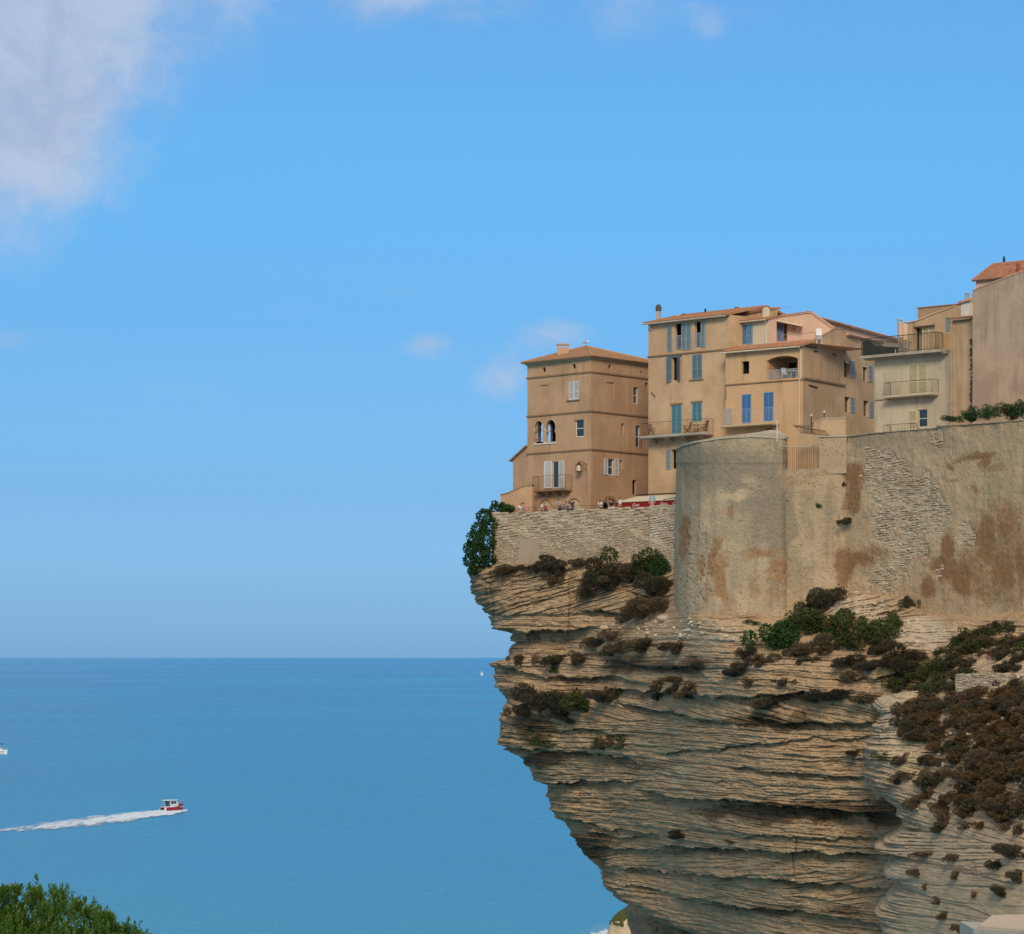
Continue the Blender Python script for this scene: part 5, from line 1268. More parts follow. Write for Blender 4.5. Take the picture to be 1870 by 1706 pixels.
bt = fort_wall('bastion', BAST, 190, btop, bz, FORTB,
    [(1256, 975, 7, 32, .95), (1252, 1010, 6, 22, .7), (1326, 940, 7, 12, .95), (1307, 1015, 8, 34, .9), (1320, 1060, 15, 50, .9), (1283, 1035, 10, 22, .8), (1312, 990, 6, 10, .7), (1390, 1010, 32, 14, .75), (1420, 1040, 20, 30, .65), (1385, 1075, 16, 30, .55), (1330, 1105, 16, 20, .5), (1290, 1085, 12, 26, .5), (1415, 1090, 18, 24, .5)],
    [(1300, 850, 60, 40, .9), (1420, 960, 16, 90, .8), (1265, 850, 24, 40, .7), (1345, 860, 60, 30, .8), (1370, 870, 60, 60, .85), (1390, 940, 50, 60, .8), (1415, 900, 22, 80, .9), (1270, 880, 22, 60, .55), (1340, 800, 90, 14, .3), (1330, 960, 40, 40, .45), (1420, 1060, 14, 60, .5), (1365, 1010, 20, 20, .4)],
    [(1340, 905, 30, 10, .8), (1370, 880, 20, 20, .5), (1285, 960, 16, 14, .75), (1270, 1060, 24, 70, .5), (1340, 1100, 60, 26, .5), (1360, 950, 40, 30, .4), (1290, 930, 30, 40, .35)], 400, .07)
X, Y, nx, ny, zt_, Zg, PXg, PYg, d, bw, gw, pw, Sg = bt
bat = (1 - (Zg - 49.5) / 18) * .35          # slight batter
pit = sstep(fbm2(Sg * 4, Zg * 5.5, 2, 81), .66, .78) * sstep(blobs(PXg, PYg, [(1275, 1040, 34, 100, 1), (1340, 900, 40, 14, .5)], 4), .3, .7)
d = d + bat - .16 * pit
top1 = [(PXg > 0) & (PYg < 848)]
d = d + .05 * sstep(PYg, 849, 846)
bo = thing('bastion', (float(X.mean()), float(Y.mean()), 50), 'big rounded grey-brown rendered bastion jutting out below the loggia house', 'bastion')
PB = np.stack([X[None] + nx[None] * d, Y[None] + ny[None] * d, Zg], -1)
grid_mesh('wall', PB, FORTB, None, {'brown': bw, 'grey': gw, 'pale': pw}, parent=bo)
# sloping stone coping of the bastion
cap = MB(); idx = list(range(len(X) // 3, len(X), 6)) + [len(X) - 1]; outer = [Vector((X[i] + nx[i] * .18, Y[i] + ny[i] * .18, zt_[i])) for i in idx]
inner = [Vector((p.x * .0 + XX(np.interp(i, [idx[0], idx[-1]], [1285, 1424]), p.y + 5.2), p.y + 5.2, p.z + .36 + .50 * (i - idx[0]) / (idx[-1] - idx[0]))) for i, p in zip(idx, outer)]
n = len(outer); low = [p - UP * .16 for p in outer]
cap.add(outer + inner + low, [(i, i + 1, n + i + 1, n + i) for i in range(n - 1)] + [(2 * n + i, 2 * n + i + 1, i + 1, i) for i in range(n - 1)])
cap.build('coping', plaster('coping_lime', (.52, .45, .32), (.44, .37, .26), .2, .8, .4), bo)

RC = [(XX(1412, 264.4), 264.4), (XX(1434, 263.5), 263.5), (XX(1545, 262.3), 262.3), (XX(1640, 257.5), 257.5), (XX(1740, 252.3), 252.3), (XX(1870, 246), 246), (XX(2080, 237), 237)]
def rtop(px_, Y): return ZZ(np.interp(px_, [1420, 1432, 1434, 1484, 1486, 1494, 1545, 1546, 1600, 1700, 1712, 1716, 1790, 1870, 2080], [857, 857, 857, 857, 857, 857, 857, 798, 791, 783, 782, 779, 774, 768, 762]) + 0, Y)
bt = fort_wall('rampart', RC, 200, rtop, lambda p, Y: 50.0 + 0 * p, FORT,
    [(1556, 865, 26, 22, .95), (1552, 905, 12, 34, .9), (1600, 860, 12, 8, .8), (1545, 1030, 20, 34, .95), (1570, 1022, 40, 18, .8), (1535, 1060, 14, 20, .8), (1600, 1010, 40, 14, .6), (1790, 835, 30, 9, .8), (1800, 850, 10, 16, .75), (1733, 848, 8, 12, .8), (1760, 838, 26, 6, .55), (1820, 860, 22, 8, .5), (1736, 878, 16, 5, .55), (1780, 892, 16, 5, .6),
     (1735, 1000, 16, 30, .9), (1730, 1040, 30, 26, .95), (1760, 1060, 24, 30, .9), (1700, 1075, 22, 20, .85), (1800, 990, 22, 60, .8), (1840, 960, 26, 50, .7), (1830, 1040, 30, 40, .85), (1870, 1030, 18, 50, .85), (1800, 1080, 40, 30, .6), (1860, 1090, 24, 30, .5), (1810, 930, 18, 20, .5), (1690, 1010, 14, 24, .6), (1900, 1000, 30, 60, .7), (1475, 875, 40, 14, .42), (1850, 1000, 60, 60, .55), (1780, 1040, 40, 60, .6)],
    [(1440, 960, 14, 100, .95), (1475, 940, 16, 60, .6), (1530, 830, 20, 40, .7), (1600, 800, 70, 16, .6), (1700, 810, 60, 20, .5), (1455, 1040, 26, 50, .6), (1500, 850, 40, 40, .35), (1560, 800, 60, 14, .55), (1600, 830, 60, 18, .4), (1510, 960, 20, 60, .4), (1640, 810, 60, 14, .35), (1800, 800, 60, 14, .3)],
    [(1480, 1010, 30, 30, .5), (1500, 1060, 24, 20, .6), (1590, 1110, 40, 20, .6), (1830, 800, 30, 10, .4), (1650, 880, 70, 90, .45), (1660, 1000, 80, 60, .35), (1560, 840, 20, 10, .5)], 500, .10)
X, Y, nx, ny, zt_, Zg, PXg, PYg, d, bw, gw, pw, Sg = bt
smask = blobs(PXg, PYg, [(1610, 880, 34, 60, 1), (1650, 920, 70, 70, 1), (1700, 930, 34, 60, .9), (1640, 1000, 60, 40, .8), (1620, 1060, 50, 50, .75), (1765, 985, 26, 26, .8), (1712, 1035, 16, 30, .7), (1716, 800, 12, 20, .7)], 44, 10)
sm = sstep(smask + (fbm2(Sg * .9, Zg * .9, 3, 88) - .5) * .9, .38, .72)
d = d - .13 * sm
# stone courses as relief over the bared core
crs = Zg / .21 + .25 * fbm2(Sg * .8, Zg * .2, 2, 14); kc = np.floor(crs); fc = crs - kc
stw = Sg / (.42 + .2 * _h(kc, 0 * kc, 0 * kc, 4)) + _h(kc, kc, 0 * kc, 6) * 7; ks = np.floor(stw); fs_ = stw - ks
blk = _h(kc, ks, 0 * kc, 9) * .13 + .03
edge = np.clip(np.minimum(np.minimum(fc, 1 - fc) / .22, np.minimum(fs_, 1 - fs_) / .16), 0, 1)
ra = thing('rampart_wall', (float(X.mean()), float(Y.mean()), 50), 'long brown rendered rampart with fallen plaster and bared stones, right of the bastion', 'wall')
PR = np.stack([X[None] + nx[None] * d, Y[None] + ny[None] * d, Zg], -1)
grid_mesh('wall', PR, FORT, None, {'brown': bw, 'grey': gw, 'pale': np.maximum(pw, sm * .6)}, parent=ra)
# coping of the rampart
mb = MB(); pts = [(X[i] + nx[i] * .12, Y[i] + ny[i] * .12, zt_[i] + .03 * math.sin(i * .7)) for i in range(0, len(X), 4) if CX + X[i] * F / Y[i] > 1547]; n = len(pts)
inn = [(p[0] + .35, p[1] + 1.1, p[2] + .04) for p in pts]; lo_ = [(p[0], p[1], p[2] - .05) for p in pts]
mb.add(pts + inn + lo_, [(i, i + 1, n + i + 1, n + i) for i in range(n - 1)] + [(2 * n + i, 2 * n + i + 1, i + 1, i) for i in range(n - 1)])
mb.build('coping', P_TALL, ra)
# individually laid stones of the bared core
RF = Fac((X[0], Y[0]), (X[-1], Y[-1]))
sgi = sm; s1d = Sg[0]; z1 = Zg
segs = [Fac(RC[i], RC[i + 1]) for i in range(2, 5)]
def keepf(F_):
    def k(u, z):
        p = F_.P(u, z); a = CX + p.x * F / p.y; b = HY - (z - CAMZ) * F / p.y
        A_ = np.array([[a]]); B_ = np.array([[b]])
        m = blobs(A_, B_, [(1610, 880, 34, 60, 1), (1650, 920, 70, 70, 1), (1700, 930, 34, 60, .9), (1640, 1000, 60, 40, .8), (1620, 1060, 50, 50, .75), (1765, 985, 26, 26, .8), (1712, 1035, 16, 30, .7), (1716, 800, 12, 20, .7)], 44, 10)[0, 0]
        j = int(round(np.interp(p.x, X, np.arange(len(X))))); S_ = Sg[0, j]
        return m + (float(fbm2(np.array([S_ * .9]), np.array([z * .9]), 3, 88)[0]) - .5) * .9 > .50
    return k
for i, F_ in enumerate(segs):
    F2 = Fac((F_.a.x, F_.a.y), (F_.b.x, F_.b.y)); F2.a = F2.a - F2.n * .15; F2.b = F2.b - F2.n * .15
    rubble(F2, 51.5, lambda u: 68.5, ra, ST_RAMP, lambda u, z: (.42, .175), (110, 140, 40)[i], 30 + i, None, keepf(F2), proud=(.02, .15))
# pier and gate in the gap
GP = Fac.px(1496, 262.9, 1546, 262.1)
gp = thing('gate_pier', (GP.a.x, GP.a.y, 60), 'rendered square pier right of the barred opening in the rampart', 'pier')
zp1 = ZZ(799, 262.5); mb = MB(); GP.box(mb, 0, GP.L, ZZ(866, 262.5), zp1, -1.6, .03); mb.build('pier', FORT, gp)
mb = MB(); GP.box(mb, -.1, GP.L + .1, zp1 + .002, zp1 + .09, -1.7, .14); mb.build('pier_cap', MATS['coping_lime'], gp)
CH = Fac.px(1478, 266.5, 1545, 265.2)
chh = thing('stucco_shed', (CH.a.x, CH.a.y, 62), 'small stucco shed with a wavy parapet rising behind the pier and the spiked grille', 'shed')
ol2 = [CH.uz(x, y) for x, y in ((1474, 820), (1545, 820), (1545, 764), (1521, 765.5), (1516, 768), (1507, 766), (1494, 770), (1487, 773), (1484, 780), (1490, 795), (1474, 805))]
wall_face(CH, ol2, [], P_H3R, chh, thick=1.5)
mb = MB(); wv = [CH.uz(x, y) for x, y in ((1484, 773.5), (1492, 771), (1500, 767.5), (1508, 765.5), (1520, 767), (1545, 764))]; mb.tube([CH.P(u, z + .03, 0) for u, z in wv], .06, 5); mb.build('coping', MATS['coping_lime'], chh)
for x_, y_, hgt, lab in ((1479.5, 771, .8, 'small ball-topped chimney pot on the stucco shed, left one'), (1503, 765, .75, 'small ball-topped chimney pot on the stucco shed, right one')):
    c = CH.P(*CH.uz(x_, y_), -.3); p_ = thing('vent_pot', (c.x, c.y, c.z), lab, 'vent pot', 'ball-topped pots on the shed')
    mb = MB(); mb.lathe(c, [(.05, -.2), (.05, .35), (.1, .38), (.07, .42)], 8); mb.build('stem', WOOD, p_)
    mb = MB(); mb.lathe(c, [(.03, .42), (.08, .47), (.10, .54), (.07, .60), (.02, .63)], 8); mb.build('ball', P_WHITE, p_)
# low wall behind the gap plus iron bars
BW = Fac.px(1455, 266, 1498, 264.8)
bwt = thing('low_wall', (BW.a.x, BW.a.y, 60), 'short pale rendered wall seen through the barred opening', 'wall')
wall_face(BW, [BW.uz(1455, 870), BW.uz(1500, 870), BW.uz(1500, 797), BW.uz(1457, 791)], [], P_H3R, bwt, thick=.4)
gb = thing('iron_gate', (GP.a.x - 2.5, GP.a.y, 62), 'rusty vertical iron bars under a curved top rail between bastion and pier', 'gate')
GB = Fac.px(1424, 263.3, 1497, 262.8)
tl = [GB.uz(x, y) for x, y in ((1416, 806), (1421, 806), (1426, 812), (1431, 816), (1440, 817), (1478, 817), (1484, 813), (1487, 805), (1489, 797))]
mb = MB(); mb.tube([GB.P(u, z, 0) for u, z in tl], .03, 6); mb.build('top_rail', MATS['coping_lime'], gb)
for i in range(15):
    x_ = 1431.5 + i * 3.9; u, z = GB.uz(x_, 817.5); z0_ = GB.uz(x_, 857)[1]
    mb = MB(); mb.tube([GB.P(u, z0_, 0), GB.P(u, z, 0)], .016, 5, False); mb.build('bar', RUSTY, gb)
mb = MB(); mb.tube([PX(1419, 808, 263), PX(1419, 772, 263)], .03, 5); mb.lathe(PX(1419, 772, 263), [(.02, 0), (.1, .03), (.1, .06), (.02, .1)], 6); tag(mb.build('pipe', WHITE), 'slim white vertical pipe standing on the right end of the bastion top', 'pipe')
gr = thing('spiked_grille', tuple(PX(1480, 793, 264)), 'rusty fan-shaped spiked iron grille above the barred opening', 'grille')
mb = MB(); a0, a1_, b0_, b1_ = PX(1449, 779, 262.2), PX(1507, 789, 262.6), PX(1461, 791, 263.4), PX(1515, 797, 263.4)
mb.tube([a0, PX(1487, 779.5, 262.2)], .03, 4); mb.tube([a0, a1_], .025, 4); mb.tube([b0_, b1_], .02, 4)
for i in range(25):
    t_ = i / 24; mb.tube([b0_.lerp(b1_, t_), a0.lerp(a1_, t_) + UP * .08], .014, 3, False)
for i in range(12): p_ = a0.lerp(PX(1487, 779.5, 262.2), i / 11); mb.tube([p_, p_ + UP * .16], .012, 3, False)
mb.build('spikes', RUSTY, gr); mb = MB(); mb.tube([PX(1482, 791, 262.8), PX(1482, 774, 262.8), PX(1487, 772.5, 262.8)], .045, 5); mb.build('post', IRON, gr)

# pale ruined masonry and the white-topped parapet low on the right
mw = thing('dry_stone_wall', tuple(PX(1790, 1260, 229)), 'short pale dry stone wall among the brown scrub at the right', 'wall')
MW = Fac.px(1745, 237.5, 1850, 233.5); zt_m = MW.uz(1795, 1231)[1]
mb = MB(); MW.box(mb, 0, MW.L, zt_m - 3.0, zt_m - .04, -.5, 0); mb.build('core', MORTAR, mw); rubble(MW, zt_m - 2.6, lambda u: zt_m, mw, ST_PALE, lambda u, z: (.30, .10), 80, 77)
pp = thing('parapet', tuple(PX(1850, 1700, 60)), 'pale rendered parapet with a sloping buff top at the bottom right corner', 'parapet')
YP = 60.0; A0, A1 = PX(1787, 1692, YP), PX(1900, 1701, YP * .97)
mb = MB(); d_ = (A1 - A0).normalized(); bk2 = Vector((.22, 1.9, 0))
tp1, tp2 = A0, A1; tp3, tp4 = Vector((XX(1812, YP + 2), YP + 2, ZZ(1672, YP + 2))), Vector((XX(1930, YP + 2), YP + 2, ZZ(1670, YP + 2)))
mb.add([tp1, tp2, tp4, tp3], [(0, 1, 2, 3)]); mb.prism([tp1, tp2, tp2 - UP * .05, tp1 - UP * .05], (0, -.05, 0)); mb.build('parapet_top', plaster('buff_top', (.60, .47, .34), (.56, .43, .31), .1, .3), pp)
mb = MB(); mb.prism([tp1 - UP * .055 + Vector((-.1, 0, 0)), tp2 - UP * .055, tp2 - UP * 2, tp1 - UP * 2 + Vector((-.1, 0, 0))], (0, 1.8, 0)); mb.build('parapet_wall', plaster('grey_lime', (.50, .46, .36), (.43, .39, .31), .3, .5), pp)

# sea rock with grass cap
rk = thing('sea_rock', (XX(1140, 560), 560, 0), 'pale sea rock with a grassy top at the foot of the cliff, foam beside it', 'rock')
uu, vv = np.meshgrid(np.linspace(0, 2 * math.pi, 90), np.linspace(0, 1, 50))
rad = (1 - vv ** 2.6) * 4.2 * (1 + .25 * np.cos(uu + .5)) + (fbm2(uu * 2.2, vv * 5, 4, 7) - .5) * 1.8 * (1 - vv)
rad[:, -1] = rad[:, 0]
xx_ = XX(1146, 560) + rad * np.cos(uu) - .5 * vv; yy_ = 560 + rad * np.sin(uu) * 1.3; zz_ = -.3 + vv * 5.3 + (fbm2(uu, vv * 4, 3, 3) - .5) * .5
msk = sstep(vv + (fbm2(uu * 4, vv * 6, 4, 33) - .5) * .6, .55, .68)
grid_mesh('stone', np.stack([xx_, yy_, zz_], -1), ROCKP, None, {'bed': zz_, 'stain_shade': uu * 0, 'pale': uu * 0 + .5}, parent=rk, smooth=False)
gi = msk > .5
grid_mesh('grass_cap', np.stack([xx_ * 1 + .25 * (msk * 2 - 1.2) * np.cos(uu), yy_ + .25 * (msk * 2 - 1.2) * np.sin(uu), zz_ + .25 * (msk * 2 - 1.2)], -1), simple('grass', (.07, .075, .015), .9, .35, sc=2), 'stuff', parent=rk)
fx, fy = np.meshgrid(np.linspace(0, 1, 40), np.linspace(0, 1, 40))
grid_mesh('shore_foam', np.stack([XX(1108, 560) + (fx - .5) * 9, 562 + (fy - .5) * 60, .05 + 0 * fx], -1), FOAM, 'stuff', {'foam': .75 * np.exp(-((fx - .5) ** 2 + (fy - .5) ** 2) * 9)})

# ------------------------------------------------------------------ boats
def hull(mb, L, B, H, sheer=.35, n=14, z0=-.25):
    """pointed hull, transom stern; bow towards +x"""
    vs = []; fs = []
    for i in range(n + 1):
        t = i / n; x = -L / 2 + L * t; b = B / 2 * (1 - max(0, (t - .45) / .55) ** 2.2) * (.88 + .12 * min(1, t * 4)); zt_ = H + sheer * max(0, t - .25) ** 1.8 * 2
        rk_ = .35 * max(0, t - .8) * 5 * .35
        vs += [(x + rk_, -b, zt_), (x, -b * .88, zt_ * .35), (x - .05, -b * .55 * (1 - t * .3), z0), (x - .05, b * .55 * (1 - t * .3), z0), (x, b * .88, zt_ * .35), (x + rk_, b, zt_)]
    for i in range(n):
        for k in range(5): fs.append((i * 6 + k, i * 6 + k + 1, (i + 1) * 6 + k + 1, (i + 1) * 6 + k))
    fs.append((0, 1, 2, 3, 4, 5)); mb.add(vs, fs); return mb
def local(mb, loc, rz):
    c, s_ = math.cos(rz), math.sin(rz); mb.v = [(loc[0] + v[0] * c - v[1] * s_, loc[1] + v[0] * s_ + v[1] * c, loc[2] + v[2]) for v in mb.v]; return mb
def boat_red():
    yb = 48 * F / (1482.5 - HY); x = XX(316, yb); loc = (x, yb, 0); rz = R(56); L, Bm, Hh = 8.6, 2.9, 1.05
    bt_ = thing('motor_boat', loc, 'small red-hulled motor boat with white cabin speeding right and trailing white wake', 'boat'); bt_.scale = (1.12, 1.12, 1.3)
    local(hull(MB(), L, Bm, Hh, .7), loc, rz).build('hull', HULLRED, bt_)
    mb = MB(); mb.box((-.2, 0, Hh - .02), L / 2 - .7, Bm / 2 - .25, .05); local(mb, loc, rz).build('deck', HULLW, bt_)
    mb = MB(); mb.box((-L / 2 - .25, 0, .35), .35, Bm / 2 * .75, .06); mb.box((-L / 2 + .02, 0, .6), .06, Bm / 2 * .8, .38); local(mb, loc, rz).build('transom', HULLW, bt_)
    mb = MB(); pr = [(-2.3, Hh), (1.3, Hh), (1.0, Hh + .75), (.35, Hh + 1.55), (-2.3, Hh + 1.55)]
    mb.prism([Vector((a, -1.05, b)) for a, b in pr], (0, 2.1, 0)); cb = local(mb, loc, rz).build('cabin', HULLW, bt_)
    mb = MB()
    for s_ in (-1, 1):
        for a, b_ in ((-2.1, -1.0), (-.85, .1)): mb.box(((a + b_) / 2, s_ * 1.06, Hh + 1.08), (b_ - a) / 2, .015, .3)
    mb.prism([Vector((1.03, -.9, Hh + .78)), Vector((.42, -.9, Hh + 1.48)), Vector((.42, .9, Hh + 1.48)), Vector((1.03, .9, Hh + .78))], (.03, 0, .03)); mb.box((-2.32, 0, Hh + .8), .015, .9, .65)
    local(mb, loc, rz).build('windows', GLASS, cb)
    mb = MB(); mb.box((-1.25, 0, Hh + 1.66), 2.0, 1.25, .07); local(mb, loc, rz).build('cabin_roof', HULLW, cb)
    mb = MB()
    for s_ in (-1, 1): mb.tube([(-3.2, s_ * 1.2, Hh), (-3.2, s_ * 1.2, Hh + 1.62)], .04, 5)
    mb.tube([(1.2, -1.1, Hh + .95), (3.2, -.75, Hh + 1.25), (4.4, 0, Hh + 1.5), (3.2, .75, Hh + 1.25), (1.2, 1.1, Hh + .95)], .03, 4)
    for p_ in ((2.2, -.95), (3.3, -.7), (3.3, .7), (2.2, .95)): mb.tube([(p_[0], p_[1], Hh + .2), (p_[0], p_[1], Hh + 1.2)], .025, 4)
    local(mb, loc, rz).build('bow_rail', GALV, bt_)
    mb = MB(); mb.box((-L / 2 - .3, .35, .55), .28, .2, .42); mb.box((-L / 2 - .3, -.35, .55), .28, .2, .42); local(mb, loc, rz).build('outboard', IRON, bt_)
    return yb, x
yb, xb = boat_red()
# wake: foam ribbon trailing left and towards us
wk = [(343, 1481.5, 2.0, .7), (330, 1483, 5, 1.15), (312, 1485, 8, 1.2), (296, 1486, 8, 1.2), (270, 1489, 10, 1.05), (230, 1494, 13, .98), (180, 1500, 14, .92), (120, 1507, 13, .78), (60, 1513, 10, .62), (0, 1519, 7, .5), (-80, 1526, 6, .4), (-200, 1536, 5, .25)]
nw = 260; tt = np.linspace(0, 1, nw); cpx = np.interp(tt, np.linspace(0, 1, len(wk)), [w[0] for w in wk]); cpy = np.interp(tt, np.linspace(0, 1, len(wk)), [w[1] for w in wk])
wid = np.interp(tt, np.linspace(0, 1, len(wk)), [w[2] * .66 for w in wk]); fo = np.interp(tt, np.linspace(0, 1, len(wk)), [w[3] * .82 for w in wk])
ac_ = np.linspace(-1, 1, 25)[:, None]; pyw = cpy[None] + ac_ * wid[None] * (1 + .35 * (fbm2(tt[None] * 30, ac_ * 0 + 3, 3, 2) - .5)); Yw = 48 * F / (pyw - HY); Xw = XX(cpx[None] + 0 * pyw, Yw)
grid_mesh('boat_wake', np.stack([Xw, Yw, .12 + .22 * (1 - ac_ ** 2) * np.clip(fo[None], 0, 1) * (.5 + fbm2(tt[None] * 60, ac_ * 4, 3, 8))], -1), FOAM, 'stuff', {'foam': fo[None] * (1 - np.abs(ac_) ** 3 * .75)})
def boat_white():
    yb = 48 * F / (1378.5 - HY); x = XX(-13, yb); loc = (x, yb, 0); rz = R(-8)
    bt_ = thing('cabin_cruiser', loc, 'white cabin cruiser with dark blue canopy cut by the left edge of the picture', 'boat')
    L, Hh = 14.5, 1.5
    local(hull(MB(), L, 4.0, Hh, .7), loc, rz).build('hull', HULLW, bt_)
    mb = MB(); pr = [(-6, Hh), (6.0, Hh), (4.9, Hh + 1.0), (3.6, Hh + 1.7), (-6, Hh + 1.7)]; mb.prism([Vector((a, -1.7, b)) for a, b in pr], (0, 3.4, 0)); cb = local(mb, loc, rz).build('cabin', HULLW, bt_)
    mb = MB(); [mb.box((a, -1.71, Hh + 1.2), .9, .02, .35) for a in (-4.5, -2.2, .1, 2.6)]; local(mb, loc, rz).build('windows', GLASS, cb)
    mb = MB(); mb.box((0, 0, Hh + 3.6), 5.0, 1.6, .14); local(mb, loc, rz).build('canopy', HULLN, bt_)
    mb = MB(); [mb.tube([(a, b_, Hh + 1.9), (a, b_, Hh + 3.6)], .06, 5) for a in (-4, 4.4) for b_ in (-1.5, 1.5)]; local(mb, loc, rz).build('canopy_frame', GALV, bt_)
    mb = MB(); mb.tube([(3, -1.8, Hh + .9), (5.5, -1.2, Hh + 1.4), (7.4, 0, Hh + 1.7), (5.5, 1.2, Hh + 1.4), (3, 1.8, Hh + .9)], .05, 4); local(mb, loc, rz).build('bow_rail', GALV, bt_)
boat_white()
def sail():
    yb = 48 * F / (1223.0 - HY); yb = 8500; x = XX(880, yb); loc = (x, yb, 0)
    b_ = thing('sailing_boat', loc, 'tiny far-off sailing boat with white sail near the horizon beside the cliff', 'boat')
    local(hull(MB(), 9, 2.6, 1.1), loc, R(20)).build('hull', HULLW, b_)
    mb = MB(); mb.prism([(0, 0, 1.8), (-3.8, 0, 1.8), (-.2, 0, 13)], (0, .08, 0)); mb.prism([(.3, 0, 1.6), (4.0, 0, 1.3), (.3, 0, 10.5)], (0, .08, 0)); local(mb, loc, R(20)).build('sail', HULLW, b_)
    mb = MB(); mb.tube([(0, 0, .8), (0, 0, 13.2)], .09, 5); local(mb, loc, R(20)).build('mast', GALV, b_)
sail()
# ------------------------------------------------------------------ plants
def leaf_cloud(seed, kind, n, leaf, lobes=None, flat=1.0):
    """leaf-sized faces through the volume of a lobed crown of radius about 1"""
    r = np.random.RandomState(seed)
    if lobes is None:
        k = 14; c = r.normal(0, .46, (k, 3)); c[:, 2] = np.abs(c[:, 2]) * .75 - .2; rad = r.uniform(.2, .55, k)
    else: c = np.array([l[:3] for l in lobes]); rad = np.array([l[3] for l in lobes])
    w = rad ** 2; w = w / w.sum(); idx = r.choice(len(c), n, p=w)
    d = r.normal(0, 1, (n, 3)); d /= np.linalg.norm(d, axis=1)[:, None]
    rr = rad[idx] * r.uniform(.35, 1.08, n) ** .45
    p = c[idx] + d * rr[:, None]
    up = np.array([0, 0, 1.0])
    if kind == 'twig':
        a = d * .8 + up * .9 + r.normal(0, .3, (n, 3)); a /= np.linalg.norm(a, axis=1)[:, None]
        s = np.cross(a, r.normal(0, 1, (n, 3))); s /= np.linalg.norm(s, axis=1)[:, None]
        L = leaf * r.uniform(.8, 1.9, n)[:, None]; W = leaf * r.uniform(.16, .34, n)[:, None]
    else:
        a = d + r.normal(0, .7, (n, 3)) + up * .2; a /= np.linalg.norm(a, axis=1)[:, None]
        s = np.cross(a, d + r.normal(0, .4, (n, 3))); s /= np.linalg.norm(s, axis=1)[:, None] + 1e-9
        L = leaf * r.uniform(.6, 1.25, n)[:, None]; W = leaf * r.uniform(.26, .48, n)[:, None]
    V = np.stack([p - a * L * .5, p + s * W, p + a * L * .5, p - s * W], 1)
    V[:, 1] += np.cross(a, s) * W * .3; V[:, 3] += np.cross(a, s) * W * .3
    return V.reshape(-1, 3)
def cloud_obj(name, V, mat, parent=None, loc=None):
    me = bpy.data.meshes.new(name); n = len(V) // 4
    me.vertices.add(len(V)); me.vertices.foreach_set('co', V.astype(np.float32).ravel())
    me.loops.add(len(V)); me.loops.foreach_set('vertex_index', np.arange(len(V), dtype=np.int32))
    me.polygons.add(n); me.polygons.foreach_set('loop_start', (np.arange(n) * 4).astype(np.int32)); me.update(calc_edges=True); me.materials.append(mat)
    o = bpy.data.objects.new(name, me); COL.objects.link(o)
    if parent is not None: o.parent = parent
    if loc is not None: o.location = loc
    return o
PROTO = {}
KM = {'green': (L_GREEN, 'leaf'), 'olive': (L_OLIVE, 'leaf'), 'brown': (L_BROWN, 'twig'), 'dark': (L_DARK, 'twig'), 'rust': (L_RUST, 'twig')}
def proto(kind, size, v):
    k = (kind, size, v)
    if k not in PROTO:
        m, t_ = KM[kind]; nl, lf = {'s': (500, .26), 'm': (1500, .15), 'l': (4200, .10)}[size]
        if t_ == 'twig': nl = int(nl * 1.5)
        PROTO[k] = (leaf_cloud(hash(kind) % 7 * 0 + len(kind) * 31 + ord(size) + v * 17, t_, nl, lf), m)
    return PROTO[k]
PME = {}
rs = random.Random(11)
def shrub_at(P, w, h, kind, label, group='shrubs growing on the cliff', name='shrub'):
    rx = max(.12, w * .62 * P.y / F); rz = max(.12, h * .58 * P.y / F)
    size = 's' if rx < .45 else ('m' if rx < 1.1 else 'l'); v = rs.randrange(2); V, m = proto(kind, size, v)
    k = (kind, size, v)
    if k not in PME:
        o = cloud_obj(name, V, m); PME[k] = o.data
    else: o = bpy.data.objects.new(name, PME[k]); COL.objects.link(o)
    o.location = (P.x, P.y - rx * .25, P.z); o.scale = (rx * 1.05, rx * .85, rz * 1.12); o.rotation_euler = (rs.uniform(-.2, .2), rs.uniform(-.2, .2), rs.uniform(0, 6.28))
    return tag(o, label, 'shrub', group)
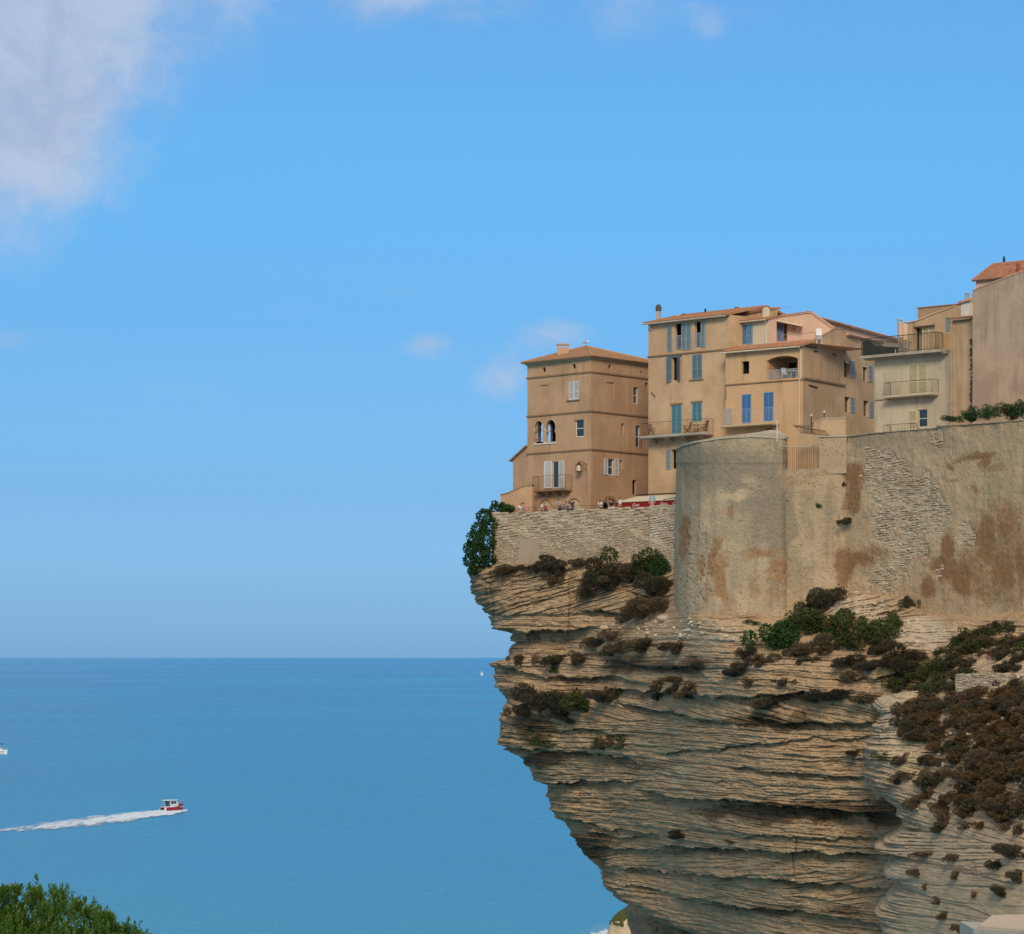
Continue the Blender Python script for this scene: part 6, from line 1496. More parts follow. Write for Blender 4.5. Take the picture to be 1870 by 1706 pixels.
SH = [
 (928, 1044, 58, 20, 'brown', 'low dry brown shrub at the left foot of the terrace wall'),
 (968, 1041, 34, 16, 'dark', 'small dark tuft under the smooth render patch of the terrace wall'),
 (1006, 1038, 62, 28, 'dark', 'dark brown shrub at the foot of the terrace wall, right of the render patch'),
 (1016, 1060, 34, 34, 'brown', 'drooping brown shrub hanging just below the middle of the terrace wall'),
 (1062, 1030, 40, 26, 'brown', 'brown shrub on the slanting ledge rising toward the big dark bush'),
 (1084, 1018, 30, 20, 'dark', 'small dark shrub at the upper end of the slanting ledge'),
 (1142, 1022, 100, 60, 'brown', 'largest reddish brown bush against the terrace wall'),
 (1190, 1034, 76, 60, 'olive', 'olive bush between the reddish bush and the bastion'),
 (1212, 1046, 44, 66, 'green', 'dark green bush squeezed against the left side of the bastion'),
 (1100, 1062, 80, 54, 'dark', 'dark bush just below the reddish brown bush'),
 (1076, 1086, 34, 30, 'brown', 'small brown bush at the lower left of the dark bush thicket'),
 (1152, 1056, 76, 44, 'brown', 'brown bush in the hollow left of the bastion foot'),
 (1206, 1074, 60, 50, 'dark', 'blackish bush at the lower left foot of the bastion'),
 (1170, 1118, 84, 34, 'brown', 'flat brown shrub on the ledge under the bastion, left part'),
 (1214, 1110, 60, 40, 'brown', 'brown shrub on the ledge under the bastion, right part'),
 (1142, 1134, 30, 16, 'brown', 'tiny brown tuft below the flat ledge shrub'),
 (1096, 1172, 26, 16, 'dark', 'tiny dark tuft beside the pale broken stones'),
 (948, 1208, 24, 22, 'dark', 'upright dark tuft nearest the nose of the cliff'),
 (982, 1208, 14, 24, 'brown', 'narrow brown tuft second from the nose of the cliff'),
 (1019, 1207, 46, 26, 'dark', 'round dark shrub third from the nose of the cliff'),
 (1012, 1226, 20, 12, 'olive', 'tiny olive tuft hanging under the round dark shrub'),
 (1062, 1206, 36, 24, 'brown', 'brown shrub at the start of the diagonal rock ledge'),
 (1132, 1186, 66, 22, 'brown', 'low brown shrub along the diagonal ledge'),
 (1180, 1178, 60, 22, 'brown', 'reddish low shrub on the ledge below the bastion'),
 (1236, 1183, 60, 16, 'brown', 'thin brown shrub line on the ledge below the bastion'),
 (960, 1300, 40, 40, 'brown', 'brown bush at the left end of the dark ledge thicket'),
 (1010, 1284, 90, 54, 'dark', 'big dark bush on the left ledge under the nose'),
 (1060, 1286, 80, 54, 'olive', 'olive brown bush in the middle of the left ledge thicket'),
 (1108, 1276, 60, 26, 'dark', 'dark bush at the right end of the left ledge thicket'),
 (1028, 1312, 50, 24, 'brown', 'hanging brown bush below the left ledge thicket'),
 (994, 1356, 30, 30, 'olive', 'round olive shrub alone low on the nose of the cliff'),
 (969, 1334, 14, 10, 'green', 'tiny green tuft above the round olive shrub'),
 (1092, 1362, 30, 26, 'olive', 'left one of the paired olive shrubs on the lower ledge'),
 (1116, 1358, 26, 20, 'brown', 'brown tuft between the paired olive shrubs'),
 (1140, 1362, 34, 28, 'olive', 'right one of the paired olive shrubs on the lower ledge'),
 (1236, 1245, 44, 14, 'brown', 'thin brown tuft in the middle of the cliff below the bastion'),
 (1345, 1232, 46, 20, 'dark', 'dark oval shrub in the middle of the cliff below the bastion'),
 (1366, 1194, 26, 22, 'brown', 'small brown tuft under the right edge of the bastion'),
 (1366, 1250, 16, 16, 'brown', 'tiny brown tuft right below the dark oval shrub'),
 (1374, 1138, 22, 9, 'green', 'tiny bright green plant at the foot of the bastion'),
 (1438, 1166, 84, 92, 'green', 'bright green bush at the right foot of the bastion'),
 (1484, 1146, 74, 60, 'olive', 'olive bush beside the bright green bush'),
 (1510, 1098, 56, 48, 'dark', 'dark brown bush leaning on the rampart base'),
 (1482, 1116, 40, 30, 'dark', 'dark brown bush below the leaning rampart bush'),
 (1522, 1146, 78, 64, 'olive', 'broad olive bush in the middle of the green thicket'),
 (1552, 1172, 66, 44, 'olive', 'olive bush at the lower middle of the green thicket'),
 (1470, 1190, 80, 40, 'brown', 'brown bush under the bright green bush'),
 (1600, 1166, 74, 60, 'olive', 'dark olive bush at the right of the green thicket'),
 (1634, 1144, 46, 60, 'olive', 'upright olive bush at the far right of the green thicket'),
 (1610, 1186, 50, 26, 'dark', 'dark bush under the far right end of the green thicket'),
 (1657, 1104, 22, 26, 'dark', 'small dark tuft at the very foot of the rampart'),
 (1496, 1074, 14, 12, 'green', 'tiny green tuft on the lower rampart wall'),
 (1556, 1214, 70, 22, 'dark', 'long dark shrub on the ledge below the green thicket'),
 (1598, 1216, 60, 26, 'dark', 'dark shrub on the ledge left of the brown slope'),
 (1548, 1238, 22, 26, 'brown', 'narrow brown tuft hanging under the long dark shrub'),
 (1646, 1212, 80, 44, 'dark', 'big dark shrub where the ledge meets the brown slope'),
 (1664, 1236, 50, 36, 'olive', 'olive shrub above the tip of the pale spur'),
 (1640, 1246, 40, 22, 'olive', 'low olive shrub left of the pale spur tip'),
 (1400, 1290, 56, 20, 'brown', 'brown shrub on the middle ledge, left one'),
 (1430, 1276, 36, 16, 'brown', 'small brown shrub on the middle ledge, above the left one'),
 (1474, 1272, 60, 26, 'brown', 'brown shrub on the middle ledge, central one'),
 (1526, 1274, 66, 24, 'dark', 'dark shrub on the middle ledge, right of the central one'),
 (1576, 1280, 40, 18, 'brown', 'thin brown shrub on the middle ledge, rightmost one'),
 (1564, 1378, 44, 12, 'dark', 'flat dark tuft left of the pale spur edge'),
 (1240, 1528, 56, 14, 'dark', 'flat dark shrub on the low ledge, left one'),
 (1336, 1538, 18, 9, 'brown', 'tiny brown tuft on the low ledge, right one'),
]
for px_, py_, w_, h_, k_, lab in SH:
    P, n_ = hit(px_, py_)
    if P is not None: shrub_at(P, w_, h_, k_, lab)
SP = [
 (1612, 1384, 24, 18, 'olive', 'olive tuft on the left edge of the pale spur'),
 (1648, 1390, 34, 18, 'brown', 'brown tuft just inside the edge of the pale spur'),
 (1656, 1418, 34, 16, 'brown', 'low brown tuft second down on the pale spur'),
 (1636, 1428, 24, 16, 'brown', 'small brown tuft near the notch of the pale spur'),
 (1700, 1440, 44, 38, 'brown', 'bushy brown shrub below the brown scrub'),
 (1718, 1424, 30, 24, 'dark', 'dark shrub at the lower edge of the brown scrub'),
 (1668, 1472, 30, 32, 'brown', 'ragged brown shrub in the middle of the pale spur'),
 (1728, 1498, 30, 42, 'brown', 'tall ragged brown shrub in the middle of the pale spur'),
 (1716, 1516, 34, 22, 'brown', 'brown shrub under the tall ragged one'),
 (1764, 1512, 30, 16, 'brown', 'low brown shrub right of the tall ragged one'),
 (1792, 1510, 28, 20, 'rust', 'rusty shrub right of the low brown one'),
 (1838, 1514, 24, 24, 'brown', 'brown shrub near the right edge, upper one'),
 (1860, 1520, 30, 22, 'brown', 'brown shrub touching the right edge, upper one'),
 (1850, 1556, 56, 32, 'dark', 'dark bush at the right edge of the lower spur'),
 (1822, 1582, 30, 22, 'dark', 'dark shrub below the right edge bush'),
 (1858, 1604, 36, 26, 'dark', 'blackish shrub at the right edge, lower one'),
 (1672, 1596, 26, 18, 'brown', 'dry brown tuft low on the pale spur, left one'),
 (1746, 1602, 20, 16, 'brown', 'dry brown tuft low on the pale spur, middle one'),
 (1690, 1562, 40, 12, 'brown', 'flat brown tuft along the dark crack of the spur'),
 (1742, 1568, 26, 16, 'brown', 'small brown tuft above the low middle tuft'),
 (1828, 1628, 42, 18, 'dark', 'flat purple brown shrub low on the right'),
 (1690, 1624, 18, 14, 'brown', 'tiny reddish tuft below the low left tuft'),
 (1714, 1650, 24, 16, 'brown', 'dry tuft near the bottom of the spur, left one'),
 (1724, 1674, 24, 18, 'brown', 'dry tuft at the very bottom of the spur'),
 (1780, 1636, 14, 14, 'brown', 'tiny tuft near the bottom of the spur, right one'),
 (1760, 1700, 40, 22, 'rust', 'rusty shrub cut by the bottom edge left of the parapet'),
 (1742, 1364, 16, 12, 'green', 'small bright green spot within the brown scrub'),
]
for px_, py_, w_, h_, k_, lab in SP:
    P, n_ = hit(px_, py_)
    if P is not None: shrub_at(P, w_, h_, k_, lab, 'shrubs growing on the pale spur')
# continuous dry scrub on the slope and the spur top: nobody could count it
def scrub(name, region, n, kinds, seed, label, excl=None):
    r = random.Random(seed); parts = {}
    for _ in range(n):
        x0, y0, x1, y1 = region[r.randrange(len(region))]; a, b = r.uniform(x0, x1), r.uniform(y0, y1)
        if excl and excl(a, b): continue
        P, _n = hit(a, b)
        if P is None: continue
        kd = r.choice(kinds); V, m = proto(kd, 'm', r.randrange(2)); s_ = r.uniform(.4, 1.15)
        an = r.uniform(0, 6.28); c, s2 = math.cos(an), math.sin(an)
        Q = np.stack([V[:, 0] * c - V[:, 1] * s2, V[:, 0] * s2 + V[:, 1] * c, V[:, 2] * .65], 1) * s_ + np.array([P.x, P.y + .1, P.z + .02])
        parts.setdefault(kd, []).append(Q)
    for kd, L_ in parts.items():
        A_ = np.concatenate(L_); c = A_.mean(0); o = cloud_obj(name, A_ - c, KM[kd][0], loc=tuple(c)); tag(o, kind='stuff'); 
scrub('dry_scrub', [(1670, 1275, 1900, 1400), (1685, 1330, 1900, 1480), (1760, 1400, 1900, 1500), (1740, 1250, 1900, 1330), (1655, 1290, 1720, 1350)], 290, ['brown', 'rust', 'dark', 'rust', 'brown', 'rust', 'dark'], 4, '',
      lambda a, b: (a < 1690 and b > 1370) or (abs(a - 1735) < 18 and abs(b - 1306) < 10) or (1760 < a < 1850 and b < 1262))
scrub('slope_scrub', [(1690, 1150, 1900, 1250), (1740, 1140, 1900, 1200), (1640, 1200, 1760, 1262)], 90, ['dark', 'brown', 'olive', 'olive', 'dark'], 8, '', lambda a, b: b < 1150 + (1780 - a) * .35)
rs2 = random.Random(3)
scrub('ledge_tufts', [(905, 1036, 1060, 1046), (1060, 1160, 1300, 1200), (1260, 1195, 1480, 1260), (1100, 1255, 1300, 1275), (1620, 1450, 1870, 1700)], 26, ['brown', 'dark'], 18, '')
# loose pale stones on the slope
mb = MB(); 
for i in range(420):
    reg = rs2.choice([(1700, 1150, 1870, 1240), (1700, 1280, 1870, 1420), (1680, 1300, 1870, 1480), (1700, 1150, 1870, 1240), (1240, 1110, 1400, 1170), (1100, 1130, 1240, 1170), (1560, 1080, 1700, 1180), (1650, 1400, 1870, 1500)])
    P, n_ = hit(rs2.uniform(reg[0], reg[2]), rs2.uniform(reg[1], reg[3]))
    if P is None: continue
    s_ = rs2.uniform(.04, .15); ax = Matrix.Rotation(rs2.uniform(0, 3), 3, 'Z') @ Matrix.Rotation(rs2.uniform(-.4, .4), 3, 'X'); mb.box(P, s_ * 1.5, s_, s_ * .6, (ax.col[0].copy(), ax.col[1].copy(), ax.col[2].copy()))
tag(mb.build('loose_stones', ST_PALE), kind='stuff')
for (a, b, s_, lab) in ((1213, 1131, .45, 'largest white boulder lying left of the bastion foot'), (1104, 1148, .32, 'broken white boulder on the ledge left of the bastion'), (1157, 1136, .26, 'small white boulder beside the brown ledge shrub')):
    P, n_ = hit(a, b)
    if P is None: continue
    u_, v_ = np.meshgrid(np.linspace(0, 2 * math.pi, 14), np.linspace(0, math.pi, 9)); r_ = s_ * (1 + .35 * (fbm2(u_ * 1.2, v_ * 2, 3, int(a)) - .5)); r_[:, -1] = r_[:, 0]
    o = grid_mesh('boulder', np.stack([P.x + 1.5 * r_ * np.sin(v_) * np.cos(u_), P.y - .2 + r_ * np.sin(v_) * np.sin(u_), P.z + .7 * r_ * np.cos(v_)], -1), ST_PALE, smooth=False); tag(o, lab, 'rock', 'white boulders below the walls')
# big green bush at the left corner of the terrace wall
gb_ = thing('green_bush', tuple(PX(888, 1050, 302.5)), 'large glossy dark green bush hanging over the cliff edge left of the terrace wall', 'bush')
lob = []
for a, b, r_, Yd in ((905, 935, 15, 303.6), (885, 945, 17, 302), (893, 962, 20, 301.6), (876, 968, 18, 302), (868, 985, 19, 302), (886, 990, 22, 301.3), (860, 1003, 16, 302.4), (876, 1012, 22, 301.4), (890, 1020, 18, 301), (858, 1024, 15, 302.4), (872, 1036, 16, 301.8), (862, 1044, 11, 302), (926, 930, 9, 303.4), (916, 928, 11, 304), (903, 922, 8, 304)):
    P = PX(a, b, Yd); lob.append((P.x, P.y, P.z, r_ * .05))
o0 = gb_.location
cloud_obj('foliage', leaf_cloud(5, 'leaf', 5200, .24, [(l[0] - o0.x, l[1] - o0.y, l[2] - o0.z, l[3] * .92) for l in lob]), L_GREEN, gb_)
mb = MB(); mb.tube([o0, PX(880, 1010, 302), PX(886, 970, 302), PX(900, 940, 303.5)], [.14, .11, .08, .04], 6); mb.tube([PX(880, 1010, 302), PX(864, 1000, 302.3)], [.07, .03], 5); mb.build('trunk', TWIG, gb_)
# plants along the rampart top
for a, b, w_, h_, k_, lab in ((1738, 768, 34, 12, 'green', 'thin green creeper at the left end of the rampart top'), (1764, 765, 36, 18, 'green', 'low green plant on the rampart top beneath the brown gable'), (1782, 758, 28, 28, 'green', 'taller leafy green plant on the rampart top'),
                         (1805, 758, 22, 26, 'green', 'round green plant right of the taller leafy one'), (1842, 757, 44, 30, 'olive', 'grey green feathery bush on the rampart top'), (1866, 752, 34, 36, 'green', 'green bush on the rampart top at the right edge'), (1892, 752, 40, 36, 'olive', 'olive bush on the rampart just beyond the right edge')):
    Yd = np.interp(a, [1740, 1870], [252.3, 246]) + .7; shrub_at(PX(a, b, Yd), w_, h_, k_, lab, 'plants along the rampart top', 'rampart_plant')
for a, b, w_, h_, k_, lab in ((1493, 925, 9, 10, 'green', 'tiny green plant rooted high in the wall right of the bastion'), (1547, 954, 30, 14, 'dark', 'dry dark plant rooted in the middle of the rampart'), (1541, 886, 6, 9, 'dark', 'tiny dark tuft at the edge of the bare brown patch'), (1438, 915, 4, 4, 'dark', 'speck of dark plant near the bastion seam')):
    Yd = np.interp(a, [1434, 1545, 1640], [263.7, 262.3, 257.5]) - .05; shrub_at(PX(a, b, Yd), w_, h_, k_, lab, 'plants rooted in the walls', 'wall_plant')
shrub_at(PX(932, 931, 303.6), 16, 14, 'green', 'green potted shrub behind the left end of the terrace wall', 'plants on the terrace', 'terrace_plant')

# near mastic bush, bottom left
nb = thing('mastic_bush', (XX(30, 15), 15.0, 45.4), 'bushy bright green mastic shrub in the near left foreground', 'bush')
rn = np.random.RandomState(8); Vs = []; centers = []
lobes = [(20, 2050, 15.0, 405), (-260, 1990, 15.2, 330), (260, 2160, 14.9, 390), (95, 1860, 14.8, 205), (-80, 1850, 15.0, 215), (190, 1885, 14.9, 180), (-10, 1795, 14.9, 160)]
L3 = [(PX(a + 14, b + 12, Yd), r_ / F * Yd) for a, b, Yd, r_ in lobes]
def sprig(p, ax, L, n, lf):
    ax = ax / np.linalg.norm(ax); s0 = np.cross(ax, rn.normal(0, 1, 3)); s0 /= np.linalg.norm(s0); t0 = np.cross(ax, s0)
    for i in range(n):
        f = i / n; ang = i * 2.4 + rn.uniform(-.3, .3); el = .95 - .55 * f + rn.uniform(-.15, .15)
        d = (s0 * math.cos(ang) + t0 * math.sin(ang)) * math.sin(el) + ax * math.cos(el); b = p + ax * L * f
        s_ = np.cross(d, ax); s_ /= np.linalg.norm(s_) + 1e-9; nn = np.cross(s_, d); l = lf * rn.uniform(.75, 1.15); w = l * .23
        Vs.append([b, b + d * l * .5 + s_ * w - nn * w * .3, b + d * l, b + d * l * .5 - s_ * w - nn * w * .3])
for c, r_ in L3:
    for _ in range(int(5200 * (r_ / 1.0) ** 2) + 300):
        d = rn.normal(0, 1, 3); d /= np.linalg.norm(d)
        if d[2] < -.25 or d[1] > .55: continue
        k = 1 + .07 * math.sin(d[0] * 9 + d[2] * 7) + rn.uniform(-.10, .03)
        p = np.array(c) + d * r_ * k
        if abs((p[0]) / p[1] * F + CX) > 2600: continue
        sprig(p, d * .6 + np.array([0, 0, .8]) + rn.normal(0, .35, 3), rn.uniform(.03, .07), 13, rn.uniform(.017, .028))
for a, b, Lh in ((66, 1640, 14), (110, 1640, 9), (196, 1684, 12), (140, 1655, 8), (6, 1628, 6), (30, 1626, 6), (230, 1700, 8), (-30, 1636, 8), (160, 1668, 8)):
    for k in range(5):
        q_ = PX(a + rn.uniform(-5, 5), b + 10, 14.75 + rn.uniform(-.05, .05)); base = np.array(q_)
        for s_ in range(int(Lh / 3)): sprig(base + np.array([rn.uniform(-.005, .005), 0, .009 * s_ * 1.0]), np.array([rn.uniform(-.4, .4), rn.uniform(-.3, .1), 1.0]), .035, 9, .026)
Vn = np.array(Vs).reshape(-1, 3) - np.array(nb.location)
cloud_obj('foliage', Vn, L_NEAR, nb)
u_, v_ = np.meshgrid(np.linspace(0, 2 * math.pi, 20), np.linspace(0, math.pi, 12))
inner = []
mb = MB()
for c, r_ in L3:
    for k in range(7):
        d = Vector(rn.normal(0, 1, 3)); d.z = abs(d.z) + .3; d.normalize(); mb.tube([Vector((XX(30, 15), 15, 45.4)), c, c + d * r_ * .9], [.03, .018, .006], 5)
mb.build('stems', TWIG, nb)
V2 = np.concatenate([leaf_cloud(60 + i, 'leaf', 2600, .05 / r_, [(0, 0, 0, .86)]) * r_ + np.array(c) for i, (c, r_) in enumerate(L3)]) - np.array(nb.location)
cloud_obj('inner_foliage', V2, L_NEAR, nb)
xg, yg = np.meshgrid(np.linspace(-9, 6, 40), np.linspace(-7, 20, 50))
zg = 45.9 + (fbm2(xg * .4, yg * .4, 4, 5) - .5) * .8 - np.clip(yg - 15, 0, 9) * .6 - np.clip(-xg - 3, 0, 9) * .25
grid_mesh('near_ground', np.stack([xg, yg, zg], -1), SOIL, 'structure')

# ------------------------------------------------------------------ people on the terrace
def skin_obj(name, nodes, edges, mat, parent, sub=1):
    me = bpy.data.meshes.new(name); me.from_pydata([n[:3] for n in nodes], edges, []); me.materials.append(mat)
    o = bpy.data.objects.new(name, me); COL.objects.link(o); o.parent = parent
    o.modifiers.new('skin', 'SKIN'); sv = me.skin_vertices[0].data if me.skin_vertices else me.skin_vertices.new().data if hasattr(me.skin_vertices, 'new') else None
    for i, n in enumerate(nodes):
        r = n[3]; sv[i].radius = r if hasattr(r, '__len__') else (r, r); sv[i].use_root = (i == 0)
    m = o.modifiers.new('smooth', 'SUBSURF'); m.levels = sub; m.render_levels = sub
    return o
def person(loc, rz, h, label, shirt, trousers, hair, pose, sleeves=True, bare=False, group='people on the terrace'):
    p = thing('person', loc, label, 'person', group); p.rotation_euler = (0, 0, rz); p.scale = (h / 1.72,) * 3
    # facing local -Y
    lean = {'lean': .22, 'stand': 0.0, 'turn': .05, 'sit': .05, 'arms': .1}[pose]
    dz = -.42 if pose == 'sit' else 0
    pel = (0, .02, .93 + dz); ch_ = (0, .02 - lean * .6, 1.25 + dz); nk = (0, -lean * .95, 1.46 + dz); hd = (0, -.02 - lean * 1.05, 1.57 + dz); ht = (0, -.02 - lean * 1.05, 1.66 + dz)
    def arm(s):
        sh = (s * .17, nk[1] + .03, 1.40 + dz)
        if pose == 'lean': return sh, (s * .27, sh[1] - .12, 1.15 + dz), (s * .10, sh[1] - .36, 1.10 + dz)
        if pose == 'arms': return sh, (s * .34, sh[1] - .08, 1.30 + dz), (s * .20, sh[1] - .20, 1.50 + dz)
        if pose == 'sit': return sh, (s * .25, sh[1] - .08, 1.14 + dz), (s * .18, sh[1] - .30, 1.08 + dz)
        return sh, (s * .24, sh[1] + .02, 1.12 + dz), (s * .25, sh[1] - .06, .88 + dz)
    nodes = [(*pel, (.12, .10)), (*ch_, (.135, .10)), (0, nk[1] + .01, 1.40 + dz, (.10, .08)), (*nk, .052), (*hd, (.075, .088)), (*ht, (.07, .08))]; ed = [(0, 1), (1, 2), (2, 3), (3, 4), (4, 5)]
    for s in (-1, 1):
        a, b, c = arm(s); i = len(nodes); nodes += [(*a, .055), (*b, .042), (*c, .032), (c[0] - s * .01, c[1] - .09, c[2] - .01, .03)]; ed += [(2, i), (i, i + 1), (i + 1, i + 2), (i + 2, i + 3)]
        i = len(nodes)
        if pose == 'sit': nodes += [(s * .1, .0, .46, .085), (s * .11, -.42, .48, .06), (s * .11, -.44, .08, .045), (s * .11, -.58, .04, .04)]
        else: nodes += [(s * .09, .02, .86, .09), (s * .10, 0, .48, .06), (s * .10, .04, .09, .045), (s * .10, -.10, .04, .04)]
        ed += [(0, i), (i, i + 1), (i + 1, i + 2), (i + 2, i + 3)]
    skin_obj('body', nodes, ed, SKIN, p)
    if shirt:
        n2 = [(pel[0], pel[1], pel[2], (.15, .125)), (*ch_, (.165, .125)), (0, nk[1] + .01, 1.40 + dz, (.12, .095))]; e2 = [(0, 1), (1, 2)]
        for s in (-1, 1):
            a, b, c = arm(s); i = len(n2); m = tuple(a[k] * .45 + b[k] * .55 for k in range(3)); n2 += [(*a, .078), (*m, .064)]; e2 += [(2, i), (i, i + 1)]
        skin_obj('shirt', n2, e2, shirt, p)
    n3 = [(pel[0], pel[1], pel[2], (.15, .12))]; e3 = []
    for s in (-1, 1):
        i = len(n3)
        if pose == 'sit': n3 += [(s * .1, .0, .46, .11), (s * .11, -.40, .48, .085)]
        else: n3 += [(s * .09, .02, .86, .115), (s * .10, .0, .50, .085)]
        e3 += [(0, i), (i, i + 1)]
    skin_obj('trousers', n3, e3, trousers, p)
    mb = MB(); c = Vector(hd) + Vector((0, .012, .045))
    for i in range(5):
        for j in range(10):
            th, ph = math.pi * .56 * i / 4, 2 * math.pi * j / 10; b_ = .10 if math.sin(ph) > 0 else .088; mb.v.append(tuple(c + Vector((.092 * math.sin(th) * math.cos(ph), b_ * 1.12 * math.sin(th) * math.sin(ph) + (.02 if th > 1 else 0), .098 * math.cos(th)))))
    mb.f = [(i * 10 + j, i * 10 + (j + 1) % 10, (i + 1) * 10 + (j + 1) % 10, (i + 1) * 10 + j) for i in range(4) for j in range(10)]
    me = bpy.data.meshes.new('hair'); me.from_pydata(mb.v, [], mb.f); me.materials.append(hair); ho = bpy.data.objects.new('hair', me); COL.objects.link(ho); ho.parent = p
    mb = MB(); f = Vector(hd)
    mb.box(f + Vector((0, -.098, .0)), .011, .014, .02); n_ = mb.v
    me = bpy.data.meshes.new('nose'); me.from_pydata(mb.v, [], mb.f); me.materials.append(SKIN); q = bpy.data.objects.new('nose', me); COL.objects.link(q); q.parent = p
    for s in (-1, 1):
        mb = MB(); mb.box(f + Vector((s * .032, -.088, .022)), .011, .006, .007); me = bpy.data.meshes.new('eye'); me.from_pydata(mb.v, [], mb.f); me.materials.append(HAIR); q = bpy.data.objects.new('eye', me); COL.objects.link(q); q.parent = p
    return p
cl = lambda n, c: simple(n, c, .85, .12, sc=12)
C_WHITE, C_RED, C_GREY, C_BLACK, C_BLUE, C_PINK, C_NAVY, C_LAV, C_TAN = cl('cloth_white', (.75, .74, .72)), cl('cloth_red', (.50, .04, .035)), cl('cloth_grey', (.33, .36, .38)), cl('cloth_black', (.02, .02, .03)), cl('cloth_lightblue', (.28, .47, .58)), cl('cloth_pink', (.55, .22, .2)), cl('cloth_navy', (.05, .06, .14)), cl('cloth_lavender', (.33, .28, .42)), cl('cloth_tan', (.4, .28, .18))
wall_rz = math.atan2(TW.n.y, TW.n.x) + math.pi / 2
def on_wall(px_, back=.75):
    u, _z = TW.uz(px_, 930); p = TW.P(u, ZG, -back); return (p.x, p.y, topf(u) - .80)
PEO = [(939.5, C_WHITE, C_NAVY, HAIRL, 'lean', 1.74, 'person in a white top leaning over the left end of the terrace wall'),
       (947, C_PINK, C_NAVY, HAIR, 'turn', 1.66, 'person in a faded red top right beside the leaning white top'),
       (979.5, C_WHITE, C_PINK, HAIRL, 'stand', 1.78, 'tall fair person in white close beside the one in bright red'),
       (986, C_RED, C_NAVY, HAIRL, 'lean', 1.60, 'person in a bright red top leaning on the terrace wall'),
       (1011, C_GREY, C_NAVY, HAIR, 'lean', 1.78, 'person in a grey top leaning on the terrace wall beside a small child'),
       (1018, C_NAVY, C_NAVY, HAIR, 'stand', 1.34, 'small dark haired child whose head barely clears the terrace wall'),
       (1026.5, C_LAV, C_NAVY, HAIR, 'lean', 1.58, 'short person in a lavender top left of the one in black'),
       (1033.5, C_BLACK, C_NAVY, HAIR, 'lean', 1.82, 'person in a black top leaning on the terrace wall'),
       (1085.5, C_WHITE, C_NAVY, HAIR, 'lean', 1.66, 'lone dark haired person in a white shirt below the tower corner'),
       (1101, C_TAN, C_NAVY, HAIRL, 'arms', 1.66, 'person with bent raised arms in front of the dark archway'),
       (1109, C_BLACK, C_NAVY, HAIR, 'arms', 1.62, 'person in black right beside the one with raised arms'),
       (1121.5, C_WHITE, C_TAN, HAIR, 'turn', 1.64, 'person in white by the left end of the red awning'),
       (1180.5, C_LAV and C_BLUE, C_PINK, HAIRL, 'turn', 1.95, 'person in a light blue shirt standing before the red awning'),
       (1225, C_BLACK, C_NAVY, HAIR, 'stand', 1.62, 'dark haired person standing by the awning next to the bastion')]
rp_ = random.Random(2)
for a, s_, t_, hr, po, hh, lab in PEO:
    x, y, z = on_wall(a, .62 + rp_.random() * .3); person((x, y, z), wall_rz + rp_.uniform(-.5, .5), hh, lab, s_, t_, hr, po)

# ------------------------------------------------------------------ awning, lantern, furniture, gull
AW = Fac.px(1124, 292.6, 1262, 286.3)
aw = thing('awning', (AW.a.x, AW.a.y, ZG), 'long cream awning with dark red lettered valance on the terrace', 'awning')
zf0 = ZZ(919.5, 292.6); zf1 = zf0
u1 = AW.L; zt_ = zf0 + .62
mb = MB(); mb.prism([AW.P(0, zf0, 0), AW.P(u1, zf0, 0), AW.P(u1, zt_, -2.4), AW.P(.35, zt_, -2.4)], (0, 0, .03)); mb.build('canvas', AWN, aw)
mb = MB(); AW.box(mb, 0, u1, zf0 - .52, zf0 - .002, -.02, .02); va = mb.build('valance', AWNR, aw)
mb = MB(); mb.tube([AW.P(0, zf0, .03), AW.P(u1, zf0, .03)], .03, 5); mb.tube([AW.P(.2, zt_ + .15, -2.5), AW.P(u1, zt_ + .15, -2.5)], .06, 5)
for u in (.1, u1 * .5, u1 - .2): mb.tube([AW.P(u, ZG, -.1), AW.P(u, zf0, -.05)], .035, 5)
mb.tube([AW.P(u1 * .62, zf0 + .1, -.2), AW.P(u1 * .95, zt_ + .08, -2.3)], .035, 5); mb.build('frame', IRON, aw)
for u in (u1 * .27, u1 * .64, u1 * .80):
    cu = bpy.data.curves.new('lettering', 'FONT'); cu.body = 'Grus'; cu.size = .42; cu.shear = .35; cu.extrude = .004
    t_ = bpy.data.objects.new('tmp', cu); COL.objects.link(t_); bpy.context.view_layer.update()
    me = bpy.data.meshes.new_from_object(t_); bpy.data.objects.remove(t_)
    o = bpy.data.objects.new('lettering', me); COL.objects.link(o); o.parent = va; me.materials.clear(); me.materials.append(WHITE)
    p = AW.P(u - .4, zf0 - .40, .035); M = Matrix(((AW.d.x, 0, AW.n.x, p.x - aw.location.x), (AW.d.y, 0, AW.n.y, p.y - aw.location.y), (0, 1, 0, p.z - aw.location.z), (0, 0, 0, 1))); o.matrix_local = M
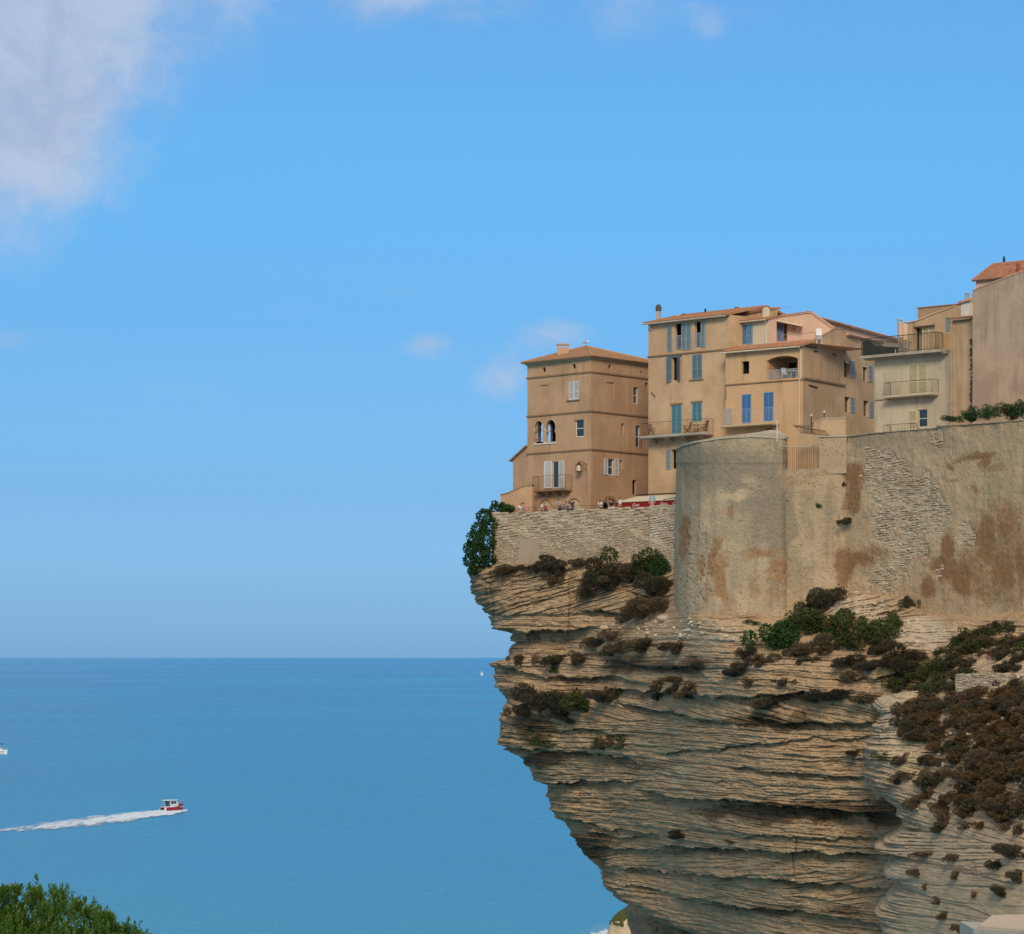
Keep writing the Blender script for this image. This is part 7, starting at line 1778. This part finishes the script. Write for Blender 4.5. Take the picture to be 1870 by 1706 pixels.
# lantern on its bracket
ul, zl = A.uz(1071, 850)
ln = thing('wall_lantern', tuple(A.P(ul, zl, 0)), 'wrought iron wall lantern on a bracket at the corner of the tower house', 'lantern')
mb = MB(); mb.tube([A.P(ul, zl - .7, .04), A.P(ul, zl + .1, .04), A.P(ul - .3, zl + .22, .35), A.P(ul - .5, zl + .3, .5)], .03, 5); mb.tube([A.P(ul, zl - .4, .04), A.P(ul - .4, zl + .1, .42)], .018, 4); mb.build('bracket', IRON, ln)
mb = MB(); c = A.P(ul - .5, 0, .5); mb.lathe((c.x, c.y, 0), [(.02, zl + .3), (.10, zl + .18), (.26, zl + .0), (.27, zl - .03)], 6); mb.lathe((c.x, c.y, 0), [(.30, zl - .62), (.30, zl - .56)], 6)
for k in range(6):
    a = k * math.pi / 3; mb.tube([(c.x + .25 * math.cos(a), c.y + .25 * math.sin(a), zl), (c.x + .29 * math.cos(a), c.y + .29 * math.sin(a), zl - .6)], .02, 4)
mb.build('lantern_frame', IRON, ln); mb = MB(); mb.lathe((c.x, c.y, 0), [(.22, zl - .03), (.25, zl - .57)], 6); mb.build('lantern_glass', CREAM, ln)
mb = MB(); mb.tube([A.P(ul, zl - .7, .03), A.P(ul, A.uz(1070, 901)[1], .03)], .012, 4); mb.build('cable', IRON, ln)
# gull on the roof
g_ = thing('seagull', (ap.x, ap.y, ap.z + .2), 'grey and white seagull standing on the peak of the tower roof', 'bird')
def gl(name, pts, rr, mat, n=8):
    mb = MB(); mb.tube([Vector(g_.location) + Vector(p) for p in pts], rr, n); return mb.build(name, mat, g_, True)
gl('body', [(-.28, 0, .20), (-.18, 0, .22), (0, 0, .22), (.15, 0, .24), (.22, 0, .30), (.25, 0, .37), (.31, 0, .38), (.34, 0, .375)], [.01, .06, .11, .10, .06, .055, .045, .02], HULLW)
gl('wing', [(-.40, .09, .20), (-.2, .11, .24), (.1, .10, .26)], [.01, .05, .04], GULL_W); gl('wing', [(-.40, -.09, .20), (-.2, -.11, .24), (.1, -.10, .26)], [.01, .05, .04], GULL_W)
gl('beak', [(.34, 0, .375), (.42, 0, .355)], [.018, .005], AWN, 5); gl('leg', [(.02, .04, .14), (.02, .04, 0)], .012, CREAM, 4); gl('leg', [(.02, -.04, .14), (.02, -.04, 0)], .012, CREAM, 4)
# folding chairs and table on the long balcony
def chair(loc, rz, label, mat, name='folding_chair', group='wooden chairs on the long balcony', plastic=False):
    c = thing(name, loc, label, 'chair', group); c.rotation_euler = (0, 0, rz)
    def part(nm, boxes, tubes=()):
        mb = MB()
        for b in boxes: mb.box(*b)
        for t_ in tubes: mb.tube(*t_)
        me = bpy.data.meshes.new(nm); me.from_pydata(mb.v, [], mb.f); me.materials.append(mat); o = bpy.data.objects.new(nm, me); COL.objects.link(o); o.parent = c; return o
    part('seat', [((0, -.22 + .11 * i, .42), .24, .042, .012) for i in range(5)])
    for i in range(5): part('slat', [], [([(-.18 + .09 * i, .24, .44), (-.18 + .09 * i, .40, 1.0)], .026, 4)])
    part('top_rail', [], [([(-.24, .41, 1.0), (.24, .41, 1.0)], .03, 4)])
    for s in (-1, 1):
        part('leg', [], [([(s * .23, -.26, 0), (s * .23, .26, .44)], .022, 4)]); part('leg', [], [([(s * .23, .34, 0), (s * .23, -.24, .42), (s * .23, -.26, .62)], .022, 4)])
        part('armrest', [((s * .25, 0, .64), .03, .30, .014)])
    return c
hrz = math.atan2(H.n.y, H.n.x) + math.pi / 2
for a, rz_, w_, lab in ((1200, 1.1, .75, 'wooden slatted chair at the left end of the long balcony'), (1263, -1.0, .6, 'wooden slatted chair left of the small balcony table'), (1294, 1.9, .6, 'wooden slatted chair at the right end of the long balcony')):
    u, _ = H.uz(a, 790); p = H.P(u, zb2 + .01, w_); chair(p, hrz + (rz_ if a != 1294 else -1.35) * (1 if a < 1250 else 1), lab, WOOD)
def table(loc, label, mat, r=.4, h=.7, group=None, name='table'):
    t_ = thing(name, loc, label, 'table', group); mb = MB(); mb.lathe(loc, [(r, h - .03), (r, h)], 14); mb.build('tabletop', mat, t_)
    for k in range(4):
        a = k * math.pi / 2 + .6; mb = MB(); mb.tube([Vector(loc) + Vector((r * .8 * math.cos(a), r * .8 * math.sin(a), 0)), Vector(loc) + Vector((r * .4 * math.cos(a), r * .4 * math.sin(a), h - .03))], .02, 4); mb.build('leg', mat, t_)
    return t_
table(H.P(H.uz(1280, 790)[0], zb2 + .01, .6), 'small dark folding table between chairs on the long balcony', WOOD, .34)
lz = lg3[3] + .01
table(G.P(G.uz(1436, 690)[0], lz, -1.0), 'round white table inside the arched loggia', WHITE, .55)
for a, rz_, lab in ((1421, 1.0, 'white plastic chair left of the loggia table'), (1451, -1.2, 'white plastic chair right of the loggia table')): chair(G.P(G.uz(a, 690)[0], lz, -.9), hrz + rz_, lab, WHITE, 'plastic_chair', 'white chairs inside the arched loggia')
table(Pf.P(2.0, zt6 + .01, -.7), 'pale table on the dark-railed roof terrace', GALV, .5); chair(Pf.P(2.9, zt6 + .01, -.6), hrz - 1.2, 'pale chair beside the table on the dark-railed terrace', GALV, 'terrace_chair', 'chairs on the roof terraces')
# white covered heater and chairs on the pink roof terrace
tz = z3 + .41; c = G.P(G.L - .15, tz, -2.4)
hb = thing('stacked_chairs', (c.x, c.y, tz), 'stack of white plastic chairs on the pink roof terrace beside the railing', 'chairs')
mb = MB()
for k in range(4): mb.box((c.x, c.y + .02 * k, tz + .45 + .1 * k), .24, .24, .02)
mb.build('seat', WHITE, hb); mb = MB(); mb.box((c.x, c.y + .25, tz + .95), .24, .03, .42); mb.build('backrest', WHITE, hb)
for sx_ in (-.2, .2):
    for sy_ in (-.2, .2): mb = MB(); mb.tube([(c.x + sx_ * 1.15, c.y + sy_ * 1.15, tz), (c.x + sx_, c.y + sy_, tz + .45)], .025, 4); mb.build('leg', WHITE, hb)
